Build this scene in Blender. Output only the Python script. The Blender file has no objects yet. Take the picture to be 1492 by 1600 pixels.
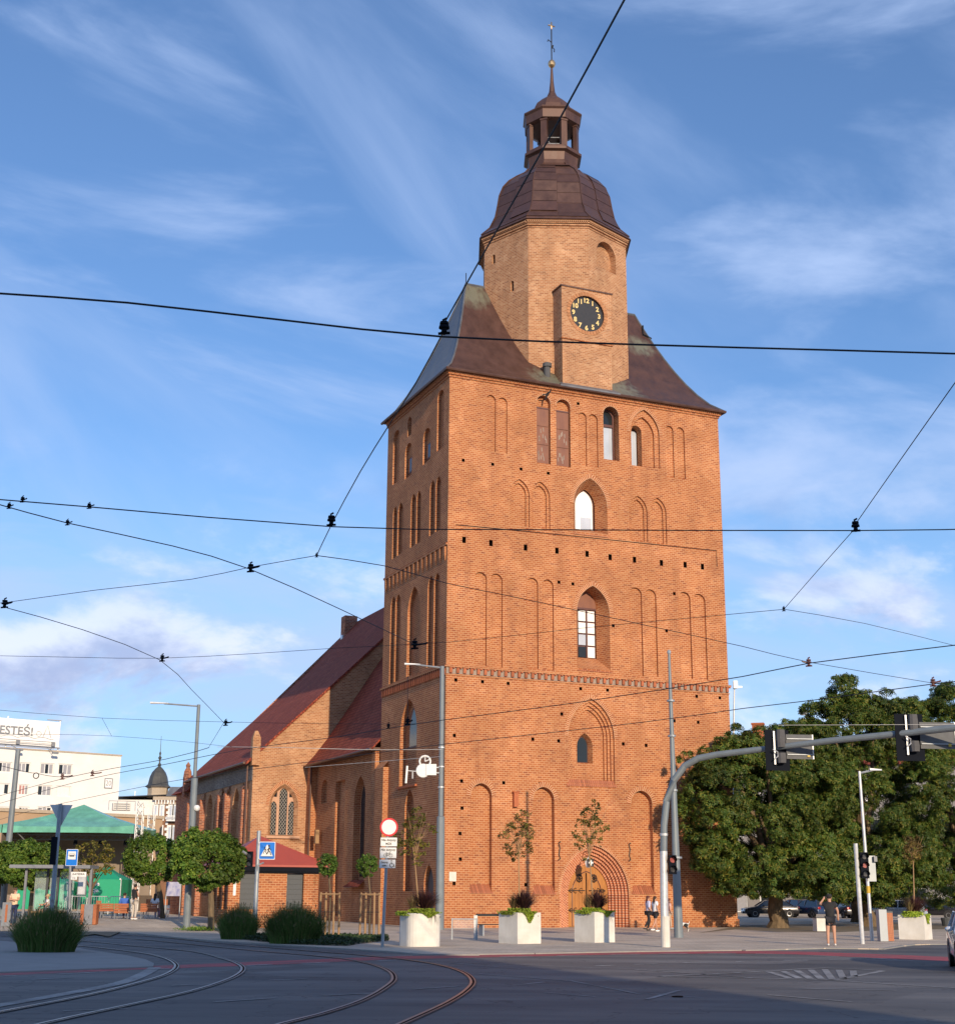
import bpy, bmesh, math, random
import numpy as np
from mathutils import Vector, Matrix
from mathutils.geometry import delaunay_2d_cdt

random.seed(7); rng = np.random.default_rng(7)
S = bpy.context.scene
COL = S.collection
R_ = math.radians

# ------------------------------------------------------------------ camera
F = 2212.27; TH = R_(15.121); RO = R_(0.381); EYE = 1.7
cd = bpy.data.cameras.new('camera'); cam = bpy.data.objects.new('camera', cd); COL.objects.link(cam)
cd.sensor_fit = 'VERTICAL'; cd.sensor_height = 24.0; cd.sensor_width = 24.0 * 1492 / 1600
cd.lens = F / 1600 * 24.0; cd.clip_start = 0.1; cd.clip_end = 6000
_f = Vector((0, math.cos(TH), math.sin(TH))); _r = Vector((1, 0, 0)); _u = _r.cross(_f)
_R = math.cos(RO) * _r + math.sin(RO) * _u; _U = -math.sin(RO) * _r + math.cos(RO) * _u
cam.matrix_world = Matrix(((_R.x, _U.x, -_f.x, 0), (_R.y, _U.y, -_f.y, 0), (_R.z, _U.z, -_f.z, EYE), (0, 0, 0, 1)))
S.camera = cam

# ------------------------------------------------------------------ light
SUN_AZ = R_(180 - 18.9)      # direction TO the sun, clockwise from +Y
SUN_EL = R_(16.0)
to_sun = Vector((math.sin(SUN_AZ) * math.cos(SUN_EL), math.cos(SUN_AZ) * math.cos(SUN_EL), math.sin(SUN_EL)))
sd = bpy.data.lights.new('sun', 'SUN'); sd.energy = 4.9; sd.angle = R_(0.53); sd.color = (1.0, 0.80, 0.56)
sun = bpy.data.objects.new('sun', sd); COL.objects.link(sun)
sun.rotation_euler = to_sun.to_track_quat('Z', 'Y').to_euler()

W = bpy.data.worlds.new('World'); S.world = W; W.use_nodes = True
nt = W.node_tree; nt.nodes.clear()
def wn(t, **k):
    n = nt.nodes.new(t)
    for a, b in k.items():
        if a == 'inp':
            for i, v in b.items(): n.inputs[i].default_value = v
        else: setattr(n, a, b)
    return n
L = nt.links.new
sky = wn('ShaderNodeTexSky', sky_type='NISHITA', sun_disc=False)
sky.sun_elevation = SUN_EL; sky.sun_rotation = SUN_AZ; sky.air_density = 1.0; sky.dust_density = 0.15; sky.ozone_density = 2.5
tc = wn('ShaderNodeTexCoord')
sep = wn('ShaderNodeSeparateXYZ'); L(tc.outputs['Generated'], sep.inputs[0])
# the direction laid out on a flat cloud layer: xy / (z + k)
ad = wn('ShaderNodeMath', operation='ADD', inp={1: 0.10}); L(sep.outputs[2], ad.inputs[0])
mx0 = wn('ShaderNodeMath', operation='MAXIMUM', inp={1: 0.03}); L(ad.outputs[0], mx0.inputs[0])
dv = wn('ShaderNodeVectorMath', operation='DIVIDE'); L(tc.outputs['Generated'], dv.inputs[0]); L(mx0.outputs[0], dv.inputs[1])
def cloud(loc, rot, scl, scale, detail, rough, lo, hi, dist=0.0):
    mp = wn('ShaderNodeMapping'); mp.inputs['Location'].default_value = loc; mp.inputs['Rotation'].default_value = (0, 0, rot); mp.inputs['Scale'].default_value = scl
    L(dv.outputs[0], mp.inputs[0])
    n = wn('ShaderNodeTexNoise'); n.inputs['Scale'].default_value = scale; n.inputs['Detail'].default_value = detail
    n.inputs['Roughness'].default_value = rough; n.inputs['Distortion'].default_value = dist
    L(mp.outputs[0], n.inputs['Vector'])
    r = wn('ShaderNodeMapRange', interpolation_type='SMOOTHSTEP'); r.inputs[1].default_value = lo; r.inputs[2].default_value = hi
    L(n.outputs[0], r.inputs[0]); return r.outputs[0]
def wisp(loc, ang, scl, scale, detail, rough, lo, hi, dist=0.0):      # on the direction itself, streaks tilted by ang
    mp0 = wn('ShaderNodeMapping'); mp0.inputs['Rotation'].default_value = (0, ang, 0); L(tc.outputs['Generated'], mp0.inputs[0])
    mp = wn('ShaderNodeMapping'); mp.inputs['Location'].default_value = loc; mp.inputs['Scale'].default_value = scl; L(mp0.outputs[0], mp.inputs[0])
    n = wn('ShaderNodeTexNoise'); n.inputs['Scale'].default_value = scale; n.inputs['Detail'].default_value = detail
    n.inputs['Roughness'].default_value = rough; n.inputs['Distortion'].default_value = dist
    L(mp.outputs[0], n.inputs['Vector'])
    r = wn('ShaderNodeMapRange', interpolation_type='SMOOTHSTEP'); r.inputs[1].default_value = lo; r.inputs[2].default_value = hi
    L(n.outputs[0], r.inputs[0]); return r.outputs[0]
cir = wisp((3.1, 0.7, 5.6), R_(-36), (1.6, 1.6, 4.6), 1.5, 8, 0.54, 0.47, 0.80, 0.5)
cir2 = wisp((8.1, 3.3, 1.2), R_(-6), (1.4, 1.4, 5.0), 1.9, 9, 0.56, 0.43, 0.72, 0.6)
cum = wisp((4.2, 9.4, 2.0), 0, (1.0, 1.0, 2.1), 5.0, 9, 0.58, 0.47, 0.60, 0.25)
low = wn('ShaderNodeMapRange', interpolation_type='SMOOTHSTEP'); low.inputs[1].default_value = 0.33; low.inputs[2].default_value = 0.12
L(sep.outputs[2], low.inputs[0])
def mth(op, a, b=None):
    n = wn('ShaderNodeMath', operation=op)
    for i, v in enumerate((a, b)):
        if v is None: continue
        if isinstance(v, (int, float)): n.inputs[i].default_value = v
        else: L(v, n.inputs[i])
    return n.outputs[0]
cumf = mth('MULTIPLY', mth('MULTIPLY', cum, low.outputs[0]), 0.9)
cirf = mth('ADD', mth('MULTIPLY', mth('MAXIMUM', mth('MULTIPLY', cir, 0.72), cir2), 0.80), 0.06)
tint = wn('ShaderNodeMixRGB', blend_type='MULTIPLY', inp={0: 1.0, 2: (0.84, 1.08, 1.37, 1)}); L(sky.outputs[0], tint.inputs[1])
hz = wn('ShaderNodeMapRange', interpolation_type='SMOOTHSTEP'); hz.inputs[1].default_value = 0.34; hz.inputs[2].default_value = 0.0; hz.inputs[4].default_value = 0.85; L(sep.outputs[2], hz.inputs[0])
hm = wn('ShaderNodeMixRGB', inp={2: (3.4, 5.5, 8.3, 1)}); L(hz.outputs[0], hm.inputs[0]); L(tint.outputs[0], hm.inputs[1])
m1 = wn('ShaderNodeMixRGB', inp={2: (4.1, 5.4, 8.2, 1)}); L(cirf, m1.inputs[0]); L(hm.outputs[0], m1.inputs[1])
shade = wisp((4.2, 9.4, 2.045), 0, (1.0, 1.0, 2.1), 5.0, 9, 0.58, 0.48, 0.64, 0.25)
cc = wn('ShaderNodeMixRGB', inp={1: (7.4, 7.8, 9.2, 1), 2: (3.6, 4.2, 6.4, 1)}); L(shade, cc.inputs[0])
m2 = wn('ShaderNodeMixRGB'); L(cumf, m2.inputs[0]); L(m1.outputs[0], m2.inputs[1]); L(cc.outputs[0], m2.inputs[2])
bg = wn('ShaderNodeBackground', inp={1: 0.125}); L(m2.outputs[0], bg.inputs[0])
wo = wn('ShaderNodeOutputWorld'); L(bg.outputs[0], wo.inputs[0])
S.view_settings.view_transform = 'Standard'; S.view_settings.look = 'None'; S.view_settings.gamma = 1; S.view_settings.use_curve_mapping = False
S.view_settings.exposure = 0.0
S.cycles.max_bounces = 6; S.cycles.transparent_max_bounces = 8

# ------------------------------------------------------------------ measuring helpers: where a sight line meets a real plane
O = Vector((0, 0, EYE))
def ray(x, y): return (x - 746) / F * _R - (y - 800) / F * _U + _f
def gnd(x, y, z=0.0):
    r = ray(x, y); p = O + r * ((z - EYE) / r.z); return p
def atY(x, y, Y):
    r = ray(x, y); return O + r * (Y / r.y)
AZT = R_(66.781)
T1 = Vector((math.sin(AZT), math.cos(AZT), 0)); T2 = Vector((-T1.y, T1.x, 0)); TC = gnd(692, 1450)
def fr(x, y, v=0.0):                       # onto a plane parallel to the tower front -> (u, z)
    r = ray(x, y); t = ((TC - O).dot(T2) + v) / r.dot(T2); p = O + r * t - TC; return p.dot(T1), p.z
def lf(x, y, u=0.0):                       # onto a plane parallel to the tower's side -> (v, z)
    r = ray(x, y); t = ((TC - O).dot(T1) + u) / r.dot(T1); p = O + r * t - TC; return p.dot(T2), p.z
def ss(a, b, x):
    t = min(1, max(0, (x - a) / (b - a))); return t * t * (3 - 2 * t)
def gz(X, Y):                              # the square rises a little to the left, behind the tracks
    return 0.38 * ss(68, 74, Y) * ss(-11.5, -15.5, X)
def gp(x, y):                              # pixel -> point on the paved square
    z = 0.0
    for _ in range(12):
        p = gnd(x, y, z); z = gz(p.x, p.y)
    return Vector((p.x, p.y, z))

# ------------------------------------------------------------------ object helpers
def tag(o, label=None, cat=None, group=None, kind=None):
    if label: o['label'] = label
    if cat: o['category'] = cat
    if group: o['group'] = group
    if kind: o['kind'] = kind
    return o
def empty(name, loc, rz=0.0, label=None, cat=None, group=None):
    o = bpy.data.objects.new(name, None); COL.objects.link(o); o.location = loc; o.rotation_euler = (0, 0, rz)
    o.empty_display_size = 0.3
    return tag(o, label, cat, group)
def kids(o): return [c for c in bpy.data.objects if c.parent == o]
KIDS = {}
def link(o, parent=None):
    COL.objects.link(o)
    if parent is not None:
        o.parent = parent; KIDS.setdefault(parent.name, []).append(o)
    return o
def copy_tree(o, loc, rz=None, label=None, parent=None):
    c = o.copy(); link(c, parent)
    if loc is not None: c.location = loc
    if rz is not None: c.rotation_euler = (0, 0, rz)
    if label: c['label'] = label
    for k in KIDS.get(o.name, []): copy_tree(k, None, parent=c)
    return c

class MB:
    def __init__(s): s.v = []; s.f = []; s.m = []; s.uv = {}
    def face(s, pts, mi=0, uv=None):
        i = len(s.v); s.v.extend([tuple(p) for p in pts]); s.f.append(tuple(range(i, i + len(pts)))); s.m.append(mi)
        if uv is not None: s.uv[len(s.f) - 1] = uv
    def box(s, c, d, rz=0.0, mi=0, M=None):
        x, y, z = d[0] / 2, d[1] / 2, d[2] / 2; cs, sn = math.cos(rz), math.sin(rz)
        P = []
        for a, b, e in ((-x,-y,-z),(x,-y,-z),(x,y,-z),(-x,y,-z),(-x,-y,z),(x,-y,z),(x,y,z),(-x,y,z)):
            q = (c[0] + a * cs - b * sn, c[1] + a * sn + b * cs, c[2] + e)
            if M is not None: q = M @ Vector(q)
            P.append(q)
        for q in ((3,2,1,0),(4,5,6,7),(0,1,5,4),(1,2,6,5),(2,3,7,6),(3,0,4,7)): s.face([P[k] for k in q], mi)
    def ring(s, loops, closed=True, mi=0, cap=(False, False)):
        for a, b in zip(loops[:-1], loops[1:]):
            n = len(a)
            for i in range(n if closed else n - 1):
                j = (i + 1) % n; s.face([a[i], a[j], b[j], b[i]], mi)
        if cap[0]: s.face(list(reversed(loops[0])), mi)
        if cap[1]: s.face(loops[-1], mi)
    def lathe(s, prof, c=(0, 0, 0), n=16, mi=0, a0=0.0, cap=(True, True)):
        loops = [[(c[0] + r * math.cos(a0 + 2 * math.pi * i / n), c[1] + r * math.sin(a0 + 2 * math.pi * i / n), c[2] + z) for i in range(n)] for r, z in prof]
        s.ring(loops, True, mi, cap)
    def tube(s, pts, rad, n=8, mi=0, cap=True):
        pts = [Vector(p) for p in pts]; loops = []
        if not hasattr(rad, '__len__'): rad = [rad] * len(pts)
        for i, p in enumerate(pts):
            t = (pts[min(i + 1, len(pts) - 1)] - pts[max(i - 1, 0)]).normalized()
            up = Vector((0, 0, 1)) if abs(t.z) < 0.9 else Vector((0, 1, 0))
            a = t.cross(up).normalized(); b = t.cross(a).normalized() * -1
            loops.append([tuple(p + rad[i] * (math.cos(q) * a + math.sin(q) * b)) for q in [2 * math.pi * k / n for k in range(n)]])
        s.ring(loops, True, mi, (cap, cap))
    def sphere(s, c, r, n=10, k=6, mi=0):
        if not hasattr(r, '__len__'): r = (r, r, r)
        loops = []
        for j in range(1, k):
            a = math.pi * j / k
            loops.append([(c[0] + r[0] * math.sin(a) * math.cos(2*math.pi*i/n), c[1] + r[1] * math.sin(a) * math.sin(2*math.pi*i/n), c[2] - r[2] * math.cos(a)) for i in range(n)])
        s.ring(loops, True, mi, (True, True))
    def build(s, name, mats, parent=None, smooth=False, weld=False, **tags):
        me = bpy.data.meshes.new(name)
        me.from_pydata(s.v, [], s.f)
        if not isinstance(mats, (list, tuple)): mats = [mats]
        for m in mats: me.materials.append(m)
        me.polygons.foreach_set('material_index', s.m)
        uvl = me.uv_layers.new(name='UVMap'); V = s.v
        buf = np.zeros(len(me.loops) * 2, dtype=np.float32); li = 0
        for fi, f in enumerate(s.f):
            if fi in s.uv:
                for k in range(len(f)): buf[2*li], buf[2*li+1] = s.uv[fi][k]; li += 1
                continue
            nx = ny = nz = 0.0
            for k in range(len(f)):
                a = V[f[k]]; b = V[f[(k+1) % len(f)]]
                nx += (a[1]-b[1])*(a[2]+b[2]); ny += (a[2]-b[2])*(a[0]+b[0]); nz += (a[0]-b[0])*(a[1]+b[1])
            l = math.sqrt(nx*nx+ny*ny+nz*nz) or 1; nx/=l; ny/=l; nz/=l
            h = math.hypot(nx, ny)
            if h < 0.35:
                for k in f: buf[2*li] = V[k][0]; buf[2*li+1] = V[k][1]; li += 1
            else:
                tx, ty = -ny/h, nx/h
                if tx < -0.3 or (abs(tx) <= 0.3 and ty < 0): tx, ty = -tx, -ty
                for k in f: buf[2*li] = V[k][0]*tx+V[k][1]*ty; buf[2*li+1] = V[k][2]/h; li += 1
        uvl.data.foreach_set('uv', buf)
        if weld:
            bm = bmesh.new(); bm.from_mesh(me); bmesh.ops.remove_doubles(bm, verts=bm.verts, dist=0.0005)
            bmesh.ops.recalc_face_normals(bm, faces=bm.faces); bm.to_mesh(me); bm.free()
        if smooth: me.polygons.foreach_set('use_smooth', [True] * len(me.polygons))
        me.update()
        if smooth == 'auto': me.set_sharp_from_angle(angle=R_(38))
        o = bpy.data.objects.new(name, me); link(o, parent)
        return tag(o, **tags)

def share(o, parent=None, loc=None, rot=None, scale=None):
    c = bpy.data.objects.new(o.name.split('.')[0], o.data); link(c, parent)
    if loc is not None: c.location = loc
    if rot is not None: c.rotation_euler = rot
    if scale is not None: c.scale = scale
    return c

def curve_text(name, body, size, mat, parent, loc, rot, extrude=0.01, align='CENTER', bold=0.0, sx=1.0):
    c = bpy.data.curves.new(name, 'FONT'); c.body = body; c.size = size; c.extrude = extrude; c.align_x = align; c.align_y = 'CENTER'; c.offset = bold
    c.resolution_u = 3
    o = bpy.data.objects.new(name + '_tmp', c); COL.objects.link(o)
    dg = bpy.context.evaluated_depsgraph_get(); me = bpy.data.meshes.new_from_object(o.evaluated_get(dg))
    bpy.data.objects.remove(o); me.materials.clear(); me.materials.append(mat)
    t = bpy.data.objects.new(name, me); link(t, parent); t.location = loc; t.rotation_euler = rot; t.scale = (sx, 1, 1)
    return t

# ------------------------------------------------------------------ materials
def nodes(m):
    m.use_nodes = True; t = m.node_tree; b = t.nodes['Principled BSDF']; return t, b
def N(t, ty, inp=None, **k):
    n = t.nodes.new(ty)
    for a, b in k.items(): setattr(n, a, b)
    for a, b in (inp or {}).items():
        if isinstance(b, bpy.types.NodeSocket): t.links.new(b, n.inputs[a])
        else: n.inputs[a].default_value = b
    return n
def rgb(c): return (c[0], c[1], c[2], 1)
def mat(name, c, rough=0.7, metal=0.0, var=0.12, scale=6.0, bump=0.0, bscale=None, c2=None, spec=0.5, stretch=None, rnd=0.0, trans=0.0):
    m = bpy.data.materials.new(name); t, b = nodes(m)
    tcn = N(t, 'ShaderNodeTexCoord'); vec = tcn.outputs['Object']
    if stretch:
        mp = N(t, 'ShaderNodeMapping', {'Vector': vec, 'Scale': stretch}); vec = mp.outputs[0]
    n = N(t, 'ShaderNodeTexNoise', {'Vector': vec, 'Scale': scale, 'Detail': 6.0, 'Roughness': 0.6})
    r = N(t, 'ShaderNodeMapRange', {0: n.outputs[0], 1: 0.3, 2: 0.7})
    if c2 is None: lo = [x * (1 - var) for x in c]; hi = [min(1, x * (1 + var)) for x in c]
    else: lo = c; hi = c2
    mx = N(t, 'ShaderNodeMixRGB', {0: r.outputs[0], 1: rgb(lo), 2: rgb(hi)})
    out = mx.outputs[0]
    if rnd:
        oi = N(t, 'ShaderNodeObjectInfo'); mr = N(t, 'ShaderNodeMapRange', {0: oi.outputs['Random'], 3: 1 - rnd, 4: 1 + rnd})
        out = N(t, 'ShaderNodeMixRGB', {0: 1.0, 1: out, 2: mr.outputs[0]}, blend_type='MULTIPLY').outputs[0]
    t.links.new(out, b.inputs['Base Color'])
    rr = N(t, 'ShaderNodeMapRange', {0: n.outputs[0], 1: 0.3, 2: 0.7, 3: max(0, rough - 0.08), 4: min(1, rough + 0.08)})
    t.links.new(rr.outputs[0], b.inputs['Roughness'])
    b.inputs['Metallic'].default_value = metal; b.inputs['Specular IOR Level'].default_value = spec
    if trans: b.inputs['Transmission Weight'].default_value = trans
    if bump:
        n2 = N(t, 'ShaderNodeTexNoise', {'Vector': tcn.outputs['Object'], 'Scale': bscale or scale * 4, 'Detail': 5.0})
        bn = N(t, 'ShaderNodeBump', {'Strength': bump, 'Distance': 0.02, 'Height': n2.outputs[0]})
        t.links.new(bn.outputs[0], b.inputs['Normal'])
    return m
def brickmat(name, stops, mortar, bw=0.27, rh=0.094, ms=0.011, big=0.16, bump=0.5, bigscale=0.35, offs=0.5, smooth=0.1):
    m = bpy.data.materials.new(name); t, b = nodes(m)
    uv = N(t, 'ShaderNodeUVMap', uv_map='UVMap')
    wob = N(t, 'ShaderNodeTexNoise', {'Vector': uv.outputs[0], 'Scale': 1.7, 'Detail': 3.0})
    wv = N(t, 'ShaderNodeVectorMath', {0: wob.outputs[1], 1: (0.5, 0.5, 0.5)}, operation='SUBTRACT')
    ws = N(t, 'ShaderNodeVectorMath', {0: wv.outputs[0], 'Scale': 0.02}, operation='SCALE')
    va = N(t, 'ShaderNodeVectorMath', {0: uv.outputs[0], 1: ws.outputs[0]}, operation='ADD')
    br = N(t, 'ShaderNodeTexBrick', {'Vector': va.outputs[0], 'Color1': (0,0,0,1), 'Color2': (1,1,1,1), 'Mortar': (0.5,0.5,0.5,1), 'Scale': 1.0, 'Mortar Size': ms, 'Mortar Smooth': smooth, 'Bias': 0.0, 'Brick Width': bw, 'Row Height': rh})
    br.offset = offs
    cr = N(t, 'ShaderNodeValToRGB', {0: br.outputs[0]}); e = cr.color_ramp; e.interpolation = 'LINEAR'
    while len(e.elements) < len(stops): e.elements.new(0.5)
    for i, (p, c) in enumerate(stops): e.elements[i].position = p; e.elements[i].color = rgb(c)
    fine = N(t, 'ShaderNodeTexNoise', {'Vector': uv.outputs[0], 'Scale': 22.0, 'Detail': 4.0})
    fr_ = N(t, 'ShaderNodeMapRange', {0: fine.outputs[0], 1: 0.3, 2: 0.7, 3: 0.86, 4: 1.14})
    bc = N(t, 'ShaderNodeMixRGB', {0: 1.0, 1: cr.outputs[0], 2: fr_.outputs[0]}, blend_type='MULTIPLY')
    mx = N(t, 'ShaderNodeMixRGB', {0: br.outputs['Fac'], 1: bc.outputs[0], 2: rgb(mortar)})
    bgn = N(t, 'ShaderNodeTexNoise', {'Vector': uv.outputs[0], 'Scale': bigscale, 'Detail': 7.0, 'Roughness': 0.65})
    bgr = N(t, 'ShaderNodeMapRange', {0: bgn.outputs[0], 1: 0.3, 2: 0.7, 3: 1 - big, 4: 1 + big})
    out = N(t, 'ShaderNodeMixRGB', {0: 1.0, 1: mx.outputs[0], 2: bgr.outputs[0]}, blend_type='MULTIPLY')
    st = N(t, 'ShaderNodeTexNoise', {'Vector': N(t, 'ShaderNodeMapping', {'Vector': uv.outputs[0], 'Scale': (1.2, 0.16, 1)}).outputs[0], 'Scale': 1.0, 'Detail': 5.0})
    sr = N(t, 'ShaderNodeMapRange', {0: st.outputs[0], 1: 0.52, 2: 0.78, 3: 0.0, 4: 0.38})
    out2 = N(t, 'ShaderNodeMixRGB', {0: sr.outputs[0], 1: out.outputs[0], 2: (stops[0][1][0]*0.8, stops[0][1][1]*0.9, stops[0][1][2], 1)})
    pn = N(t, 'ShaderNodeTexNoise', {'Vector': uv.outputs[0], 'Scale': 0.45, 'Detail': 3.0, 'Roughness': 0.4, 'Distortion': 0.6}); pr = N(t, 'ShaderNodeMapRange', {0: pn.outputs[0], 1: 0.56, 2: 0.60, 3: 0.0, 4: 0.55})
    pc = N(t, 'ShaderNodeMixRGB', {0: 1.0, 1: out2.outputs[0], 2: (1.18, 1.24, 1.3, 1)}, blend_type='MULTIPLY'); o3 = N(t, 'ShaderNodeMixRGB', {0: pr.outputs[0], 1: out2.outputs[0], 2: pc.outputs[0]})
    qn = N(t, 'ShaderNodeTexNoise', {'Vector': N(t, 'ShaderNodeVectorMath', {0: uv.outputs[0], 1: (31.0, 17.0, 0.0)}, operation='ADD').outputs[0], 'Scale': 0.28, 'Detail': 8.0, 'Roughness': 0.7}); qr = N(t, 'ShaderNodeMapRange', {0: qn.outputs[0], 1: 0.54, 2: 0.72, 3: 0.0, 4: 0.30})
    o4 = N(t, 'ShaderNodeMixRGB', {0: qr.outputs[0], 1: o3.outputs[0], 2: (stops[0][1][0]*0.62, stops[0][1][1]*0.8, stops[0][1][2]*1.0, 1)})
    t.links.new(o4.outputs[0], b.inputs['Base Color'])
    b.inputs['Roughness'].default_value = 0.85; b.inputs['Specular IOR Level'].default_value = 0.2
    hh = N(t, 'ShaderNodeMath', {0: 1.0, 1: br.outputs['Fac']}, operation='SUBTRACT')
    h2 = N(t, 'ShaderNodeMath', {0: fine.outputs[0], 1: 0.5, 2: hh.outputs[0]}, operation='MULTIPLY_ADD')
    bn = N(t, 'ShaderNodeBump', {'Strength': bump, 'Distance': 0.012, 'Height': h2.outputs[0]})
    t.links.new(bn.outputs[0], b.inputs['Normal'])
    return m
ORANGE = [(0.0, (0.25, 0.080, 0.038)), (0.15, (0.32, 0.102, 0.042)), (0.5, (0.36, 0.122, 0.047)), (0.85, (0.395, 0.142, 0.056)), (1.0, (0.43, 0.180, 0.078))]
RED = [(0.0, (0.14, 0.055, 0.04)), (0.3, (0.26, 0.082, 0.045)), (0.7, (0.36, 0.12, 0.06)), (1.0, (0.42, 0.17, 0.09))]
TAN = [(0.0, (0.26, 0.115, 0.06)), (0.2, (0.35, 0.155, 0.075)), (0.7, (0.40, 0.19, 0.095)), (1.0, (0.46, 0.25, 0.135))]
M = {}
M['brick'] = brickmat('tower_brick', ORANGE, (0.54, 0.30, 0.16), bw=0.29, rh=0.115, ms=0.015)
M['brick_red'] = brickmat('nave_brick', RED, (0.44, 0.27, 0.19), bw=0.30, rh=0.125, ms=0.014)
M['brick_pale'] = brickmat('pale_brick', TAN, (0.52, 0.34, 0.21), bw=0.28, rh=0.11, ms=0.013)
M['brick_ring'] = brickmat('arch_brick', [(0.0, (0.30, 0.085, 0.04)), (0.5, (0.42, 0.13, 0.06)), (1.0, (0.50, 0.19, 0.09))], (0.58, 0.35, 0.24), bw=0.40, rh=0.135, ms=0.022, offs=0.0)
M['redpiece'] = mat('red_brick_piece', (0.36, 0.115, 0.055), 0.85, var=0.2, scale=9, rnd=0.18, spec=0.2)
M['sillpiece'] = mat('sill_brick', (0.37, 0.125, 0.060), 0.6, var=0.2, scale=9, rnd=0.2)
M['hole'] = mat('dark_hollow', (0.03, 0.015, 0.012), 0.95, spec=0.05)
M['copper'] = mat('brown_copper', (0.070, 0.034, 0.025), 0.48, 0.25, c2=(0.120, 0.060, 0.043), scale=1.6, stretch=(1, 1, 0.35), bump=0.12, bscale=3)
M['copperp'] = mat('copper_sheet', (0.090, 0.045, 0.036), 0.42, 0.3, var=0.15, scale=2.0, rnd=0.15)
M['slate'] = mat('grey_weathered_copper', (0.09, 0.10, 0.12), 0.5, 0.2, c2=(0.16, 0.17, 0.19), scale=1.5, stretch=(1, 1, 0.3))
M['tile'] = brickmat('red_roof_tile', [(0, (0.24, 0.048, 0.026)), (0.5, (0.30, 0.064, 0.036)), (1, (0.35, 0.090, 0.050))], (0.08, 0.022, 0.018), bw=0.2, rh=0.30, ms=0.02, big=0.1, bump=0.7)
M['sheetred'] = mat('red_sheet_roof', (0.36, 0.068, 0.045), 0.5, var=0.1)
M['gold'] = mat('gilded', (0.85, 0.62, 0.25), 0.35, 0.4)
M['goldball'] = mat('gilded_ball', (0.62, 0.42, 0.22), 0.3, 0.9)
M['dial'] = mat('black_dial', (0.012, 0.014, 0.022), 0.5)
M['iron'] = mat('black_iron', (0.02, 0.02, 0.022), 0.6, 0.3)
M['wood'] = mat('door_oak', (0.30, 0.115, 0.022), 0.5, c2=(0.46, 0.19, 0.042), scale=3, stretch=(6, 6, 0.5), bump=0.2)
M['shutter'] = mat('brown_shutter', (0.17, 0.062, 0.038), 0.6, c2=(0.24, 0.10, 0.06), scale=3, stretch=(1, 1, 0.4))
M['frame_br'] = mat('brown_frame', (0.10, 0.035, 0.03), 0.5)
M['white'] = mat('white_paint', (0.72, 0.72, 0.70), 0.5, var=0.06)
M['sheet'] = mat('pale_sheet_glazing', (0.88, 0.88, 0.86), 0.35, var=0.04)
def glass(name, c, rough=0.08, metal=0.0, spec=1.0):
    m = bpy.data.materials.new(name); t, b = nodes(m)
    n = N(t, 'ShaderNodeTexNoise', {'Vector': N(t, 'ShaderNodeTexCoord').outputs['Object'], 'Scale': 0.9, 'Detail': 2.0})
    mx = N(t, 'ShaderNodeMixRGB', {0: n.outputs[0], 1: rgb([x*0.7 for x in c]), 2: rgb([x*1.3 for x in c])}); t.links.new(mx.outputs[0], b.inputs['Base Color'])
    b.inputs['Roughness'].default_value = rough; b.inputs['Metallic'].default_value = metal; b.inputs['Specular IOR Level'].default_value = spec
    bn = N(t, 'ShaderNodeBump', {'Strength': 0.05, 'Distance': 0.05, 'Height': n.outputs[0]}); t.links.new(bn.outputs[0], b.inputs['Normal'])
    return m
M['glass'] = glass('window_glass', (0.02, 0.025, 0.03), 0.12, 0.0, 0.4)
M['glass_pale'] = glass('pale_glass', (0.45, 0.50, 0.58), 0.15)
M['glass_car'] = glass('car_glass', (0.015, 0.018, 0.02), 0.05)
M['housing'] = mat('grey_lamp_housing', (0.10, 0.10, 0.105), 0.85, spec=0.1)
M['galv'] = mat('galvanised_steel', (0.30, 0.33, 0.36), 0.5, 0.35, var=0.12, scale=3)
M['galv_l'] = mat('bright_galvanised_steel', (0.55, 0.56, 0.57), 0.45, 0.35, var=0.12, scale=8)
M['greyband'] = mat('grey_mortar_band', (0.30, 0.24, 0.20), 0.9, var=0.2, scale=5)
M['polegrey'] = mat('grey_mast_paint', (0.17, 0.20, 0.22), 0.5, 0.1, var=0.12, scale=2)
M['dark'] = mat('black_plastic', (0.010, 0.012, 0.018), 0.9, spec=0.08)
M['grey'] = mat('grey_paint', (0.20, 0.21, 0.23), 0.5)
M['greyd'] = mat('dark_grey_panel', (0.055, 0.062, 0.07), 0.5)
M['concrete'] = mat('pale_concrete', (0.56, 0.53, 0.47), 0.85, c2=(0.72, 0.70, 0.65), scale=1.4, bump=0.25, bscale=18, spec=0.2)
M['kerb'] = mat('kerb_stone', (0.27, 0.26, 0.24), 0.85, var=0.12, scale=3, bump=0.3)
M['wire'] = mat('dark_wire', (0.02, 0.02, 0.025), 0.6)
M['wire_l'] = mat('light_insulated_rope', (0.45, 0.45, 0.45), 0.5)
M['red'] = mat('red_sign_face', (0.60, 0.02, 0.03), 0.4, var=0.04)
M['blue'] = mat('blue_sign_face', (0.0, 0.16, 0.62), 0.4, var=0.04)
M['black'] = mat('black_print', (0.02, 0.02, 0.02), 0.5)
M['skin'] = mat('skin', (0.50, 0.27, 0.18), 0.6, var=0.08)
M['hair'] = mat('dark_hair', (0.035, 0.018, 0.012), 0.6, var=0.3, scale=20)
M['bark'] = mat('bark', (0.10, 0.075, 0.05), 0.95, c2=(0.21, 0.15, 0.09), scale=3, stretch=(3, 3, 0.7), bump=0.8, bscale=9, spec=0.1)
M['stake'] = mat('wooden_stake', (0.33, 0.20, 0.10), 0.8, var=0.2, stretch=(4, 4, 0.6))
M['clothwhite'] = mat('white_cloth', (0.7, 0.7, 0.7), 0.8)
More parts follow.
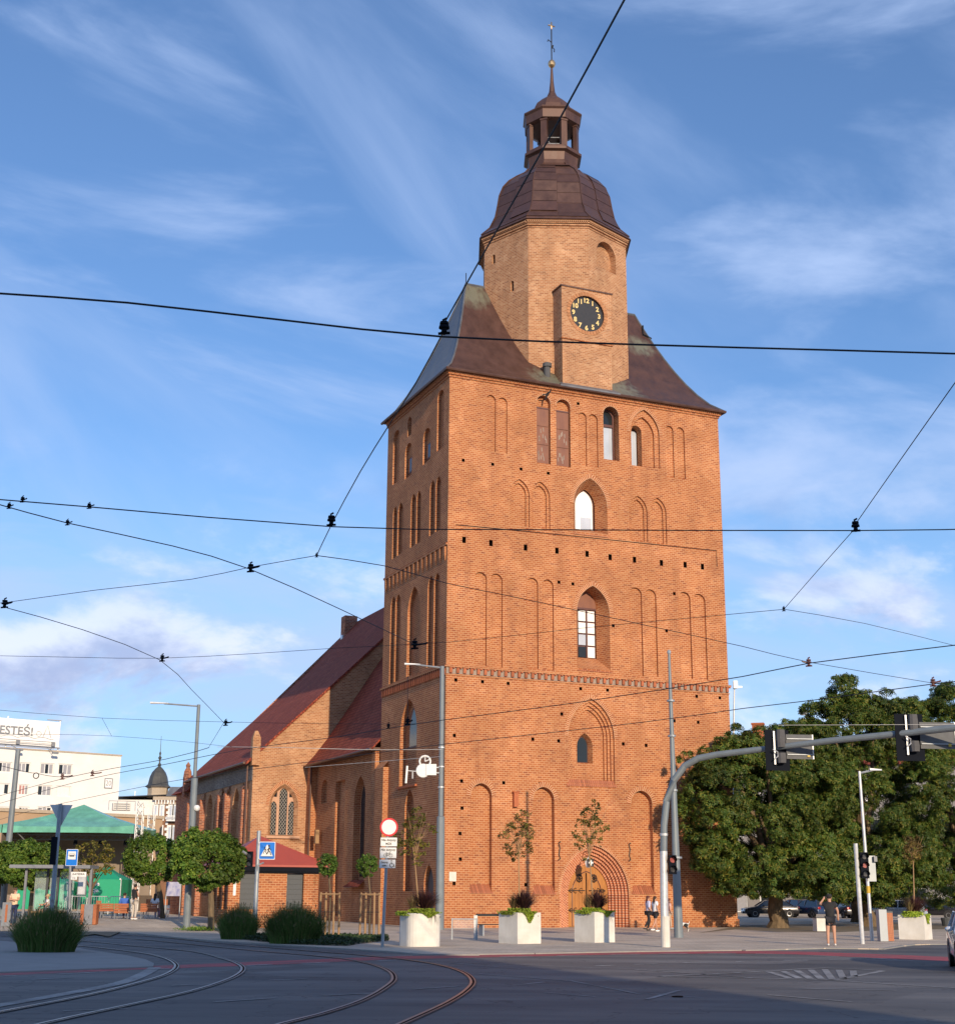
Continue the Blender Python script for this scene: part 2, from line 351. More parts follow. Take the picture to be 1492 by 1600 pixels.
# ------------------------------------------------------------------ ground, road, square
def asphalt():
    m = bpy.data.materials.new('asphalt'); t, b = nodes(m)
    P = N(t, 'ShaderNodeNewGeometry').outputs['Position']
    a = N(t, 'ShaderNodeTexNoise', {'Vector': P, 'Scale': 60.0, 'Detail': 4.0})
    c = N(t, 'ShaderNodeTexNoise', {'Vector': N(t, 'ShaderNodeMapping', {'Vector': P, 'Scale': (0.22, 1.1, 1), 'Rotation': (0, 0, 0.12)}).outputs[0], 'Scale': 0.55, 'Detail': 8.0, 'Roughness': 0.62})
    st = N(t, 'ShaderNodeTexNoise', {'Vector': N(t, 'ShaderNodeMapping', {'Vector': P, 'Scale': (0.12, 2.2, 1), 'Rotation': (0, 0, -0.25)}).outputs[0], 'Scale': 1.0, 'Detail': 5.0})
    m1 = N(t, 'ShaderNodeMixRGB', {0: N(t, 'ShaderNodeMapRange', {0: c.outputs[0], 1: 0.34, 2: 0.68}).outputs[0], 1: (0.066, 0.066, 0.070, 1), 2: (0.160, 0.148, 0.138, 1)})
    m2 = N(t, 'ShaderNodeMixRGB', {0: N(t, 'ShaderNodeMapRange', {0: st.outputs[0], 1: 0.60, 2: 0.74, 4: 0.5}).outputs[0], 1: m1.outputs[0], 2: (0.15, 0.142, 0.135, 1)})
    gr = N(t, 'ShaderNodeMapRange', {0: a.outputs[0], 1: 0.3, 2: 0.7, 3: 0.78, 4: 1.22})
    m3 = N(t, 'ShaderNodeMixRGB', {0: 1.0, 1: m2.outputs[0], 2: gr.outputs[0]}, blend_type='MULTIPLY')
    pt = N(t, 'ShaderNodeTexVoronoi', {'Vector': N(t, 'ShaderNodeMapping', {'Vector': P, 'Scale': (0.11, 0.20, 1), 'Rotation': (0, 0, 0.3)}).outputs[0], 'Scale': 1.0}, distance='CHEBYCHEV')
    pk = N(t, 'ShaderNodeSeparateColor', {0: pt.outputs['Color']}); pf = N(t, 'ShaderNodeMapRange', {0: pk.outputs[0], 3: 0.80, 4: 1.22}); m3 = N(t, 'ShaderNodeMixRGB', {0: 1.0, 1: m3.outputs[0], 2: pf.outputs[0]}, blend_type='MULTIPLY')
    # thin sealed cracks
    w = N(t, 'ShaderNodeTexNoise', {'Vector': P, 'Scale': 0.35, 'Detail': 5.0})
    cr = N(t, 'ShaderNodeMath', {0: w.outputs[0], 1: 0.5}, operation='SUBTRACT'); ca = N(t, 'ShaderNodeMath', {0: cr.outputs[0]}, operation='ABSOLUTE')
    cf = N(t, 'ShaderNodeMapRange', {0: ca.outputs[0], 1: 0.0, 2: 0.006, 3: 0.75, 4: 0.0})
    m4 = N(t, 'ShaderNodeMixRGB', {0: cf.outputs[0], 1: m3.outputs[0], 2: (0.02, 0.02, 0.02, 1)})
    t.links.new(m4.outputs[0], b.inputs['Base Color'])
    b.inputs['Roughness'].default_value = 0.72; b.inputs['Specular IOR Level'].default_value = 0.4
    bn = N(t, 'ShaderNodeBump', {'Strength': 0.35, 'Distance': 0.01, 'Height': a.outputs[0]}); t.links.new(bn.outputs[0], b.inputs['Normal'])
    return m
M['asphalt'] = asphalt()
def paving():
    m = bpy.data.materials.new('paving'); t, b = nodes(m)
    P = N(t, 'ShaderNodeNewGeometry').outputs['Position']
    br = N(t, 'ShaderNodeTexBrick', {'Vector': N(t, 'ShaderNodeMapping', {'Vector': P, 'Rotation': (0, 0, -AZT + math.pi/2)}).outputs[0], 'Color1': (0.47, 0.39, 0.305, 1), 'Color2': (0.56, 0.47, 0.37, 1), 'Mortar': (0.28, 0.23, 0.18, 1), 'Scale': 1.0, 'Mortar Size': 0.012, 'Brick Width': 0.8, 'Row Height': 0.4})
    a = N(t, 'ShaderNodeTexNoise', {'Vector': P, 'Scale': 30.0, 'Detail': 4.0})
    c = N(t, 'ShaderNodeTexNoise', {'Vector': P, 'Scale': 0.35, 'Detail': 7.0, 'Roughness': 0.65})
    f1 = N(t, 'ShaderNodeMapRange', {0: c.outputs[0], 1: 0.3, 2: 0.7, 3: 0.76, 4: 1.18}); f2 = N(t, 'ShaderNodeMapRange', {0: a.outputs[0], 1: 0.3, 2: 0.7, 3: 0.9, 4: 1.1})
    m1 = N(t, 'ShaderNodeMixRGB', {0: 1.0, 1: br.outputs[0], 2: f1.outputs[0]}, blend_type='MULTIPLY')
    m2 = N(t, 'ShaderNodeMixRGB', {0: 1.0, 1: m1.outputs[0], 2: f2.outputs[0]}, blend_type='MULTIPLY')
    t.links.new(m2.outputs[0], b.inputs['Base Color']); b.inputs['Roughness'].default_value = 0.85; b.inputs['Specular IOR Level'].default_value = 0.25
    bn = N(t, 'ShaderNodeBump', {'Strength': 0.3, 'Distance': 0.008, 'Height': a.outputs[0]}); t.links.new(bn.outputs[0], b.inputs['Normal'])
    return m
M['paving'] = paving()
M['paving_l'] = mat('pale_paving', (0.26, 0.26, 0.25), 0.85, c2=(0.33, 0.32, 0.31), scale=1.2, spec=0.2)
M['grit'] = mat('worn_soil', (0.16, 0.12, 0.07), 0.95, c2=(0.22, 0.17, 0.11), scale=1.0)
def paint(name, c, lo=0.35, hi=0.62):
    m = bpy.data.materials.new(name); t, b = nodes(m)
    P = N(t, 'ShaderNodeNewGeometry').outputs['Position']
    n = N(t, 'ShaderNodeTexNoise', {'Vector': P, 'Scale': 9.0, 'Detail': 8.0, 'Roughness': 0.7})
    n2 = N(t, 'ShaderNodeTexNoise', {'Vector': P, 'Scale': 0.8, 'Detail': 4.0})
    s = N(t, 'ShaderNodeMath', {0: n.outputs[0], 1: n2.outputs[0]}, operation='ADD')
    f = N(t, 'ShaderNodeMapRange', {0: s.outputs[0], 1: lo * 2, 2: hi * 2})
    mx = N(t, 'ShaderNodeMixRGB', {0: f.outputs[0], 1: rgb(c), 2: (0.085, 0.08, 0.078, 1)}); t.links.new(mx.outputs[0], b.inputs['Base Color'])
    b.inputs['Roughness'].default_value = 0.7; return m
M['mark'] = paint('worn_white_marking', (0.55, 0.55, 0.53), 0.42, 0.66)
M['mark_f'] = paint('faded_marking', (0.33, 0.32, 0.31), 0.42, 0.64)
M['redlane'] = paint('red_lane_coating', (0.40, 0.055, 0.065), 0.44, 0.72)
M['rail'] = mat('polished_rail', (0.34, 0.28, 0.25), 0.38, 0.75, var=0.2)
M['railbed'] = mat('rail_bed', (0.12, 0.115, 0.11), 0.85)
M['rust'] = mat('rusty_joint', (0.20, 0.11, 0.075), 0.8, var=0.3, scale=3)

def cr_spline(P, step=0.5):
    out = []
    for i in range(len(P) - 1):
        p0 = P[max(i-1, 0)]; p1 = P[i]; p2 = P[i+1]; p3 = P[min(i+2, len(P)-1)]
        n = max(2, min(24, int((p2 - p1).length / step)))
        for k in range(n):
            t = k / n
            out.append(0.5 * ((2*p1) + (-p0+p2)*t + (2*p0-5*p1+4*p2-p3)*t*t + (-p0+3*p1-3*p2+p3)*t*t*t))
    out.append(P[-1]); return out
def strip(mb, pts, w, off=0.0, mi=0, z=None):
    a = []; b = []
    for i, p in enumerate(pts):
        t = (pts[min(i+1, len(pts)-1)] - pts[max(i-1, 0)]); t.z = 0; t.normalize(); n = Vector((-t.y, t.x, 0))
        zz = p.z if z is None else z
        q = p + n * (off + w/2); r = p + n * (off - w/2); a.append((q.x, q.y, zz)); b.append((r.x, r.y, zz))
    for i in range(len(pts)-1): mb.face([b[i], b[i+1], a[i+1], a[i]], mi)

RZ = -0.035
mb = MB(); mb.face([(-700, -160, RZ), (700, -160, RZ), (700, 1400, RZ), (-700, 1400, RZ)])
mb.build('road', M['asphalt'], kind='structure')

def inside(p, poly):
    c = False; n = len(poly)
    for i in range(n):
        a = poly[i]; b = poly[i-1]
        if (a[1] > p[1]) != (b[1] > p[1]) and p[0] < (b[0]-a[0])*(p[1]-a[1])/(b[1]-a[1])+a[0]: c = not c
    return c
def sheet(name, poly, grid, zf, m, edge=True):
    P = [Vector(p) for p in poly]; n = len(P); E = [(i, (i+1) % n) for i in range(n)]
    if grid:
        x0, x1, y0, y1, s = grid
        x = x0
        while x <= x1:
            y = y0
            while y <= y1:
                if inside((x, y), poly): P.append(Vector((x, y)))
                y += s
            x += s
    vs, es, fs, *_ = delaunay_2d_cdt(P, E, [], 0, 1e-5)
    mb = MB()
    for f in fs:
        c = [sum(vs[k][j] for k in f) / len(f) for j in (0, 1)]
        if inside(c, poly): mb.face([(vs[k].x, vs[k].y, zf(vs[k].x, vs[k].y)) for k in f])
    if edge:
        for i in range(n):
            a = poly[i]; b = poly[(i+1) % n]; mb.face([(a[0], a[1], zf(*a)), (b[0], b[1], zf(*b)), (b[0], b[1], RZ-0.02), (a[0], a[1], RZ-0.02)])
    return mb.build(name, m, kind='structure')
front = [(-400,1449),(-150,1450.5),(0,1453),(130,1457),(201,1457.5),(300,1467),(400,1474),(500,1480),(607,1486.5),(667,1491),(740,1490.5),(870,1488.5),(1000,1486),(1193,1483.5),(1290,1481),(1370,1482),(1395,1480),(1428,1475.5),(1492,1474.5),(1620,1473.5)]
fp = cr_spline([gnd(*p) for p in front], 1.5)
edge_pts = [(p.x, p.y) for p in fp]
poly = edge_pts + [(600, 90), (600, 1300), (-600, 1300), (-600, 75)]
plaza = sheet('pavement', poly, (-48, 0, 56, 84, 2.0), gz, M['paving'])
# kerb stones along the edge
kb = MB(); kb.box((0, 0.06, 0), (1.97, 0.15, 0.14)); proto = None
acc = 0; last = fp[0]; pts_k = []
for a, b in zip(fp[:-1], fp[1:]):
    d = (b - a).length; s = -acc
    while s + 2.0 <= d:
        s += 2.0; pts_k.append((a + (b - a) * (s / d), math.atan2(b.y - a.y, b.x - a.x)))
    acc = d - s if s > 0 or True else acc + d
for p, an in pts_k:
    if abs(p.x) > 30: continue
    if proto is None: proto = kb.build('kerb_stone', M['kerb'], plaza); q = proto
    else: q = share(proto, plaza)
    q.location = (p.x, p.y, -0.064 + gz(p.x, p.y)); q.rotation_euler = (0, 0, an)
# island on the left
isl = [(-220,1466),(0,1470),(60,1475),(121,1481),(201,1493),(228,1499),(241,1505),(240,1509.5),(220,1510.5),(120,1514),(0,1518.5),(-220,1527)]
ip = [gnd(*p) for p in isl]; pl2 = [(p.x, p.y) for p in ip]
sheet('traffic_island', pl2, None, lambda x, y: 0.0, M['paving_l'])
# ramp of worn soil / setts by the platform
rp = [gp(*p) for p in [(132,1456),(132,1446.5),(150,1445),(172,1448),(190,1452),(203,1456)]]
mb = MB(); mb.face([(p.x, p.y, gz(p.x, p.y) + 0.012) for p in rp]); mb.build('platform_ramp', M['grit'], kind='structure')
# soil under the trees at the foot of the tower's right corner
E2 = [gnd(*p) for p in [(1090,1458),(1150,1452),(1215,1456),(1300,1457),(1420,1452),(1500,1452),(1500,1444),(1300,1443),(1160,1446)]]
mb = MB(); mb.face([(p.x, p.y, 0.006) for p in E2]); mb.build('soil', M['grit'], kind='structure')

# red lane
top = [(-200,1524),(0,1517),(120,1513),(220,1510.2),(335,1505.5),(500,1499),(607,1494.5),(735,1492.5),(1000,1487.8),(1193,1485.8),(1327,1489.5),(1475,1495),(1620,1501)]
bot = [(-200,1533),(0,1524.5),(120,1520),(220,1515),(335,1511),(500,1504.5),(607,1499.2),(735,1496.6),(1000,1491.2),(1193,1490),(1327,1495),(1475,1502),(1620,1509)]
A = cr_spline([gnd(*p, RZ) for p in top], 1.5); B = cr_spline([gnd(*p, RZ) for p in bot], 1.5); n = 60
def resamp(P, n):
    d = [0]; 
    for a, b in zip(P[:-1], P[1:]): d.append(d[-1] + (b-a).length)
    out = []
    for i in range(n):
        t = d[-1] * i / (n-1); k = min(len(d)-2, max(0, next((j for j in range(len(d)) if d[j] > t), len(d)) - 1)); f = (t - d[k]) / max(1e-6, d[k+1]-d[k]); out.append(P[k].lerp(P[k+1], f))
    return out
A = resamp(A, n); B = resamp(B, n); mb = MB()
for i in range(n-1): mb.face([(B[i].x,B[i].y,RZ+.004),(B[i+1].x,B[i+1].y,RZ+.004),(A[i+1].x,A[i+1].y,RZ+.004),(A[i].x,A[i].y,RZ+.004)])
mb.build('bicycle_lane', M['redlane'], kind='structure')
# markings
mk = MB(); Z2 = RZ + 0.008
def quad_px(mb, a, b, hw, z=Z2, mi=0):
    p = gnd(*a, RZ); q = gnd(*b, RZ); strip(mb, [p, q], hw, 0, mi, z)
for a, b in [((781,1495.6),(832,1494.6)),((870,1493.8),(919,1492.8)),((952,1492.3),(1000,1491.3)),((1030,1490.8),(1075,1490.4)),((1105,1490),(1150,1489.8)),((701,1497.3),(745,1497)),((240,1514.6),(266,1513.8)),((90,1522.5),(167,1519)),((-30,1527.5),(24,1524.6)),((590,1501.5),(620,1500.6)),((385,1509),(425,1507.2)),((470,1505.6),(515,1504)),((1180,1490.4),(1225,1491.4)),((1260,1492.8),(1310,1495)),((1350,1497),(1400,1499.4))]:
    quad_px(mk, a, b, 0.14)
for a, b in [((992,1507.3),(1027,1506.2)),((1067,1504.8),(1120,1503.6)),((1150,1502.8),(1190,1501.8)),((1224,1501),(1262,1500.5)),((1295,1499.6),(1332,1499)),((930,1509.6),(960,1508.6))]:
    quad_px(mk, a, b, 0.13)
mk.build('lane_dashes', M['mark'], kind='structure')
mk = MB()
H = [(1026,1526),(1166,1519.6),(1290,1512.8),(1379,1517.4),(1303,1532),(1180,1528.6)]
hp = [gnd(*p, RZ) for p in H]
strip(mk, cr_spline([hp[0], hp[1], hp[2], hp[3]], 1), 0.16, 0, 0, Z2); strip(mk, [hp[3], hp[4]], 0.16, 0, 0, Z2); strip(mk, [hp[4], hp[5], hp[0]], 0.16, 0, 0, Z2)
for k in range(7):
    f = k / 7.0; a = gnd(1205 + 150 * f, 1518.6 + (-4.6 if f < .45 else -0.2 * 0) * f, RZ); b = gnd(1238 + 90 * f, 1529 + 2 * f, RZ)
    a = gnd(1200 + 22 * k, [1518.6,1517.6,1516.6,1515.6,1515,1515.8,1516.8][k], RZ); b = gnd(1232 + 17 * k, [1528.5,1529.2,1529.8,1530.2,1530.6,1529.5,1526][k], RZ)
    strip(mk, [a, b], 0.16, 0, 0, Z2)
for a, b, w in [((1303,1532.6),(1620,1552),.12),((560,1497),(992,1515),.08),((992,1515.4),(1180,1528.4),.10),((992,1515),(1166,1519.8),.08)]: quad_px(mk, a, b, w)
mk.build('hatched_marking', M['mark_f'], kind='structure')
mk = MB()
for a, b, w in [((701,1505),(813,1514),.08),((748,1522),(892,1533),.09),((892,1533),(1000,1554),.06),((650,1546),(720,1541),.12),((820,1538),(850,1535),.1),((505,1556),(590,1552),.14),((100,1580),(200,1576),.1),((50,1531),(115,1528),.12),((268,1540),(330,1538),.08),((335,1566),(430,1560),.12),((420,1532),(480,1530),.1),((850,1551),(930,1558),.07),((1100,1470+90),(1000,1552),.05),((1010,1562),(1060,1548),.10)]: quad_px(mk, a, b, w)
for a, b in [((300,1473),(390,1479)),((280,1479),(330,1479)),((370,1480),(420,1480)),((160,1481),(190,1480)),((1200,1555),(1330,1566)),((1250,1545),(1400,1548))]: quad_px(mk, a, b, 0.1)
mk.build('worn_lines', M['mark_f'], kind='structure')
mk = MB(); P = cr_spline([gnd(*p, RZ) for p in [(-90,1587),(0,1571.5),(100,1554),(188,1536.5),(225,1522.5),(243,1512)]], .8); strip(mk, P, 0.30, 0, 0, RZ + 0.010)
mk.build('edge_line', M['mark_f'], kind='structure')
# tram rails
RAILS = [[(-90,1599),(0,1583),(141,1555.6),(215,1537.5),(258,1524.5),(276,1513.5),(274,1505),(255,1496.5),(215,1488.5),(121,1478),(0,1471),(-160,1463)],
 [(-60,1634),(77,1599),(201,1572),(302,1549.5),(362,1529.5),(381,1516),(374,1507),(350,1498.5),(300,1487),(201,1477.5),(121,1470),(0,1463),(-160,1457)],
 [(300,1646),(446,1600),(500,1586.5),(567,1564),(605,1542.5),(617,1529),(606,1516),(570,1504.5),(515,1496),(400,1486),(300,1476),(201,1467),(60,1461),(-160,1454.5)],
 [(540,1640),(631,1600),(701,1567.5),(732,1547),(739.5,1533),(724,1519.5),(688,1508.5),(634,1500),(560,1492.5),(450,1483.5),(335,1473.5),(240,1464),(100,1457.5),(-160,1451)]]
for ri, R0 in enumerate(RAILS):
    P = cr_spline([gnd(*p, RZ) for p in R0], 0.7); mb = MB(); s = 1 if ri in (0, 2) else -1
    strip(mb, P, 0.15, 0.01, 0, RZ + 0.013); strip(mb, P, 0.05, 0.05, 1, RZ + 0.020); strip(mb, P, 0.045, 0.0, 2, RZ + 0.017); strip(mb, P, 0.02, -0.032, 1, RZ + 0.019)
    mb.build('tram_rail', [M['rust'] if ri > 1 else M['railbed'], M['rail'], M['hole']], kind='structure')
p = gnd(1058, 1558, RZ); mb = MB(); mb.lathe([(0.10, 0), (0.10, 0.02)], (p.x, p.y, RZ), 14)
mb.build('road_cap', M['hole'], label='small round black cap set in the shaded asphalt in front', cat='cap')
# ------------------------------------------------------------------ the cathedral, built in its own axes: u along the west front, v into depth
AN = math.pi / 2 - AZT
cath = empty('cathedral', TC, AN, 'tall red brick cathedral with clock tower, copper cupola and steep red nave roof', 'cathedral')
def FR(a, z, d): return (a, d, z)            # front plane, recess goes to +v
def LFp(a, z, d): return (d, a, z)           # side plane (a = v), recess goes to +u
def pgon_round(a0, a1, z0, z1, n=9):
    r = (a1 - a0) / 2; c = (a0 + a1) / 2; zs = z1 - r
    return [(a0, z0), (a1, z0), (a1, zs)] + [(c + r * math.cos(math.pi * k / n), zs + r * math.sin(math.pi * k / n)) for k in range(1, n)] + [(a0, zs)]
def pgon_point(a0, a1, z0, z1, h=None, n=7):
    m = (a1 - a0) / 2; c = (a0 + a1) / 2
    if h is None: h = m * 1.5
    zs = z1 - h; R = (m*m + h*h) / (2*m)
    th = math.asin(min(1, h / R)); cx = a1 - R
    rt = [(cx + R * math.cos(th * k / n), zs + R * math.sin(th * k / n)) for k in range(n + 1)]
    lt = [(2*c - x, z) for x, z in reversed(rt[:-1])]
    return [(a0, z0), (a1, z0)] + rt + lt
def pgon_box(a0, a1, z0, z1): return [(a0, z0), (a1, z0), (a1, z1), (a0, z1)]
def panel(mb, outer, feats, Fn, off=0.0, mi=0):
    """a flat wall face with recesses; each feat: out, inn, depth, back, nest, jm"""
    P = [Vector(p) for p in outer]; E = [(i, (i+1) % len(P)) for i in range(len(P))]
    for f in feats:
        b = len(P); P += [Vector(p) for p in f['out']]; n = len(f['out']); E += [(b + i, b + (i+1) % n) for i in range(n)]
    vs, es, fs, *_ = delaunay_2d_cdt(P, E, [], 0, 1e-6)
    for t in fs:
        c = (sum(vs[k].x for k in t)/3, sum(vs[k].y for k in t)/3)
        if not inside(c, outer) or any(inside(c, f['out']) for f in feats): continue
        mb.face([Fn(vs[k].x, vs[k].y, off) for k in t], mi, None)
    for f in feats:
        o = f['out']; i_ = f.get('inn', o); d = f['depth']; n = len(o)
        for k in range(n):
            j = (k+1) % n
            mb.face([Fn(*o[k], off), Fn(*o[j], off), Fn(*i_[j], off+d), Fn(*i_[k], off+d)], f.get('jm', mi))
        if f.get('back', True): panel(mb, i_, f.get('nest', []), Fn, off + d, f.get('bm', mi))
def z2(x, y): return 580 + x / 2.5724, 380 + y / 2.5724
def z3(x, y): return 580 + x / 2.5724, 820 + y / 2.5724
def z4(x, y): return 580 + x / 2.5724, 1180 + y / 2.5724
def z6(x, y): return 860 + x / 5.3286, 600 + y / 5.3286
def spec(zf, l, r, b, t, plane=fr, off=0.0):
    ym = (b + t) / 2; c = (l + r) / 2
    a0 = plane(*zf(l, ym), off)[0]; a1 = plane(*zf(r, ym), off)[0]; zb = plane(*zf(c, b), off)[1]; zt = plane(*zf(c, t), off)[1]
    if a0 > a1: a0, a1 = a1, a0
    return a0, a1, zb, zt
feats = []
def blind(s, kind='round', d=0.13): 
    g = pgon_round if kind == 'round' else pgon_point
    feats.append(dict(out=g(*s), depth=d)); return s
# top storey
for s in [(462,500,838,610),(508,546,845,620)]: blind(spec(z2, *s))
SH = []
for s in [(665,720,885,612),(743,800,897,628)]:
    q = spec(z2, *s); feats.append(dict(out=pgon_round(*q), depth=0.30)); SH.append(q)
for s in [(232,300,680,238),(318,394,690,253)]: blind(spec(z6, *s))
WD = spec(z6, 440, 568, 632, 188); feats.append(dict(out=pgon_round(*WD), depth=0.75, back=False))
we = spec(z6, 660, 905, 690, 215); wi = (we[0]+0.16, we[1]-0.30, we[2]+0.02, we[3]-0.45)
wo_ = (wi[0], spec(z6, 690, 776, 690, 260)[1], wi[2], wi[3]-0.55)
feats.append(dict(out=pgon_point(*we), depth=0.13, nest=[dict(out=pgon_point(*wi), depth=0.15, nest=[dict(out=pgon_round(wo_[0]+0.01, wo_[1], wo_[2]+0.01, wo_[3]), depth=0.55, back=False)])]))
for s in [(962,1026,775,350),(1050,1117,787,362)]: blind(spec(z6, *s))
# second storey from the top
for zf, s in [(z2,(556,636,1138,948)),(z2,(640,718,1145,958)),(z6,(655,806,1308,932)),(z6,(822,964,1325,947))]:
    q = spec(zf, *s); w = 0.17
    feats.append(dict(out=pgon_point(*q), depth=0.12, nest=[dict(out=pgon_point(q[0]+w, q[1]-w, q[2]+.004, q[3]-w*1.2), depth=0.12)]))
W4 = spec(z6, 190, 470, 1238, 785); W4i = spec(z6, 198, 365, 1216, 880, fr, 0.9); W4i = (W4[0]+0.55, W4i[1], W4i[2], W4i[3])
feats.append(dict(out=pgon_point(*W4), inn=pgon_point(*W4i), depth=0.9, back=False))
# third storey: four pairs of tall blind arches
for s in [(413,464,566,190),(477,527,572,196),(625,671,578,213),(687,733,582,220),(1040,1090,607,252),(1102,1148,609,260),(1238,1286,617,270),(1295,1347,621,278)]: blind(spec(z3, *s), 'round', 0.14)
W3 = spec(z3, 826, 958, 580, 245); W3i = spec(z3, 826, 902, 536, 268, fr, 1.0); W3i = (W3[0]+0.55, W3i[1], W3i[2], W3i[3])
feats.append(dict(out=pgon_point(*W3), inn=pgon_point(*W3i), depth=1.0, back=False))
# great stepped arch
W2 = spec(z3, 790, 976, 1040, 697); st = []; q = W2
W2w = spec(z3, 830, 890, 958, 838, fr, 0.5)
def nest_steps(q, k):
    if k == 0:
        o = (W2w[0]-0.05, W2w[1], W2w[2], W2w[3]); i = (o[0]+.14, o[1]-.14, o[2]+.05, o[3]-.14)
        return [dict(out=pgon_point(*o), inn=pgon_point(*i), depth=0.35, back=False)], i
    n = (q[0]+0.155, q[1]-0.155, q[2]+0.005, q[3]-0.20); a, b = nest_steps(n, k-1)
    return [dict(out=pgon_point(*n), depth=0.13, nest=a)], b
a, W2g = nest_steps(W2, 3); feats.append(dict(out=pgon_point(*W2), depth=0.13, nest=a))
# low arches
LOW = []
for s in [(398,484,548,112),(650,736,552,127),(1045,1132,552,142)]:
    q = spec(z4, *s); LOW.append(q); feats.append(dict(out=pgon_point(*q, (q[1]-q[0])*0.55), depth=0.34))
# portal
PO = spec(z4, 757, 1034, 682, 362); PI = spec(z4, 802, 957, 682, 436, fr, 0.9)
PO = (PO[0], PO[1], 0.0, PO[3]); hP = (PO[1]-PO[0]) * 0.62
n_st = 6; stepsP = []
pc = (PI[0] + PI[1]) / 2
def pstep(k):
    f = k / n_st; return (PO[0] + (PI[0]-0.12-PO[0])*f, PO[1] + (PI[1]-PO[1])*f, 0.0, PO[3] + (PI[3]-PO[3])*f)
arcs = [pstep(k) for k in range(n_st + 1)]
feats.append(dict(out=pgon_point(*arcs[0], hP), depth=0.0, back=False))
# putlog holes
HO = [(725,843,1),(767,848,1),(821,855,1),(870,860,1),(917,865,1),(953,870,1),(991,874,1),(1033,879,1),(1070,882,1),(1097,885,1)]
H2 = [z2(*p) for p in [(370,872),(488,888),(602,907),(711,924),(831,644)]] + [z3(*p) for p in [(754,230),(810,237),(972,405),(1186,425),(1217,276),(340,623),(447,630),(550,637),(841,658),(949,664),(1307,689),(1400,695),(765,760),(334,846),(649,861),(753,868),(1012,880),(1104,886),(1217,787),(1313,793),(363,1029),(532,1036),(678,1041),(1072,1056)]] + [z4(*p) for p in [(365,212),(680,223),(1060,236),(357,314),(358,417),(570,421),(333,515),(1100,520),(621,520)]]
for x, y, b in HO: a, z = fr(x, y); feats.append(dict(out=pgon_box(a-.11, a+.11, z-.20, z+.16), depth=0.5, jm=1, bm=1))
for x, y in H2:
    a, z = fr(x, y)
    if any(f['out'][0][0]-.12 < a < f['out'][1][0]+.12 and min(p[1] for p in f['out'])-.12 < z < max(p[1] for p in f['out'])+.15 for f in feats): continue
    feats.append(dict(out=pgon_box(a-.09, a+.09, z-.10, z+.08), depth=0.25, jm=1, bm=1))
TW, TD, THt = 18.2, 10.45, 31.05
wall = MB()
# the portal cuts the bottom edge: outline goes round it
po = pgon_point(*arcs[0], hP); fe = [f for f in feats if f['out'] is not None and f['depth'] > 0]
outer = [(0, 0), (po[0][0], 0)] + [p for p in reversed(po[2:])] + [(po[1][0], 0), (TW, 0), (TW, THt), (0, THt)]
panel(wall, outer, fe, FR)
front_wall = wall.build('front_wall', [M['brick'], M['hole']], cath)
# portal rings: each archivolt is a stepped ring with radial bricks
pm = MB()
for k in range(n_st):
    o = pgon_point(*arcs[k], hP * (1 - 0.0 * k) if k == 0 else (arcs[k][1]-arcs[k][0]) * 0.62)[1:]
    i_ = pgon_point(*arcs[k+1], (arcs[k+1][1]-arcs[k+1][0]) * 0.62)[1:]
    o = o + [(arcs[k][0], 0)]; i_ = i_ + [(arcs[k+1][0], 0)]
    d0 = 0.17 * k; d1 = 0.17 * (k + 1); L_ = 0
    for j in range(len(o) - 1):
        l = math.dist(o[j], o[j+1])
        w = math.dist(o[j], i_[j])
        pm.face([FR(*o[j], d0), FR(*o[j+1], d0), FR(*o[j+1], d1), FR(*o[j], d1)], 0, [(0, L_), (0, L_+l), (0.17, L_+l), (0.17, L_)])
        pm.face([FR(*o[j], d1), FR(*o[j+1], d1), FR(*i_[j+1], d1), FR(*i_[j], d1)], 0, [(0.17, L_), (0.17, L_+l), (0.17+w, L_+l), (0.17+w, L_)])
        if k == n_st-1: pm.face([FR(*i_[j], d1), FR(*i_[j+1], d1), FR(*i_[j+1], d1+.25), FR(*i_[j], d1+.25)], 0, [(0, L_), (0, L_+l), (0.25, L_+l), (0.25, L_)])
        L_ += l
portal = pm.build('portal', [M['brick_ring']], cath)
# raised brick rings round arches (flush trim 25 mm proud)
def archring(q, kind, w, proud=0.022, h=None, Fn=FR):
    g = pgon_round(*q) if kind == 'round' else pgon_point(*q, h)
    a = g[2:] ; a = a + ([] if kind == 'point' else []); n = len(a); cx = (q[0]+q[1])/2; b = []; mb = MB()
    for j in range(n):
        p0 = a[max(j-1, 0)]; p1 = a[min(j+1, n-1)]; tx, tz = p1[0]-p0[0], p1[1]-p0[1]; l = math.hypot(tx, tz) or 1
        nx, nz = tz/l, -tx/l
        if abs(a[j][0]-cx) < 1e-4: b.append((cx, a[j][1] + w*1.12)); continue
        b.append((a[j][0]+nx*w, a[j][1]+nz*w))
    L_ = 0
    for j in range(n-1):
        l = math.dist(a[j], a[j+1])
        mb.face([Fn(*a[j], -proud), Fn(*b[j], -proud), Fn(*b[j+1], -proud), Fn(*a[j+1], -proud)], 0, [(0, L_), (w, L_), (w, L_+l), (0, L_+l)])
        mb.face([Fn(*b[j], -proud), Fn(*b[j], 0.0), Fn(*b[j+1], 0.0), Fn(*b[j+1], -proud)], 0)
        mb.face([Fn(*a[j], -proud), Fn(*a[j], .02), Fn(*a[j+1], .02), Fn(*a[j+1], -proud)], 0)
        L_ += l
    return mb.build('arch_ring', M['brick_vous'], cath, weld=True)
M['brick_vous'] = brickmat('voussoir_brick', ORANGE[1:], (0.58, 0.36, 0.22), bw=0.5, rh=0.10, ms=0.018, offs=0.0)
for q in (W4, W3): archring(q, 'point', 0.27)
archring(W2, 'point', 0.24); archring(we, 'point', 0.22)
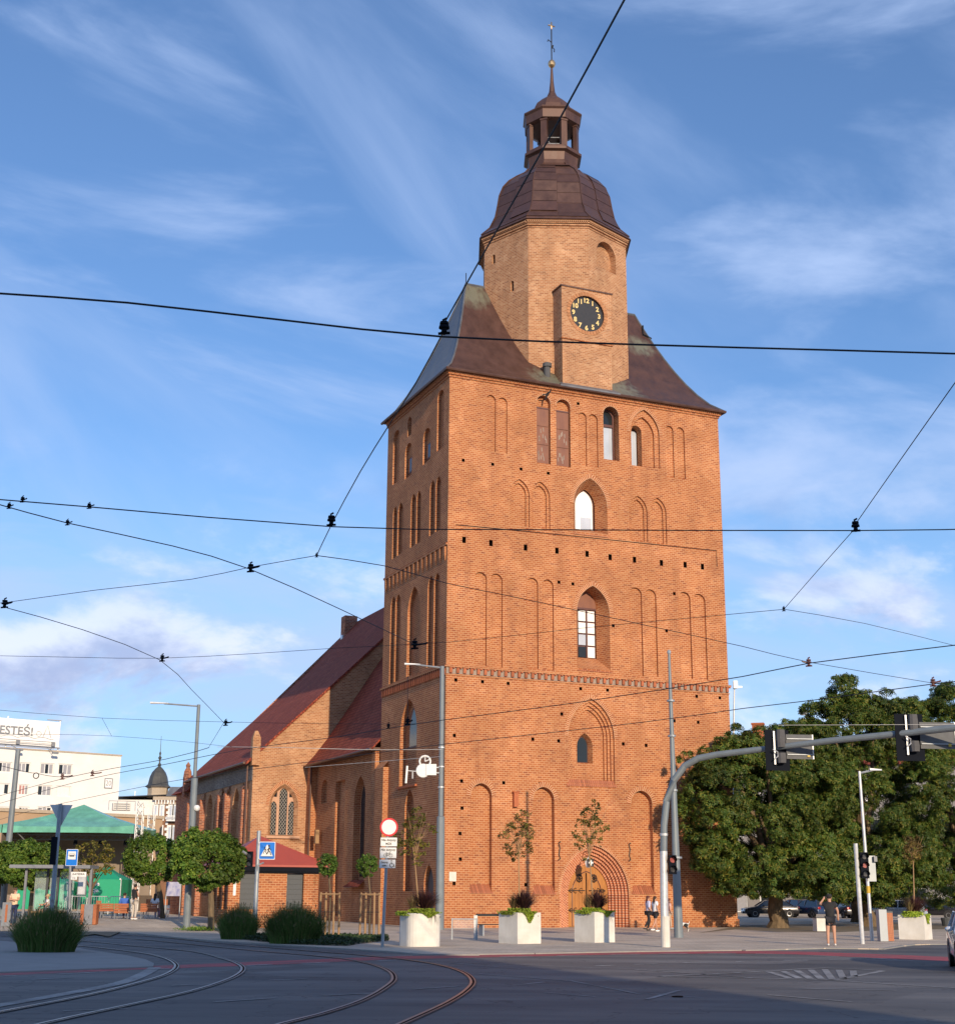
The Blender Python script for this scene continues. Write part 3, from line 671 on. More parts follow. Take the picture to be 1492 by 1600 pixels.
for q in LOW: archring(q, 'point', 0.26, h=(q[1]-q[0])*0.55)
archring(arcs[0], 'point', 0.14, h=hP)
for q in SH: archring(q, 'round', 0.14)
archring(WD, 'round', 0.14)
# soldier-brick sills
def sill(a0, a1, z, h, out, n, parent=cath, name='sill_brick'):
    w = (a1 - a0) / n; b = MB(); 
    b.face([(0,0,0),(w*.86,0,0),(w*.86,out,h),(0,out,h)]); b.face([(0,0,0),(0,0,-.05),(w*.86,0,-.05),(w*.86,0,0)]); b.face([(0,0,0),(0,out,h),(0,out,-.05),(0,0,-.05)]); b.face([(w*.86,0,0),(w*.86,0,-.05),(w*.86,out,-.05),(w*.86,out,h)])
    p = b.build(name, M['sillpiece'], parent); p.location = (a0, -0.05, z)
    for k in range(1, n): share(p, parent, (a0 + k*w, -0.05, z))
for q in LOW: sill(q[0]-.05, q[1]+.1, q[2]-.05, 0.42, 0.36, 12)
sill(W2[0]-.1, W2[1]+.1, W2[2]-.12, 0.32, 0.17, 24); sill(W3[0], W3[1]+.1, W3[2]-.1, 0.34, 0.9, 16); sill(W4[0], W4[1]+.1, W4[2]-.15, 0.34, 0.8, 18)

# ---- side wall (faces the nave side, grazing light)
feats = []
def L1(x, y): return 590 + x/8, 560 + y/8
def L2(x, y): return 590 + x/8, 720 + y/8
def L3(x, y): return 585 + x/8, 880 + y/8
def L4(x, y): return 575 + x/8, 1040 + y/8
def L5(x, y): return 570 + x/6.664, 1220 + y/6.664
def sf(zf, l, r, b, t, kind='round', d=0.22, **k):
    q = spec(zf, l, r, b, t, lf); g = pgon_round if kind == 'round' else pgon_point
    feats.append(dict(out=g(*q), depth=d, **k)); return q
sf(L1, 745, 828, 1130, 400); SW = []
for s in [(568,660,1300,875),(342,428,1480,1062)]: SW.append(sf(L1, *s, d=0.22, nest=[]))
sf(L1, 193, 272, 1550, 905); sf(L1, 376, 422, 965, 735, d=0.5)
for s in [(188,240,1212,575),(250,318,1165,522),(413,476,1065,415),(485,541,1020,375),(650,716,920,245),(725,792,870,195)]: sf(L2, *s, kind='point')
for s in [(195,258,1500,420),(250,326,1470,392),(660,740,1290,160),(740,816,1280,125)]: sf(L3, *s, kind='point')
sf(L3, 410, 570, 1390, 295, 'point', 0.3); SLW = sf(L4, 400, 608, 1500, 415, 'point', 0.35); sf(L5, 410, 507, 1150, 90, 'point', 0.35)
SD = sf(L5, 612, 712, 1560, 872, 'point', 0.3)
f0 = feats[:]; outer = [(0, 0), (TD, 0), (TD, THt), (0, THt)]
SDo = (SD[0], SD[1], 0.02, SD[3]); feats[-1]['out'] = pgon_point(*SDo)
wall = MB(); panel(wall, outer, feats, LFp)
side_wall = wall.build('side_wall', [M['brick'], M['hole']], cath)
# right and back walls, plain
wall = MB(); wall.face([(TW,0,0),(TW,TD,0),(TW,TD,THt),(TW,0,THt)]); wall.face([(TW,TD,0),(0,TD,0),(0,TD,THt),(TW,TD,THt)]); wall.build('rear_wall', M['brick'], cath)
# plinth
for a0, a1 in ((-0.06, arcs[0][0]-0.02), (arcs[0][1]+0.02, TW+0.06)):
    b = MB(); b.box(((a0+a1)/2, -0.01, 0.22), (a1-a0, 0.09, 0.44)); b.build('plinth', M['brick'], cath)
b = MB(); b.box((-0.035, TD/2+.04, 0.22), (0.06, TD-.01, 0.44)); b.build('plinth', M['brick'], cath)
# buttress strip on the nave-side corner
b = MB(); b.box((-0.16, TD-0.75, 4.5), (0.34, 1.5, 9.0)); b.face([(-.33, TD-1.5, 9.0), (0.01, TD-1.5, 9.4), (0.01, TD, 9.4), (-.33, TD, 9.0)]); b.build('buttress', M['brick'], cath)
# ---- string course with dentils (front) and (side)
zS = fr(697, 1043)[1]
b = MB(); b.box((TW/2, -0.055, zS+0.10), (TW+.24, 0.13, 0.10)); b.box((TW/2, -0.02, zS-.36), (TW+.08, 0.06, 0.06)); b.box((-0.055, TD/2+.06, zS+0.10), (0.13, TD+.1, 0.10)); b.build('string_course', M['brick'], cath)
b = MB(); b.box((TW/2, -0.008, zS-.13), (TW-.02, 0.016, 0.36)); b.build('plaster_band', M['greyband'], cath)
b = MB(); b.box((0, 0, 0), (0.17, 0.14, 0.30)); dn = b.build('dentil_brick', M['redpiece'], cath); dn.location = (0.25, -0.055, zS-0.12)
b = MB(); b.box((0, 0, 0), (0.11, 0.14, 0.07)); dl = b.build('dentil_brick', M['redpiece'], cath); dl.location = (0.42, -0.06, zS+0.012)
n = 44
for k in range(n):
    u = 0.25 + k * (TW - 0.4) / (n-1)
    if k: share(dn, cath, (u, -0.05, zS-0.12))
    if k: share(dl, cath, (u + 0.17, -0.06, zS+0.012))
b = MB(); b.box((0, 0, 0), (0.09, 0.15, 0.42)); dn = b.build('dentil_brick', M['redpiece'], cath); dn.location = (-0.05, 0.2, zS-0.18)
for k in range(1, 34): share(dn, cath, (-0.05, 0.2 + k * (TD-0.4)/33, zS-0.18))
# corbel frieze on the side: 14 stepped tapering corbels
z0 = lf(*L2(850, 1060))[1]; z1 = lf(*L2(865, 1235))[1]
b = MB()
b.ring([[(0.0,-.13,0),(-.10,-.13,0),(-.10,.13,0),(0.0,.13,0)],[(0.0,-.13,-.55),(-.09,-.13,-.55),(-.09,.13,-.55),(0.0,.13,-.55)],[(0.0,-.05,z1-z0),(-.03,-.05,z1-z0),(-.03,.05,z1-z0),(0.0,.05,z1-z0)]], True, 0, (True, True))
cb = b.build('corbel', M['brick'], cath); cb.location = (0.0, 0.35, z0)
for k in range(1, 15): share(cb, cath, (0.0, 0.35 + k*(TD-0.7)/14, z0))
b = MB(); b.box((-.05, TD/2, z0+.06), (0.10, TD, 0.12)); b.build('frieze_band', M['brick'], cath)
# ---- top cornice
b = MB()
for (dz, w, h) in ((-0.30, 0.06, 0.10), (-0.17, 0.13, 0.10), (-0.05, 0.20, 0.12)):
    b.box((TW/2, -w/2, THt+dz), (TW+2*w, w+.02, h)); b.box((-w/2, TD/2, THt+dz), (w+.02, TD-.02, h)); b.box((TW+w/2, TD/2, THt+dz), (w+.02, TD-.02, h))
b.build('cornice', M['brick'], cath)
b = MB(); b.box((0, 0, 0), (0.075, 0.12, 0.14)); dn = b.build('cornice_brick', M['brick'], cath); dn.location = (0.05, -0.10, THt-0.11)
for k in range(1, 120): share(dn, cath, (0.05 + k*(TW-.1)/119, -0.10, THt-0.11))

# ---- shutters, windows, door
def rect_part(name, m, a0, a1, z0, z1, d0, th, parent=cath, Fn=FR):
    b = MB(); P = [Fn(a0,z0,d0),Fn(a1,z0,d0),Fn(a1,z1,d0),Fn(a0,z1,d0)]; Q = [Fn(a0,z0,d0+th),Fn(a1,z0,d0+th),Fn(a1,z1,d0+th),Fn(a0,z1,d0+th)]
    b.ring([P, Q], True, 0, (True, True)); return b.build(name, m, parent)
def prism(name, m, pts, d0, th, parent=cath, Fn=FR):
    b = MB(); P = [Fn(*p, d0) for p in pts]; Q = [Fn(*p, d0+th) for p in pts]; b.ring([P, Q], True, 0, (True, True)); return b.build(name, m, parent)
def frame_part(name, m, pts, w, d0, th, parent=cath, Fn=FR):
    c = (sum(p[0] for p in pts)/len(pts), sum(p[1] for p in pts)/len(pts)); b = MB()
    mnx = min(p[0] for p in pts); mxx = max(p[0] for p in pts); mny = min(p[1] for p in pts); mxy = max(p[1] for p in pts)
    sx = 1 - 2*w/(mxx-mnx); sy = 1 - 2*w/(mxy-mny); cx = (mnx+mxx)/2; cy = (mny+mxy)/2
    q = [(cx + (x-cx)*sx, cy + (y-cy)*sy) for x, y in pts]; n = len(pts)
    for k in range(n):
        j = (k+1) % n
        b.face([Fn(*pts[k], d0), Fn(*pts[j], d0), Fn(*q[j], d0), Fn(*q[k], d0)]); b.face([Fn(*q[k], d0), Fn(*q[j], d0), Fn(*q[j], d0+th), Fn(*q[k], d0+th)])
        b.face([Fn(*pts[k], d0), Fn(*pts[j], d0), Fn(*pts[j], d0+th), Fn(*pts[k], d0+th)])
    return b.build(name, m, parent), q
for q, zt in ((SH[0], fr(*z2(692, 662))[1]), (SH[1], fr(*z2(770, 676))[1])):
    s = rect_part('shutter', M['shutter'], q[0]+.02, q[1]-.02, q[2]+.03, zt, 0.20, 0.09); h = (zt - q[2]) / 3
    rect_part('shutter_head', M['frame_br'], q[0]+.005, q[1]-.005, zt, zt+.09, 0.17, 0.13)
    for k in range(3):
        a = rect_part('shutter_leaf', M['shutter'], q[0]+.06, q[1]-.06, q[2]+.06+h*k, q[2]+h*(k+1)-.03, 0.165, 0.035, s)
        if k < 2:   # tear holes in the lower leaves
            for _ in range(7):
                x = random.uniform(q[0]+.15, q[1]-.2); z = q[2]+.15+h*k+random.random()*(h-.4)
                c = MB(); c.face([(x, .163, z), (x+.05, .163, z+.02), (x+.03, .163, z+.30), (x-.02, .163, z+.22)]); c.build('peeled_patch', M['greyband'], s)
# round-headed window
w, q_ = frame_part('window', M['frame_br'], pgon_round(WD[0]+.06, WD[1]-.04, WD[2]+.03, WD[3]-.05), 0.10, 0.55, 0.12)
zm = fr(*z6(490, 355), .6)[1]; rect_part('transom', M['frame_br'], WD[0]+.1, WD[1]-.1, zm-.08, zm+.08, 0.53, 0.12, w)
rect_part('pane', M['glass_pale'], WD[0]+.1, WD[1]-.1, WD[2]+.08, zm-.08, 0.63, 0.01, w)  # reflection put into the lower pane's pale colour
zz = pgon_round(WD[0]+.12, WD[1]-.12, zm+.08, WD[3]-.1); prism('pane', M['glass'], zz, 0.63, 0.01, w)
w = rect_part('window', M['frame_br'], wo_[0]+.02, wo_[1]-.02, wo_[2]-.3, wo_[3]+.1, 0.88, 0.05)
rect_part('pane', M['glass_pale'], wo_[0]+.06, wo_[1]-.05, wo_[2]+.03, wo_[3]-.2, 0.85, 0.02, w)
w = prism('window', M['frame_br'], pgon_point(*W4i), 1.0, 0.06); i2 = (W4i[0]+.05, W4i[1]-.12, W4i[2]+.03, W4i[3]-.1)
prism('pane', M['sheet'], pgon_point(*i2), 0.95, 0.03, w); rect_part('pane', M['glass_pale'], i2[0]+.35, i2[1]-.1, i2[2], i2[2]+.75, 0.93, 0.01, w)
# small pointed window low in the great arch
w = prism('window', M['frame_br'], pgon_point(*W2g), 0.90, 0.05); prism('pane', M['glass'], pgon_point(W2g[0]+.05, W2g[1]-.05, W2g[2]+.05, W2g[3]-.05), 0.86, 0.02, w)
# tall window with eight panes and a closed head
zh = fr(*z3(868, 335), 1.0)[1]; w = prism('window', M['frame_br'], pgon_point(*W3i), 1.10, 0.08)
hd = [p for p in pgon_point(*W3i) if p[1] > zh]; hd = [(W3i[0], zh), (W3i[1], zh)] + hd; prism('window_head', M['shutter'], hd, 1.0, 0.05, w)
rect_part('window_frame', M['frame_br'], W3i[0], W3i[1], zh-.12, zh-.004, 0.97, 0.1, w); mid = (W3i[0]+W3i[1])/2
rect_part('window_frame', M['frame_br'], mid-.05, mid+.05, W3i[2], zh-.12, 0.99, 0.06, w)
hh = (zh - .12 - W3i[2]) / 4
for c in range(2):
    for r in range(4):
        a0 = (W3i[0]+.08, mid+.06)[c]; a1 = (mid-.06, W3i[1]-.08)[c]; mm = M['glass'] if (c, r) == (0, 0) else (M['glass_pale'] if (c, r) in ((0, 1),) else M['sheet'])
        rect_part('pane', mm, a0, a1, W3i[2]+hh*r+.05, W3i[2]+hh*(r+1)-.05, 1.03, 0.02, w)
# side windows
for q in SW:
    w = rect_part('window', M['frame_br'], q[0]+.06, q[1]-.06, q[2]+.3, q[3]-.9, 0.18, 0.03, cath, LFp); rect_part('pane', M['glass'], q[0]+.13, q[1]-.13, q[2]+.38, q[3]-.98, 0.165, 0.01, w, LFp)
w = prism('window', M['frame_br'], pgon_point(SLW[0]+.35, SLW[1]-.35, SLW[2]+2.2, SLW[3]-.5), 0.31, 0.03, cath, LFp); prism('pane', M['glass'], pgon_point(SLW[0]+.42, SLW[1]-.42, SLW[2]+2.27, SLW[3]-.6), 0.30, 0.005, w, LFp)
b = MB(); b.box((0.05, (SLW[0]+SLW[1])/2, SLW[2]-.05), (0.35, SLW[1]-SLW[0]+.3, 0.12)); b.build('sill', M['redpiece'], cath)
w = prism('side_door', M['greyd'], pgon_point(SDo[0]+.05, SDo[1]-.05, 0.02, SDo[3]-.06), 0.22, 0.06, cath, LFp)
b = MB(); b.sphere((0.20, SDo[0]+.25, 1.15), 0.05); b.build('handle', M['galv_l'], w)
# portal door: dark jamb frame, two oak leaves, strap hinges
dI = arcs[-1]; g = pgon_point(dI[0], dI[1], 0.02, dI[3], (dI[1]-dI[0])*.62)
door = prism('door', M['wood'], g, 1.12, 0.08)
ci = (dI[0]+dI[1])/2 - .06; w2 = (dI[1]-dI[0]) * 0.36
gi = pgon_point(ci-w2, ci+w2, 0.05, dI[3]-.42, w2*1.3)
b = MB(); 
for k in range(len(gi)-1):
    if k == 0: continue
    p, q = gi[k], gi[(k+1) % len(gi)]; b.tube([FR(*p, 1.11), FR(*q, 1.11)], 0.03, 5)
p, q = gi[-1], gi[0]; b.tube([FR(*p, 1.11), FR(*q, 1.11)], 0.03, 5); b.build('door_arch_moulding', M['frame_br'], door)
rect_part('door_gap', M['hole'], ci-.05, ci+.02, 0.06, dI[3]-.5, 1.10, 0.02, door)
for k in range(-4, 5):
    if k == 0: continue
    rect_part('plank', M['wood'], ci + k*w2/4.4 - .085 , ci + k*w2/4.4 + .085, 0.08, dI[3]-.75-abs(k)*.10*(1+abs(k)*.25), 1.095, 0.025, door)
for sx in (-1, 1):
    b = MB()
    for z in (0.9, 1.95):
        p0 = ci + sx*0.12; p1 = ci + sx*(w2+.25)
        b.tube([(p0, 1.08, z), (p1, 1.08, z)], 0.028, 5)
        for t, dz in ((.35,.14),(.7,.14),(.95,.1)):
            x = p0 + (p1-p0)*t
            for s in (-1, 1): b.tube([(x, 1.08, z), (x - sx*.06, 1.08, z+s*dz*.7), (x - sx*.16, 1.08, z+s*dz), (x-sx*.2, 1.08, z+s*dz*.6)], 0.018, 4)
    b.build('strap_hinge', M['iron'], door)
    b = MB(); zc = 2.62; xc = ci + sx*0.46
    for k in range(8): a = k*math.pi/4; b.tube([(xc, 1.08, zc), (xc+.2*math.cos(a), 1.08, zc+.24*math.sin(a))], 0.02, 4)
    b.tube([(xc+.17*math.cos(a), 1.08, zc+.2*math.sin(a)) for a in [k*math.pi/6 for k in range(13)]], 0.025, 5); b.build('iron_rosette', M['iron'], door)
# wall anchors, plaque, wall lamp, bird box
for x, y in [(755,385),(1037,390)]:
    a, z = fr(*z4(x, y)); b = MB(); b.tube([(a+.08, -.03, z+.5), (a-.05, -.03, z+.42), (a+.03, -.03, z+.15), (a, -.03, z), (a-.03, -.03, z-.2), (a+.05, -.03, z-.42), (a-.08, -.03, z-.5)], 0.035, 5); b.build('wall_anchor', M['iron'], cath)
a, z = fr(*z4(327, 488)); rect_part('plaque', M['concrete'], a-.2, a+.2, z-.24, z+.24, -.03, .035)
a, z = fr(*z4(576, 180)); b = MB(); b.box((a, -.12, z), (0.26, 0.22, 0.75)); b.box((a, -.12, z+.41), (0.34, 0.30, 0.06)); b.build('wall_box', M['redpiece'], cath)
a, z = fr(*z4(873, 430), -.35); b = MB(); b.lathe([(0.10,-.3),(.17,-.25),(.25,.15),(.05,.25),(.0,.3)], (a, -.35, z), 6); lamp = b.build('door_lantern', M['white'], cath)
b = MB(); b.box((a, -.62, z-.03), (0.09, 0.02, 0.30)); b.box((a, -.62, z-.03), (0.28, 0.022, 0.09)); b.build('cross', M['white'], lamp)
b = MB(); b.box((a, -.60, z-.03), (0.36, 0.02, 0.42)); b.build('lantern_panel', M['black'], lamp)
b = MB(); b.tube([(a, .5, z+.55), (a, -.35, z+.55), (a, -.35, z+.28)], 0.025, 5); b.build('bracket', M['iron'], lamp)
# cable clipped along the wall
b = MB(); b.tube([(*fr(*z2(340,1132)), 0)] and [(fr(*z2(340,1132))[0], -.02, fr(*z2(340,1132))[1]), (fr(*z2(640,1160))[0], -.02, fr(*z2(640,1160))[1]), (fr(*z2(1385,1236))[0], -.02, fr(*z2(1385,1236))[1]), (fr(*z3(1388,168))[0], -.02, fr(*z3(1388,168))[1])], 0.022, 4); b.build('wall_cable', M['wire'], cath)
# branch-like iron bracket under the eaves
a, z = fr(*z2(700, 615)); b = MB(); b.tube([(a-.15,-.3,z-.4),(a-.1,-.35,z),(a+.15,-.3,z+.2),(a+.3,-.2,z+.45)], [.03,.06,.06,.02], 5); b.tube([(a-.1,-.35,z),(a-.35,-.3,z-.05)], .04, 5); b.build('gutter_bracket', M['iron'], cath)

def roofmat():
    m = mat('weathered_roof_copper', (0.060, 0.030, 0.024), 0.48, 0.25, c2=(0.110, 0.054, 0.041), scale=1.6, stretch=(1, 1, 0.35), bump=0.12, bscale=3); t, b = nodes(m)
    P = N(t, 'ShaderNodeTexCoord').outputs['Object']; base = b.inputs['Base Color'].links[0].from_socket; col = base
    sn = N(t, 'ShaderNodeTexNoise', {'Vector': N(t, 'ShaderNodeMapping', {'Vector': P, 'Scale': (1.6, 1.6, .35)}).outputs[0], 'Scale': 2.2, 'Detail': 6.0})
    for c, r in (((6.9, .3, 31.7), 2.6), ((11.3, .3, 31.9), 3.0), ((3.4, 4.6, 38.6), 2.2), ((14.9, 3.5, 36.5), 1.6)):
        d = N(t, 'ShaderNodeVectorMath', {0: P, 1: c}, operation='DISTANCE'); k = N(t, 'ShaderNodeMapRange', {0: d.outputs['Value'], 1: r, 2: .3, 3: 0.0, 4: 1.0})
        f = N(t, 'ShaderNodeMath', {0: k.outputs[0], 1: sn.outputs[0]}, operation='MULTIPLY'); g = N(t, 'ShaderNodeMapRange', {0: f.outputs[0], 1: .16, 2: .42})
        g2 = N(t, 'ShaderNodeMath', {0: g.outputs[0], 1: .75}, operation='MULTIPLY')
        col = N(t, 'ShaderNodeMixRGB', {0: g2.outputs[0], 1: col, 2: (.20, .21, .155, 1)}).outputs[0]
    t.links.new(col, b.inputs['Base Color']); return m
M['copperroof'] = roofmat()
# ---- tower roof: ridge parallel to the front, flared eaves
rid = MB(); ov = 0.30; zr = 39.2; uL, uR = 3.15, 15.35; vc = TD/2
def prof(t): return 0.42 * t + 0.58 * t ** 1.55       # flared: flat near the eaves, steep above
nn = 8
def lev(t):
    e = 1 - t; z = THt + 0.06 + (zr - THt) * prof(t) 
    k = t
    x0 = -ov + (uL + ov) * k ** 0.86; x1 = TW + ov + (uR - TW - ov) * k ** 0.86; y0 = -ov + (vc + ov) * k ** 0.92; y1 = TD + ov + (vc - TD - ov) * k ** 0.92
    return [(x0, y0, z), (x1, y0, z), (x1, y1, z), (x0, y1, z)]
Lv = [lev(i / nn) for i in range(nn + 1)]
for a, b_ in zip(Lv[:-1], Lv[1:]):
    for i in range(4):
        j = (i+1) % 4; rid.face([a[i], a[j], b_[j], b_[i]], 1 if i in (3,) else 0)
rid.ring([[(x, y, THt + .0) for x, y, z in Lv[0]], Lv[0]], True, 0, (True, False))
rid.build('tower_roof', [M['copperroof'], M['slate']], cath, weld=False)
b = MB(); 
for i in (0, 1, 2, 3):
    b.tube([(l[i][0], l[i][1], l[i][2] + .03) for l in Lv], 0.06, 5)
b.tube([(uL, vc, zr+.03), (uR, vc, zr+.03)], 0.09, 6); b.build('hip_flashing', M['slate'], cath)
b = MB(); 
for z in (THt + 0.0,): b.tube([(-ov-.05, TD+ov, z+.02), (-ov-.05, -ov-.05, z+.02), (TW+ov+.05, -ov-.05, z+.02), (TW+ov+.05, TD, z+.02)], 0.09, 6)
b.build('gutter', M['copper'], cath)
b = MB(); b.tube([(uL, vc, zr), (uL, vc, zr + .8)], 0.03, 4); b.tube([(uR+.3, vc-.6, zr-.9), (uR+.1, vc-1.0, zr-1.7), (uR+.7, vc-1.0, zr-1.9)], 0.06, 4); b.build('roof_hook', M['iron'], cath)

# ---- octagon
U0, V0, RO8 = 9.35, 5.2, 4.93
def oc(k, R, z, u=U0, v=V0):
    a = R_(-90 + 45 * k); return (u + R * math.cos(a), v + R * math.sin(a), z)
zT = 42.7
ow = MB(); holes = {}
def facet_fn(k, R=RO8):
    A = Vector(oc(k, R, 0)); B = Vector(oc(k+1, R, 0)); t = (B - A).normalized(); n = Vector((-t.y, t.x, 0))
    return lambda a, z, d: tuple(A + t * a + n * d + Vector((0, 0, z)))
side = (Vector(oc(0, RO8, 0)) - Vector(oc(1, RO8, 0))).length
def facet_hit(k, x, y):                         # sight line onto facet k
    A = Vector(oc(k, RO8, 0)); B = Vector(oc(k+1, RO8, 0)); rot = Matrix.Rotation(AN, 3, 'Z')
    A = rot @ A + TC; B = rot @ B + TC; t = (B - A).normalized(); n = Vector((-t.y, t.x, 0)); r = ray(x, y)
    s = (A - O).dot(n) / r.dot(n); p = O + r * s - A; return p.dot(t), p.z
for k in range(8):
    fs_ = []
    if k == 7:      # camera-facing facet (left of the clock)
        pass
    if k == 6:
        for x, y, w, h in [(771,405,.14,.32),(800,447,.14,.36)]:
            a, z = facet_hit(6, x, y); fs_.append(dict(out=pgon_round(a-w, a+w, z-h, z+h), depth=.4, jm=0, bm=1))
    if k == 0:
        a0, z0 = facet_hit(0, 932, 415); a1, z1 = facet_hit(0, 962, 415); zt_ = facet_hit(0, 945, 378)[1]; NI = (a0, a1, z0, zt_)
        fs_.append(dict(out=pgon_round(a0, a1, z0, zt_), depth=.45))
    panel(ow, [(0, 30.9), (side, 30.9), (side, zT), (0, zT)], fs_, facet_fn(k))
ow.build('octagon_wall', [M['brick_pale'], M['hole']], cath)
b = MB()
for dz, e in ((-.52, .05), (-.38, .12), (-.24, .18), (-.1, .24)):
    b.ring([[oc(k, RO8+e, zT+dz-.05) for k in range(8)], [oc(k, RO8+e, zT+dz+.045) for k in range(8)]], True, 0, (True, True))
b.build('octagon_cornice', M['brick_pale'], cath)
for k in (7, 0, 6):
    Fk = facet_fn(k, RO8+.2); nd = 30; b = MB(); b.box((0,0,0), (.07, .1, .13)); p0 = None
    for i in range(nd):
        q = Fk((i+.5)*side*1.02/nd, zT-.17, 0)
        an = R_(-90 + 45*k + 22.5 + 90)
        if p0 is None: p0 = b.build('cornice_brick', M['brick_pale'], cath); c = p0
        else: c = share(p0, cath)
        c.location = q; c.rotation_euler = (0, 0, an)
# copper cupola: bell profile
PR = [(5.38, 42.62), (5.22, 42.85), (4.62, 43.45), (4.22, 44.3), (4.06, 45.1), (3.93, 45.9), (3.66, 46.6), (3.22, 47.15), (2.65, 47.6), (2.05, 48.0), (1.82, 48.3)]
PR = [(r * 0.985, z) for r, z in PR]
b = MB(); b.ring([[oc(k, r, z) for k in range(8)] for r, z in PR], True, 0, (True, True)); dome = b.build('cupola', M['copper'], cath)
bands = [2, 3, 4, 5, 6, 7]   # sheet panels, raised, on every facet
for k in range(8):
    for i in range(1, 9):
        (r0, z0), (r1, z1) = PR[i], PR[i+1]
        for h in range(2):
            A0 = Vector(oc(k, r0+.02, z0+.012)); B0 = Vector(oc(k+1, r0+.02, z0+.012)); A1 = Vector(oc(k, r1+.02, z1-.02)); B1 = Vector(oc(k+1, r1+.02, z1-.02))
            f0, f1 = (0.01, .495) if h == 0 else (.505, .99)
            if r1 < 2.3 and h: continue
            if r1 < 2.3: f1 = .99
            dz = Vector((0, 0, 0.07 * (1 if (h + k) % 2 else -1) if i > 1 else 0))
            P = [A0.lerp(B0, f0)+dz, A0.lerp(B0, f1)+dz, A1.lerp(B1, f1)+dz, A1.lerp(B1, f0)+dz]
            c = Vector((U0, V0, 0)); out = ((P[0]+P[2])/2 - c); out.z = 0; out = out.normalized()*.02
            b = MB(); b.ring([[tuple(p) for p in P], [tuple(p + out) for p in P]], True, 0, (False, True)); b.build('copper_panel', M['copperp'], dome)
    b = MB(); b.tube([oc(k, r+.03, z+.01) for r, z in PR[1:]], 0.055, 5); b.build('seam', M['copper'], dome)
b = MB(); b.ring([[oc(k, 1.82, 48.2) for k in range(8)], [oc(k, 1.72, 48.6) for k in range(8)], [oc(k, 1.80, 49.15) for k in range(8)], [oc(k, 2.04, 49.25) for k in range(8)], [oc(k, 2.04, 49.42) for k in range(8)], [oc(k, 1.88, 49.46) for k in range(8)], [oc(k, 1.86, 49.62) for k in range(8)]], True, 0, (False, True)); lant = b.build('lantern_base', M['copper'], cath)
for k in range(8):
    b = MB(); c = oc(k, 1.66, 50.6); a = R_(-90 + 45*k); b.box(c, (0.26, 0.42, 2.0), a); b.box((c[0], c[1], 51.5), (.34, .5, .12), a); b.build('lantern_post', M['copper'], cath)
b = MB(); b.ring([[oc(k, 1.62, 51.5) for k in range(8)], [oc(k, 1.95, 51.62) for k in range(8)], [oc(k, 1.98, 52.2) for k in range(8)], [oc(k, 2.10, 52.32) for k in range(8)], [oc(k, 2.08, 52.42) for k in range(8)], [oc(k, 1.38, 52.62) for k in range(8)],
   [oc(k, 1.30, 53.05) for k in range(8)], [oc(k, 1.12, 53.45) for k in range(8)], [oc(k, .72, 53.85) for k in range(8)], [oc(k, .38, 54.1) for k in range(8)], [oc(k, .22, 54.5) for k in range(8)], [oc(k, .13, 55.3) for k in range(8)], [oc(k, .07, 56.4) for k in range(8)]], True, 0, (True, True)); b.build('lantern_cap', M['copper'], cath)
b = MB(); b.tube([(U0-1, V0-1, 50.35), (U0+1, V0+1, 50.35)], .05, 5); b.tube([(U0+1, V0-1, 49.95), (U0-1, V0+1, 49.95)], .05, 5); b.tube([oc(7, 1.5, 50.3), oc(0, 1.5, 50.3)], .03, 4); b.tube([oc(7, 1.5, 49.85), oc(0, 1.5, 49.85)], .03, 4); b.build('lantern_rail', M['galv_l'], cath)
b = MB(); b.sphere((U0, V0, 56.72), (.26, .26, .30), 14, 9); b.build('ball', M['goldball'], cath, smooth=True)
b = MB(); b.tube([(U0, V0, 56.4), (U0, V0, 59.5)], 0.045, 6); b.tube([(U0-.02, V0, 58.4), (U0-.25, V0, 58.55), (U0-.3, V0, 58.4)], .04, 4); b.tube([(U0, V0, 58.1), (U0+.22, V0, 57.9), (U0+.2, V0, 57.7)], .04, 4); b.tube([(U0,V0,57.9),(U0+.12,V0,58.2)], .05, 4); b.build('finial_rod', M['iron'], cath)
b = MB(); 
for a in range(4): b.tube([(U0, V0, 59.7), (U0+.28*math.cos(a*math.pi/2)*.9192, V0, 59.7+.28*math.sin(a*math.pi/2))], .05, 5)
b.build('finial_cross', M['goldball'], cath)
# clock box flush with the front
c0, c1 = fr(877, 500)[0], fr(955, 500)[0]; zc0, zc1 = fr(877, 527)[1], fr(877, 447)[1]
bx = MB(); CK = fr(917, 490.5, -.02); rad = 1.10
circ = [(CK[0] + (rad+.06)*math.cos(2*math.pi*k/36), CK[1] + (rad+.06)*math.sin(2*math.pi*k/36)) for k in range(36)]
panel(bx, [(c0, zc0), (c1, zc0), (c1, zc1), (c0, zc1)], [dict(out=circ, depth=.22, jm=1)], FR, -.05)
bx.face([(c0,-.05,zc0),(c0,4,zc0),(c0,4,zc1),(c0,-.05,zc1)]); bx.face([(c1,-.05,zc0),(c1,-.05,zc1),(c1,4,zc1),(c1,4,zc0)]); bx.face([(c0,-.05,zc0),(c1,-.05,zc0),(c1,4,zc0),(c0,4,zc0)])
bx.face([(c0+.04,.0,31.1),(c1-.04,.0,31.1),(c1-.04,.0,zc0),(c0+.04,.0,zc0)]); bx.face([(c0+.04,0,31.1),(c0+.04,0,zc0),(c0+.04,4,zc0),(c0+.04,4,31.1)]); bx.face([(c1-.04,0,31.1),(c1-.04,4,31.1),(c1-.04,4,zc0),(c1-.04,0,zc0)])
cbx = bx.build('clock_housing', [M['brick_pale'], M['frame_br']], cath)
b = MB(); b.box(((c0+c1)/2, 1.9, zc1+.05), (c1-c0+.14, 4.0, .09)); b.build('housing_capping', M['copper'], cath)
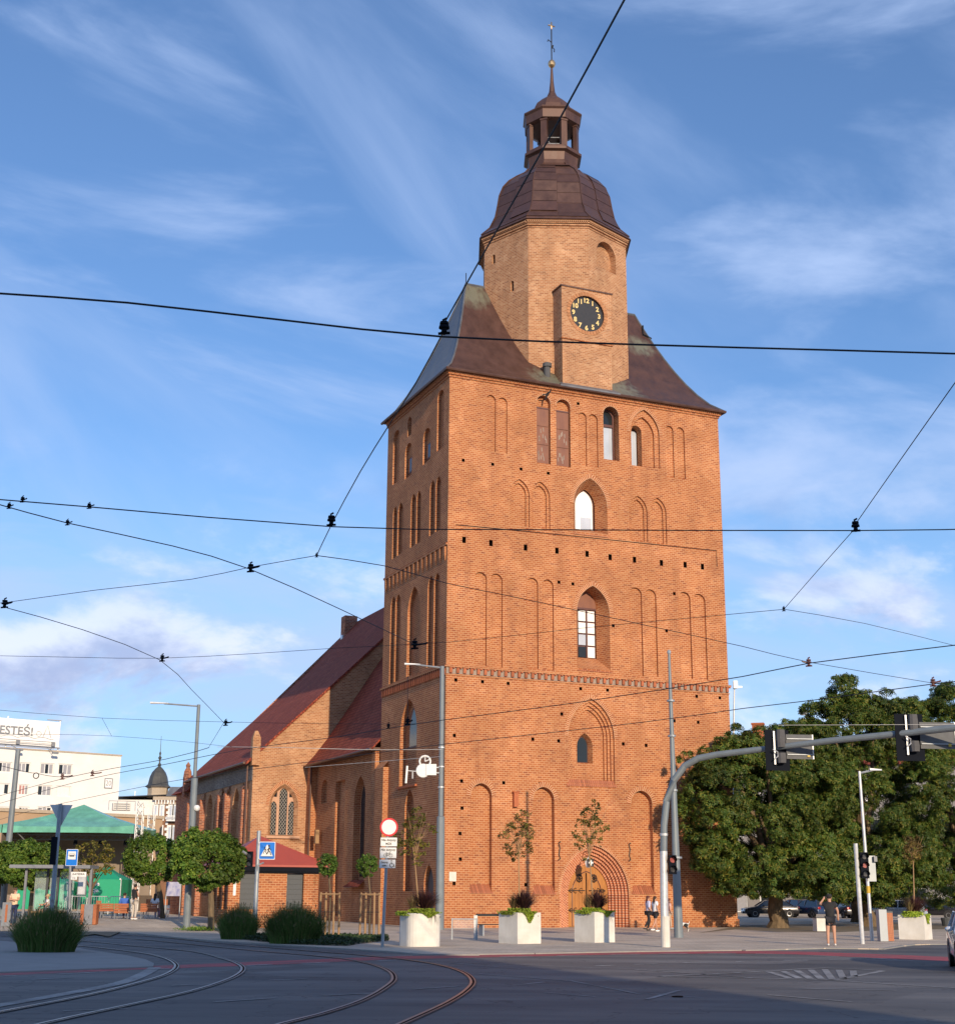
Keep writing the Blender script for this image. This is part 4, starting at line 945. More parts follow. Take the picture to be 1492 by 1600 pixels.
b = MB(); b.box(((c0+c1)/2, 0.0, zc0-.02), (c1-c0+.06, .16, .05)); b.build('ledge', M['brick'], cath)
M['ringpiece'] = mat('ring_brick', (0.40, 0.19, 0.095), 0.85, var=0.12, rnd=0.15, spec=0.2); n = 40
for k in range(n):
    a0 = 2*math.pi*k/n; a1 = 2*math.pi*(k+.82)/n; P = []
    for r, a in ((rad+.07, a0), (rad+.07, a1), (rad+.30, a1), (rad+.30, a0)): P.append((CK[0]+r*math.cos(a), -.05, CK[1]+r*math.sin(a)))
    b = MB(); b.ring([P, [(x, y-.03, z) for x, y, z in P]], True, 0, (False, True)); b.build('ring_brick', M['ringpiece'], cbx)
b = MB(); b.ring([[(x, .12, z) for x, z in circ], [(x, .10, z) for x, z in circ]], True, 0, (True, True)); dial = b.build('clock_dial', M['dial'], cath)
for h in range(1, 13):
    a = math.pi/2 - h*math.pi/6; r = rad * 0.82
    t = curve_text('numeral', str(h), 0.42, M['gold'], dial, (CK[0] + r*math.cos(a)*.98, .085, CK[1] + r*math.sin(a)), (math.pi/2, 0, 0), 0.01, bold=0.015)
# low roof piece in front of the clock shaft, small dormer vent and stub
b = MB(); b.face([(c0-.3,-.42,THt+.12),(c1+.3,-.42,THt+.12),(c1+.1,.02,THt+.42),(c0-.1,.02,THt+.42)]); b.face([(c0-.3,-.42,THt+.12),(c0-.3,-.42,THt-.0),(c1+.3,-.42,THt-.0),(c1+.3,-.42,THt+.12)]); b.build('apron_flashing', M['slate'], cath)
a = (c0 - .55); b = MB(); b.lathe([(.20, 0), (.20, .75), (.28, .75), (.28, .98), (0, 1.1)], (a, .9, 31.9), 10); b.build('roof_vent', M['housing'], cath)

# ------------------------------------------------------------------ nave, roofs and gable
vT = 24.6
# low side wall between tower and gable
feats = []
def Z7(x, y): return 260 + x/4.144, 1180 + y/4.144
uA = 0.16
def sA(l, r, b, t, kind='point', d=0.3, u=uA):
    q = spec(Z7, l, r, b, t, lf, u); feats.append(dict(out=(pgon_round if kind == 'round' else pgon_point)(*q), depth=d)); return q
sA(1005, 1046, 310, 158, 'round', .3); n1 = sA(1085, 1146, 1068, 168, 'point', .3); q = sA(1212, 1286, 818, 135, 'point', .4)
feats[1]['out'] = pgon_box(n1[0], n1[1], 0.3, n1[3])
def offs(Fn, o): return lambda a, z, d: Fn(a, z, d + o)
mb = MB(); panel(mb, [(TD, 0), (vT, 0), (vT, 10.5), (TD, 10.5)], feats, offs(LFp, uA)); mb.build('aisle_wall', [M['brick'], M['hole']], cath)
w = prism('window', M['glass'], pgon_point(q[0]+.2, q[1]-.3, q[2]+.3, q[3]-.3), uA+.37, .02, cath, LFp)
b = MB(); b.face([(-.35,q[0]-.4,q[2]-.35),(-.35,q[1]+.4,q[2]-.35),(.2,q[1]+.1,q[2]+.1),(.2,q[0]-.1,q[2]+.1)]); b.build('sill', M['tile'], cath)
b = MB(); b.box((-.1, vT-.35, 5.1), (.5, .7, 10.2)); b.build('buttress', M['brick'], cath)
b = MB(); b.box((-.1, TD+.55, 5.1), (.3, .6, 10.2)); b.build('buttress', M['brick'], cath)
b = MB(); b.tube([(-.35, vT-.9, 10.3), (-.35, vT-.9, 0.1)], .07, 6); b.build('downpipe', M['copper'], cath)
x_, z_ = lf(*Z7(1003, 528), uA); b = MB(); b.box((-.15, x_, z_), (.25, .3, .9)); b.build('wall_box', M['stake'], cath)  # plain box standing in for the orange wall lamp
def roof_section(pts, v0, v1, name, m, th=0.14):
    """pts: (u, z) from the eaves up to the ridge; mirrored about the tower axis"""
    b = MB(); P = list(pts); Q = [(2*9.1 - u, z) for u, z in reversed(P[:-1])]; A = P + Q
    for i in range(len(A)-1):
        (u0, z0), (u1, z1) = A[i], A[i+1]; l = math.dist(A[i], A[i+1]); b.face([(u0, v0, z0), (u0, v1, z0), (u1, v1, z1), (u1, v0, z1)])
        b.face([(u0, v0, z0-th), (u1, v0, z1-th), (u1, v1, z1-th), (u0, v1, z0-th)])
    for v in (v0, v1):
        for i in range(len(A)-1): (u0, z0), (u1, z1) = A[i], A[i+1]; b.face([(u0, v, z0-th), (u1, v, z1-th), (u1, v, z1), (u0, v, z0)])
    b.face([(A[0][0], v0, A[0][1]), (A[0][0], v1, A[0][1]), (A[0][0], v1, A[0][1]-th), (A[0][0], v0, A[0][1]-th)])
    return b.build(name, m, cath)
roof_section([(-.55, 10.25), (.1, 11.0), (1.0, 12.2), (2.2, 14.0), (4.9, 18.2), (9.1, 22.8)], TD + .05, vT - .01, 'aisle_roof', M['tile'])
b = MB(); b.box((-.12, (TD+vT)/2, 10.22), (.7, vT-TD-.1, .16)); b.tube([(-.62, TD+.1, 10.2), (-.62, vT-.1, 10.2)], .08, 6); b.build('gutter', M['copper'], cath)
MR = [(-4.75, 10.35), (-4.2, 10.85), (-3.85, 11.2), (1.1, 15.95), (5.0, 19.75), (9.1, 24.4)]
roof_section(MR, vT - .12, 44.0, 'nave_roof', M['tile'], 0.2)
# west gable of the nave (lit), with traceried window
def hitg(x, y): return fr(x, y, vT)
def Z8(x, y): return 370 + x/6.667, 1200 + y/6.667
gq = spec(Z8, 337, 640, 712, 165, fr, vT)
def Fg(a, z, d): return (a, vT + d, z)
gable = [(-4.2, 0), (0.16, 0), (0.16, 11.0), (1.0, 12.1), (2.2, 13.9), (4.9, 18.1), (9.1, 22.7), (9.1, 24.2), (5.0, 19.55), (1.1, 15.75), (-3.85, 11.0), (-4.2, 10.7)]
gable = [(-4.2, 0), (17.8+.24, 0), (22.0, 10.7), (17.1, 15.75), (13.2, 19.55), (9.1, 24.2), (5.0, 19.55), (1.1, 15.75), (-3.85, 11.0), (-4.2, 10.7)]
mb = MB(); panel(mb, gable, [dict(out=pgon_point(*gq), inn=pgon_point(gq[0]+.22, gq[1]-.22, gq[2]+.1, gq[3]-.25), depth=.3, back=False)], Fg); mb.build('nave_gable', M['brick_pale'], cath)
M['tracery'] = mat('pale_tracery', (0.50, 0.30, 0.20), 0.8, var=0.1); M['lead'] = mat('lead_cames', (0.50, 0.47, 0.43), 0.6)
g2 = (gq[0]+.22, gq[1]-.22, gq[2]+.1, gq[3]-.25)
lights = [pgon_point(*spec(Z8, 345, 412, 700, 345, fr, vT+.3)), pgon_point(*spec(Z8, 441, 525, 700, 205, fr, vT+.3)), pgon_point(*spec(Z8, 535, 608, 702, 346, fr, vT+.3))]
tri = [[fr(*Z8(*p), vT+.3) for p in T] for T in ([(380,298),(420,302),(425,242)], [(548,305),(597,305),(552,245)])]
mb = MB(); panel(mb, pgon_point(*g2), [dict(out=o if o[0][0] < o[1][0] else o, depth=.12, back=False) for o in lights + tri], lambda a, z, d: (a, vT + .3 + d, z)); tw = mb.build('tracery_window', M['tracery'], cath)
for o in lights + tri:
    b = MB(); b.face([(x, vT + .40, z) for x, z in o]); pn = b.build('pane', M['glass'], tw)
for o in lights:
    x0, x1, zb, zt = o[0][0], o[1][0], o[0][1], max(p[1] for p in o); b = MB(); s = .26
    for sg in (-1, 1):
        c = zb - 3
        while c < zt + 3:
            pts = []
            for i in range(41):
                x = x0 + (x1-x0)*i/40; z = c + sg*(x-x0)*1.35
                if inside((x, z), o): pts.append((x, vT+.385, z))
                elif len(pts) > 1: break
                else: pts = []
            if len(pts) > 1: b.tube([pts[0], pts[-1]], .011, 4)
            c += s
    b.build('lead_lattice', M['lead'], tw)
b = MB(); b.box(((gq[0]+gq[1])/2, vT-.04, gq[2]-.06), (gq[1]-gq[0]+.3, .25, .16)); b.build('sill', M['tracery'], cath)
archring(gq, 'point', 0.26, Fn=lambda a, z, d: (a, vT + d, z))
b = MB(); b.box((-4.1, vT-.02, 11.1), (.55, .55, 1.9)); b.ring([[(-4.36,vT-.28,12.05),(-3.84,vT-.28,12.05),(-3.84,vT+.24,12.05),(-4.36,vT+.24,12.05)], [(-4.2,vT-.12,12.5),(-4.0,vT-.12,12.5),(-4.0,vT+.08,12.5),(-4.2,vT+.08,12.5)]], True, 0, (False, True)); b.build('pinnacle', M['brick_pale'], cath)
# long north wall of the nave: pilasters and niches
feats = []; uN = -4.2
for l, r, b_, t in [(262,300,480,255),(308,344,500,262),(356,372,520,225),(384,402,520,220),(424,474,545,215),(486,502,560,180)]:
    q = spec(Z7, l, r, b_, t, lf, uN)
    if q[0] > vT+.05 and q[1] < 43.6: feats.append(dict(out=pgon_point(q[0], q[1], 1.5, q[3]), depth=.35))
mb = MB(); panel(mb, [(vT, 0), (44, 0), (44, 10.4), (vT, 10.4)], feats, offs(LFp, uN)); mb.build('nave_wall', M['brick_pale'], cath)
M['frieze'] = brickmat('shaded_grey_brick', [(0, (.10,.085,.08)), (1, (.2, .17, .15))], (.28,.25,.23), bw=.28, rh=.11)  # shade on the upper nave wall, painted in as a grey band
b = MB(); b.box((uN-.03, (vT+44)/2, 9.75), (.05, 44-vT-.05, 1.2)); b.build('frieze_band', M['frieze'], cath)
for v in (26.0, 31.0, 33.2, 39.0, 43.6): b = MB(); b.box((uN-.2, v, 4.3), (.4, .5, 8.6)); b.face([(uN-.4,v-.25,8.6),(uN+.02,v-.25,9.2),(uN+.02,v+.25,9.2),(uN-.4,v+.25,8.6)]); b.build('buttress', M['brick_red'], cath)
b = MB(); b.tube([(-4.85, vT, 10.3), (-4.85, 44, 10.3)], .09, 6); b.tube([(-4.4, 42.3, 10.2), (-4.4, 42.3, 0)], .07, 6); b.tube([(-4.4, vT+.8, 10.2), (-4.4, vT+.8, 0)], .07, 6); b.build('gutter', M['copper'], cath)
mb = MB(); mb.face([(22.4, 24.6, 0), (22.4, 44, 0), (22.4, 44, 10.4), (22.4, 24.6, 10.4)]); mb.face([(-4.2,43.95,0),(22.4,43.95,0),(22.4,43.95,10.5),(9.1,43.95,24.3),(-4.2,43.95,10.5)]); mb.build('rear_wall', M['brick_red'], cath)
# choir end, lower
b = MB(); b.box((-0.2, 47.0, 4.8), (8.0, 5.6, 9.6)); b.build('choir_wall', M['brick_red'], cath)
b = MB(); b.ring([[(-4.6,44.1,9.6),(4,44.1,9.6),(4,50.2,9.6),(-4.6,50.2,9.6)], [(-3.0,44.1,11.2),(4,44.1,11.2),(4,48.5,11.2),(-3.0,48.5,11.2)]], True, 0, (True, True)); b.build('choir_roof', M['tile'], cath)
b = MB(); b.box((-4.3, 45.3, 10.0), (.6, .6, 1.6)); b.lathe([(.36, 0), (.3, .5), (.15, .8), (.2, 1.0), (0, 1.3)], (-4.3, 45.3, 10.75), 8); b.build('pinnacle', M['brick_red'], cath)
b = MB(); b.box((8.4, 43.2, 23.6), (1.1, 1.1, 2.3)); b.build('chimney', M['brick_red'], cath)
b = MB(); b.box((7.6, 42.6, 22.6), (.10, .5, .8)); b.build('roof_light', M['glass_pale'], cath)
# ------------------------------------------------------------------ background buildings
def fbox(mb, A, d, n, w, dep, z0, z1, mi=0):
    """box from corner A along d (width w), depth along n"""
    P = [A, A + d*w, A + d*w + n*dep, A + n*dep]
    mb.ring([[(p.x, p.y, z0) for p in P], [(p.x, p.y, z1) for p in P]], True, mi, (True, True))
M['render_white'] = mat('cream_render', (0.70, 0.68, 0.65), 0.9, c2=(0.78, 0.76, 0.73), scale=0.4, spec=0.2)
M['render_tan'] = mat('tan_render', (0.42, 0.30, 0.20), 0.9, var=0.08, scale=0.4, spec=0.2)
M['render_grey'] = mat('grey_panel_wall', (0.21, 0.20, 0.20), 0.8, var=0.06)
M['banner'] = mat('white_banner', (0.80, 0.80, 0.79), 0.7, var=0.03)
M['stone'] = mat('sandstone_trim', (0.42, 0.35, 0.27), 0.85)
M['domegrey'] = mat('dark_dome_sheet', (0.05, 0.05, 0.05), 0.5, 0.2, c2=(0.10, 0.10, 0.09), scale=0.8)
M['curtain'] = mat('grey_blind', (0.30, 0.30, 0.33), 0.6, var=0.1); M['curtain_r'] = mat('pink_blind', (0.42, 0.22, 0.2), 0.7)
# office block on the left with a banner on its roof
PR_ = atY(190, 1181, 172); PL_ = atY(0, 1170, 163); PL_.z = PR_.z = 0
d = (PR_ - PL_).normalized(); n = Vector((-d.y, d.x, 0)); zt = atY(190, 1181, 172).z
A = PL_ - d * 22; wid = (PR_ - A).length
off = empty('office_building', A, 0, 'cream office block with three visible window rows and rooftop banner, far left', 'building')
def loc_(v): return v - A
def hitp(x, y, P0, dd):                       # sight line onto a vertical plane through P0 along dd
    nn = Vector((-dd.y, dd.x, 0)); r = ray(x, y); t = (P0 - O).dot(nn) / r.dot(nn); p = O + r*t; return (p - P0).dot(dd), p.z
Fo = lambda a, z, dd: tuple(d * a + n * dd + Vector((0, 0, z)))
fo = []; wl = []
def Z9(x, y): return x/9.325, 1100 + y/9.325
def WQ(l, r, t, b):
    a0, z0 = hitp(*Z9(l, b), A, d); a1, z1 = hitp(*Z9(r, t), A, d); return a0, a1, z0, z1
rows = []
for l, r, t, b in [(-40,185,850,990),(245,460,858,995),(580,800,868,1020),(845,1070,880,1030),(-90,155,1160,1310),(262,435,1175,1325),(540,770,1190,1335),(810,1045,1200,1345)]:
    rows.append(WQ(l, r, t, b))
for l, r in [(-90,155),(262,435),(540,770),(810,1045)]: rows.append(WQ(l, r, 1500, 1650))
r0 = rows[0]
for k in range(1, 5):
    for z in (r0[2], rows[4][2], rows[8][2]): rows.append((r0[0]-3.6*k, r0[0]-3.6*k+2.4, z, z+1.5))
for q in rows: fo.append(dict(out=pgon_box(*q), depth=.2))
mb = MB(); panel(mb, [(0, 0), (wid, 0), (wid, zt), (0, zt)], fo, Fo)
for P, Q in (((wid, 0), (wid, 14)), ((wid, 14), (0, 14)), ((0, 14), (0, 0))): mb.face([Fo(P[0], 0, P[1]), Fo(Q[0], 0, Q[1]), Fo(Q[0], zt, Q[1]), Fo(P[0], zt, P[1])])
mb.face([Fo(0, zt, 0), Fo(wid, zt, 0), Fo(wid, zt, 14), Fo(0, zt, 14)]); mb.build('wall', M['render_white'], off)
b = MB(); b.ring([[Fo(-.1, zt-.05, -.1), Fo(wid+.1, zt-.05, -.1), Fo(wid+.1, zt-.05, 14), Fo(-.1, zt-.05, 14)], [Fo(-.1, zt+.12, -.1), Fo(wid+.1, zt+.12, -.1), Fo(wid+.1, zt+.12, 14), Fo(-.1, zt+.12, 14)]], True, 0, (True, True)); b.build('parapet', M['stone'], off)
for i, q in enumerate(rows):
    w, _ = frame_part('window', M['white'], pgon_box(*q), .12, .10, .05, off, Fo); np_ = 3; pw = (q[1]-q[0]-.24)/np_
    for k in range(np_):
        m_ = M['curtain_r'] if (i == 5 and k < 2) else (M['white'] if (i == 7 or (i == 4 and k == 1)) else M['curtain'] if (i+k) % 3 else M['glass'])
        rect_part('pane', m_, q[0]+.12+k*pw+.05, q[0]+.12+(k+1)*pw-.05, q[2]+.12, q[3]-.12, .13, .01, w, Fo)
    for k in (1, 2): rect_part('mullion', M['white'], q[0]+.12+k*pw-.05, q[0]+.12+k*pw+.05, q[2]+.1, q[3]-.1, .10, .03, w, Fo)
a0, z0 = hitp(*Z9(1520, 1240+0), A, d); a0, z0 = hitp(163.5, 1231, A, d); a1, z1 = hitp(176, 1217, A, d)
pl = rect_part('number_plate', M['banner'], a0, a1, z0, z1, -.06, .05, off, Fo); rotd = math.atan2(d.y, d.x)
frame_part('plate_border', M['grey'], pgon_box(a0-.05, a1+.05, z0-.05, z1+.05), .10, -.08, .03, pl, Fo)
curve_text('numeral', '20', (z1-z0)*.8, M['grey'], pl, Fo((a0+a1)/2, (z0+z1)/2, -.07), (math.pi/2, 0, rotd), 0.005, sx=.8)
# banner frame
b0, zb0 = hitp(84, 1173, A, d); b1, zb1 = hitp(93.5, 1129, A, d)
ban = empty('rooftop_banner', A + Vector((0, 0, 0)), 0, 'long white banner with grey lettering on a frame above the cream office block', 'banner')
bx0 = b0 - 30; rect_part('banner_sheet', M['banner'], bx0, b1, zt+.45, zb1, -.3, .04, ban, Fo)
a, z = hitp(-4, 1141.5, A, d); a2, z2_ = hitp(51, 1145, A, d); hh = hitp(25, 1148, A, d)[1] - hitp(25, 1148, A, d)[1]
zc = (hitp(25, 1137.5, A, d)[1] + hitp(25, 1148, A, d)[1]) / 2
t = curve_text('lettering', 'JESTEŚ!', 1.12, M['grey'], ban, Fo(hitp(51.5, 1143, A, d)[0], zc, -.33), (math.pi/2, 0, rotd), 0.004, 'RIGHT', bold=.02, sx=1.0)
g = bpy.data.objects; cw = max(v.co.x for v in t.data.vertices) - min(v.co.x for v in t.data.vertices); t.scale = ((hitp(51.5, 1143, A, d)[0] - hitp(-7, 1140, A, d)[0]) / cw, (hitp(51.5, 1143, A, d)[0] - hitp(-7, 1140, A, d)[0]) / cw, 1)
M['lineprint'] = mat('grey_line_print', (0.35, 0.35, 0.35), 0.7)
b = MB()
for y0, th in ((1157.5,.08),(1160.5,.05),(1162.5,.1),(1165,.08),(1168,.08)):
    zz = hitp(45, y0, A, d)[1]; b.tube([Fo(bx0+.3, zz, -.32), Fo(b1-.5, zz, -.32)], th/2, 4)
zz = hitp(45, 1154, A, d)[1]; b.tube([Fo(a_, zz + .22*abs(math.sin((a_-bx0)*1.6)), -.32) for a_ in np.arange(bx0+.3, b1-.5, .22)], .03, 4)
zz = hitp(45, 1149.5, A, d)[1]; b.tube([Fo(bx0+.3, zz+.0, -.32), Fo(b1-3, zz, -.32)], .02, 4)
ac, zc_ = hitp(73, 1146, A, d)
b.tube([Fo(ac-.5, zc_-.5, -.32), Fo(ac-.3, zc_+.1, -.32), Fo(ac, zc_+.9, -.32), Fo(ac+.25, zc_+.1, -.32), Fo(ac+.45, zc_-.5, -.32)], .04, 4); b.tube([Fo(ac-1.0+.3*math.cos(q), zc_-.15+.3*math.sin(q), -.32) for q in np.linspace(0, 6.3, 9)], .03, 4)
b.build('line_drawing', M['lineprint'], ban, kind='stuff')
b = MB()
for a_ in (b1+.2, b1-6, b1-12): b.tube([Fo(a_, zt, .3), Fo(a_, zb1+.3, .3)], .09, 5); b.tube([Fo(a_, zt, 3), Fo(a_, zb1-.8, .3)], .05, 4)
b.tube([Fo(bx0, zt+.4, -.1), Fo(b1+.3, zt+.4, -.1)], .07, 4); b.tube([Fo(b1-1.4, zb1+.25, .2), Fo(b1+.3, zb1+.25, .2)], .07, 4); b.build('banner_frame', M['galv_l'], ban)
for x, y in ((24,1172),(79,1177)):
    a_, z_ = hitp(x, y, A, d); b = MB(); b.tube([Fo(a_-.5, zt+.35, -.1), Fo(a_, z_, -1.2)], .04, 4); b.box(Fo(a_+.1, z_-.05, -1.3), (.7, .35, .22), rotd); b.box(Fo(a_+.1, zt+.75, -.5), (.4, .2, .5), rotd); b.build('floodlight', M['grey'], ban)
# low tan building behind the stage
P0 = atY(255, 1275, 132); P1 = atY(-20, 1262, 120); zt2 = (P0.z + P1.z)/2; P0.z = P1.z = 0; d2 = (P0 - P1).normalized(); n2 = Vector((-d2.y, d2.x, 0))
low_b = empty('low_building', P1, 0, 'long flat tan building behind the green stage roof', 'building')
b = MB(); fbox(b, Vector((0,0,0)) - d2*20, d2, n2, (P0-P1).length+20, 9, 0, zt2); b.build('wall', M['render_tan'], low_b)
b = MB(); fbox(b, -d2*20.1 - n2*.15, d2, n2, (P0-P1).length+20.2, 9.3, zt2-.25, zt2+.02); b.build('parapet', M['stone'], low_b)
for k in range(0):
    a_ = (P0-P1).length - 3 - k*5; q = d2*a_ - n2*.04; b = MB(); b.box((q.x, q.y, 3.4), (1.3, .08, 1.5), math.atan2(d2.y, d2.x)); b.build('window', M['glass'], low_b)
M['ac'] = mat('rooftop_unit_sheet', (0.55, 0.55, 0.55), 0.6)
q = atY(190, 1264, 124); q.z = zt2; ac = empty('rooftop_unit', q, 0.3, 'white rooftop ventilation unit with railing on the tan building', 'ventilation unit'); b = MB(); b.box((0, 0, .35), (1.5, 1.2, .6)); b.build('housing', M['ac'], ac)
for dz in (.2, .38, .56): b = MB(); b.box((0, -.62, dz), (1.3, .05, .06)); b.build('louvre', M['grey'], ac)
b = MB(); b.tube([(-1.1,-.75,.8),(1.1,-.75,.8)], .03, 4); [b.tube([(x,-.75,0),(x,-.75,.8)], .03, 4) for x in (-1.1,-.4,.4,1.1)]; b.build('railing', M['galv_l'], ac)
# ornate corner house with a dome
Yd = 205; c0_ = atY(247.5, 1230, Yd); cz = lambda y: atY(247, y, Yd).z
dm = empty('corner_house', (c0_.x, c0_.y, 0), 0, 'old corner house with dark bell dome, spire and white-framed brick front', 'house')
pxm = 2291 / Yd
b = MB(); b.lathe([(17/pxm, cz(1247)), (16/pxm, cz(1240)), (16.5/pxm, cz(1232)), (20/pxm, cz(1230)), (20/pxm, cz(1229))], (0,0,0), 8, a0=.39); b.build('drum', M['stone'], dm)
b = MB(); b.lathe([(21/pxm, cz(1230)), (16.5/pxm, cz(1226)), (15.5/pxm, cz(1221)), (14/pxm, cz(1214)), (11/pxm, cz(1207)), (6/pxm, cz(1201)), (2.5/pxm, cz(1198)), (1.6/pxm, cz(1195))], (0,0,0), 8, a0=.39); b.build('dome', M['domegrey'], dm)
b = MB(); b.lathe([(1.5/pxm, cz(1198)), (3.2/pxm, cz(1195)), (1.2/pxm, cz(1192)), (1.4/pxm, cz(1187)), (3/pxm, cz(1184)), (.9/pxm, cz(1181)), (1.8/pxm, cz(1177)), (.5/pxm, cz(1174)), (.3/pxm, cz(1150))], (0,0,0), 8); b.build('spire', M['domegrey'], dm)
M['oldbrick'] = mat('old_facade_brick', (0.20, 0.10, 0.055), 0.9, var=0.2, scale=1)
b = MB(); b.box((-2.4, 5, cz(1249)/2-.2), (5.6, 14, cz(1249)), 0); b.build('gable_wall', M['render_white'], dm)
b = MB(); b.ring([[(-6.2,-2.8,cz(1248)),(5.5,-2.8,cz(1243)),(8,12,cz(1243)),(-6.2,12,cz(1248))],[(-5.2,-1.8,cz(1246)),(5.0,-1.8,cz(1240.5)),(7,12,cz(1240)),(-5.2,12,cz(1246))]], True, 0, (True, True)); b.build('roof', M['domegrey'], dm)
wl_ = MB(); x0_ = .2; x1_ = (289-247.5)/pxm; ztw = cz(1246); wl_.box(((x0_+x1_)/2, -1.2, ztw/2), (x1_-x0_, 2.5, ztw)); wl_.build('wall', M['oldbrick'], dm)
b = MB(); b.box(((x0_+x1_)/2, -2.5, ztw-.3), (x1_-x0_+.4, .5, .5)); b.box(((x0_+x1_)/2, -2.52, cz(1257)), (x1_-x0_, .3, .25)); b.build('cornice', M['stone'], dm)
for k in range(9): b = MB(); b.box((x0_+.2+k*.42, -2.62, ztw-.8), (.16, .35, .55)); b.build('bracket', M['white'], dm)
for xx in (252.5, 262.0, 276.0, 283):
    for yt, yb in ((1259, 1282), (1292, 1318)):
        w_ = 2.6 if xx < 270 else 3.0; xc = (xx-247.5)/pxm; zc = (cz(yt)+cz(yb))/2; h = cz(yt)-cz(yb)
        b = MB(); b.box((xc, -2.5, zc), (2*w_/pxm+.25, .12, h+.3)); w = b.build('window', M['white'], dm); b = MB(); b.box((xc, -2.58, zc), (2*w_/pxm-.22, .06, h-.25)); b.build('pane', M['glass_pale'], w)
for k in range(14):
    if 9.5+k*.75 > ztw-.5: break
    b = MB(); b.box(((271-247.5)/pxm, -2.55, 9.5+k*.75), (.5 if k % 2 else .32, .2, .36)); b.build('quoin', M['white'], dm)
b = MB(); b.box(((280-247.5)/pxm, -3.0, cz(1284)), (1.5, 1.0, .12)); [b.box(((280-247.5)/pxm-.65+.16*i, -3.4, cz(1280)), (.06, .06, .7)) for i in range(9)]; b.box(((280-247.5)/pxm, -3.4, cz(1276.5)), (1.5, .08, .08)); b.build('balcony', M['white'], dm)
b = MB(); b.ring([[(x1_-1.9,-2.9,ztw),(x1_+.3,-2.9,ztw),(x1_+.3,2,ztw),(x1_-1.9,2,ztw)],[(x1_-1.5,-2.2,cz(1231)),(x1_+.3,-2.2,cz(1231)),(x1_+.3,2,cz(1231)),(x1_-1.5,2,cz(1231))]], True, 0, (True, True)); b.build('mansard', M['slate'], dm)
# far masts
for px_, yt in ((209,1236),(203,1252)):
    q = atY(px_, 1275, 240); q.z = 0; b = MB(); b.tube([(0,0,0),(0,0,atY(px_, yt, 240).z)], [.25,.08], 5); o = b.build('antenna_mast', M['galv_l'], None); o.location = q; tag(o, 'thin pale antenna mast, %s of two behind the tan building' % ('taller' if yt < 1250 else 'shorter'), 'mast')
# right: long building behind the trees
P0 = atY(1120, 1400, 146); P1 = atY(1560, 1400, 138); P0.z = P1.z = 0; d3 = (P1 - P0).normalized(); n3 = Vector((-d3.y, d3.x, 0)); L3_ = (P1-P0).length
F3 = lambda a, z, dd: tuple(d3*a + n3*dd + Vector((0, 0, z)))
zt3 = 16.4
rb = empty('apartment_building', P0, 0, 'pale building with red tiled roof and chimney mostly hidden behind the chestnut trees', 'building')
fo = []; q3 = []
for k in range(8):
    for z in (4.0, 7.4, 10.8): q3.append((1.2+3.4*k, 2.9+3.4*k, z, z+1.7))
    q3.append((.8+3.4*k, 3.0+3.4*k, .2, 2.6))
for q in q3: fo.append(dict(out=pgon_box(*q), depth=.2))
mb = MB(); panel(mb, [(0, 0), (L3_, 0), (L3_, zt3-2), (0, zt3-2)], fo, F3); mb.face([F3(0,0,0),F3(0,0,11),F3(0,zt3-2,11),F3(0,zt3-2,0)]); mb.face([F3(L3_,0,0),F3(L3_,0,11),F3(L3_,zt3-2,11),F3(L3_,zt3-2,0)]); mb.face([F3(0,0,11),F3(L3_,0,11),F3(L3_,zt3-2,11),F3(0,zt3-2,11)]); mb.build('wall', M['render_grey'], rb)
for i, q in enumerate(q3):
    w, _ = frame_part('window', M['white'], pgon_box(*q), .1, .08, .05, rb, F3); rect_part('pane', M['glass'] if i % 3 else M['curtain'], q[0]+.1, q[1]-.1, q[2]+.1, q[3]-.1, .11, .01, w, F3)
b = MB(); b.ring([[F3(-.4, zt3-2.1, -.4), F3(L3_+.4, zt3-2.1, -.4), F3(L3_+.4, zt3-2.1, 11.4), F3(-.4, zt3-2.1, 11.4)], [F3(-.2, zt3+.6, 5.4), F3(L3_+.4, zt3+.6, 5.4), F3(L3_+.4, zt3+.6, 5.6), F3(-.2, zt3+.6, 5.6)]], True, 0, (True, True)); b.build('roof', M['tile'], rb)
cx_, _z = hitp(1184, 1140, P0 + n3*4, d3); zc_ = hitp(1184, 1130, P0 + n3*4, d3)[1]; q = d3*cx_ + n3*4; b = MB(); b.box((q.x, q.y, zc_-2), (1.15, .9, 4.0), math.atan2(d3.y, d3.x)); b.box((q.x, q.y, zc_-.1), (1.3, 1.05, .2), math.atan2(d3.y, d3.x)); b.build('chimney', M['redpiece'], rb)
b = MB(); b.box((*(d3*4.5 - n3*.8).xy, 2.95), (8.5, 1.6, .25), math.atan2(d3.y, d3.x)); b.build('canopy', M['white'], rb)
q = atY(1254, 1112, 136); q2 = Vector((q.x, q.y, 0)); dish = empty('satellite_dish', (q.x, q.y, q.z), 0, 'dark round satellite dish on a mast above the tree tops', 'satellite dish')
b = MB(); b.lathe([(.0, .14), (.22, .10), (.42, .0), (.40, -.02), (.2, .06), (0, .10)], (0,0,0), 16); o = b.build('dish', M['grey'], dish); o.rotation_euler = (R_(70), 0, R_(-20)); b = MB(); b.tube([(.35, .1, -3.5), (.35, .1, .05), (0,.1,0)], .05, 5); b.tube([(.15,.1,-.6),(.55,.1,-.3)], .03, 4); b.build('mast', M['galv_l'], dish)

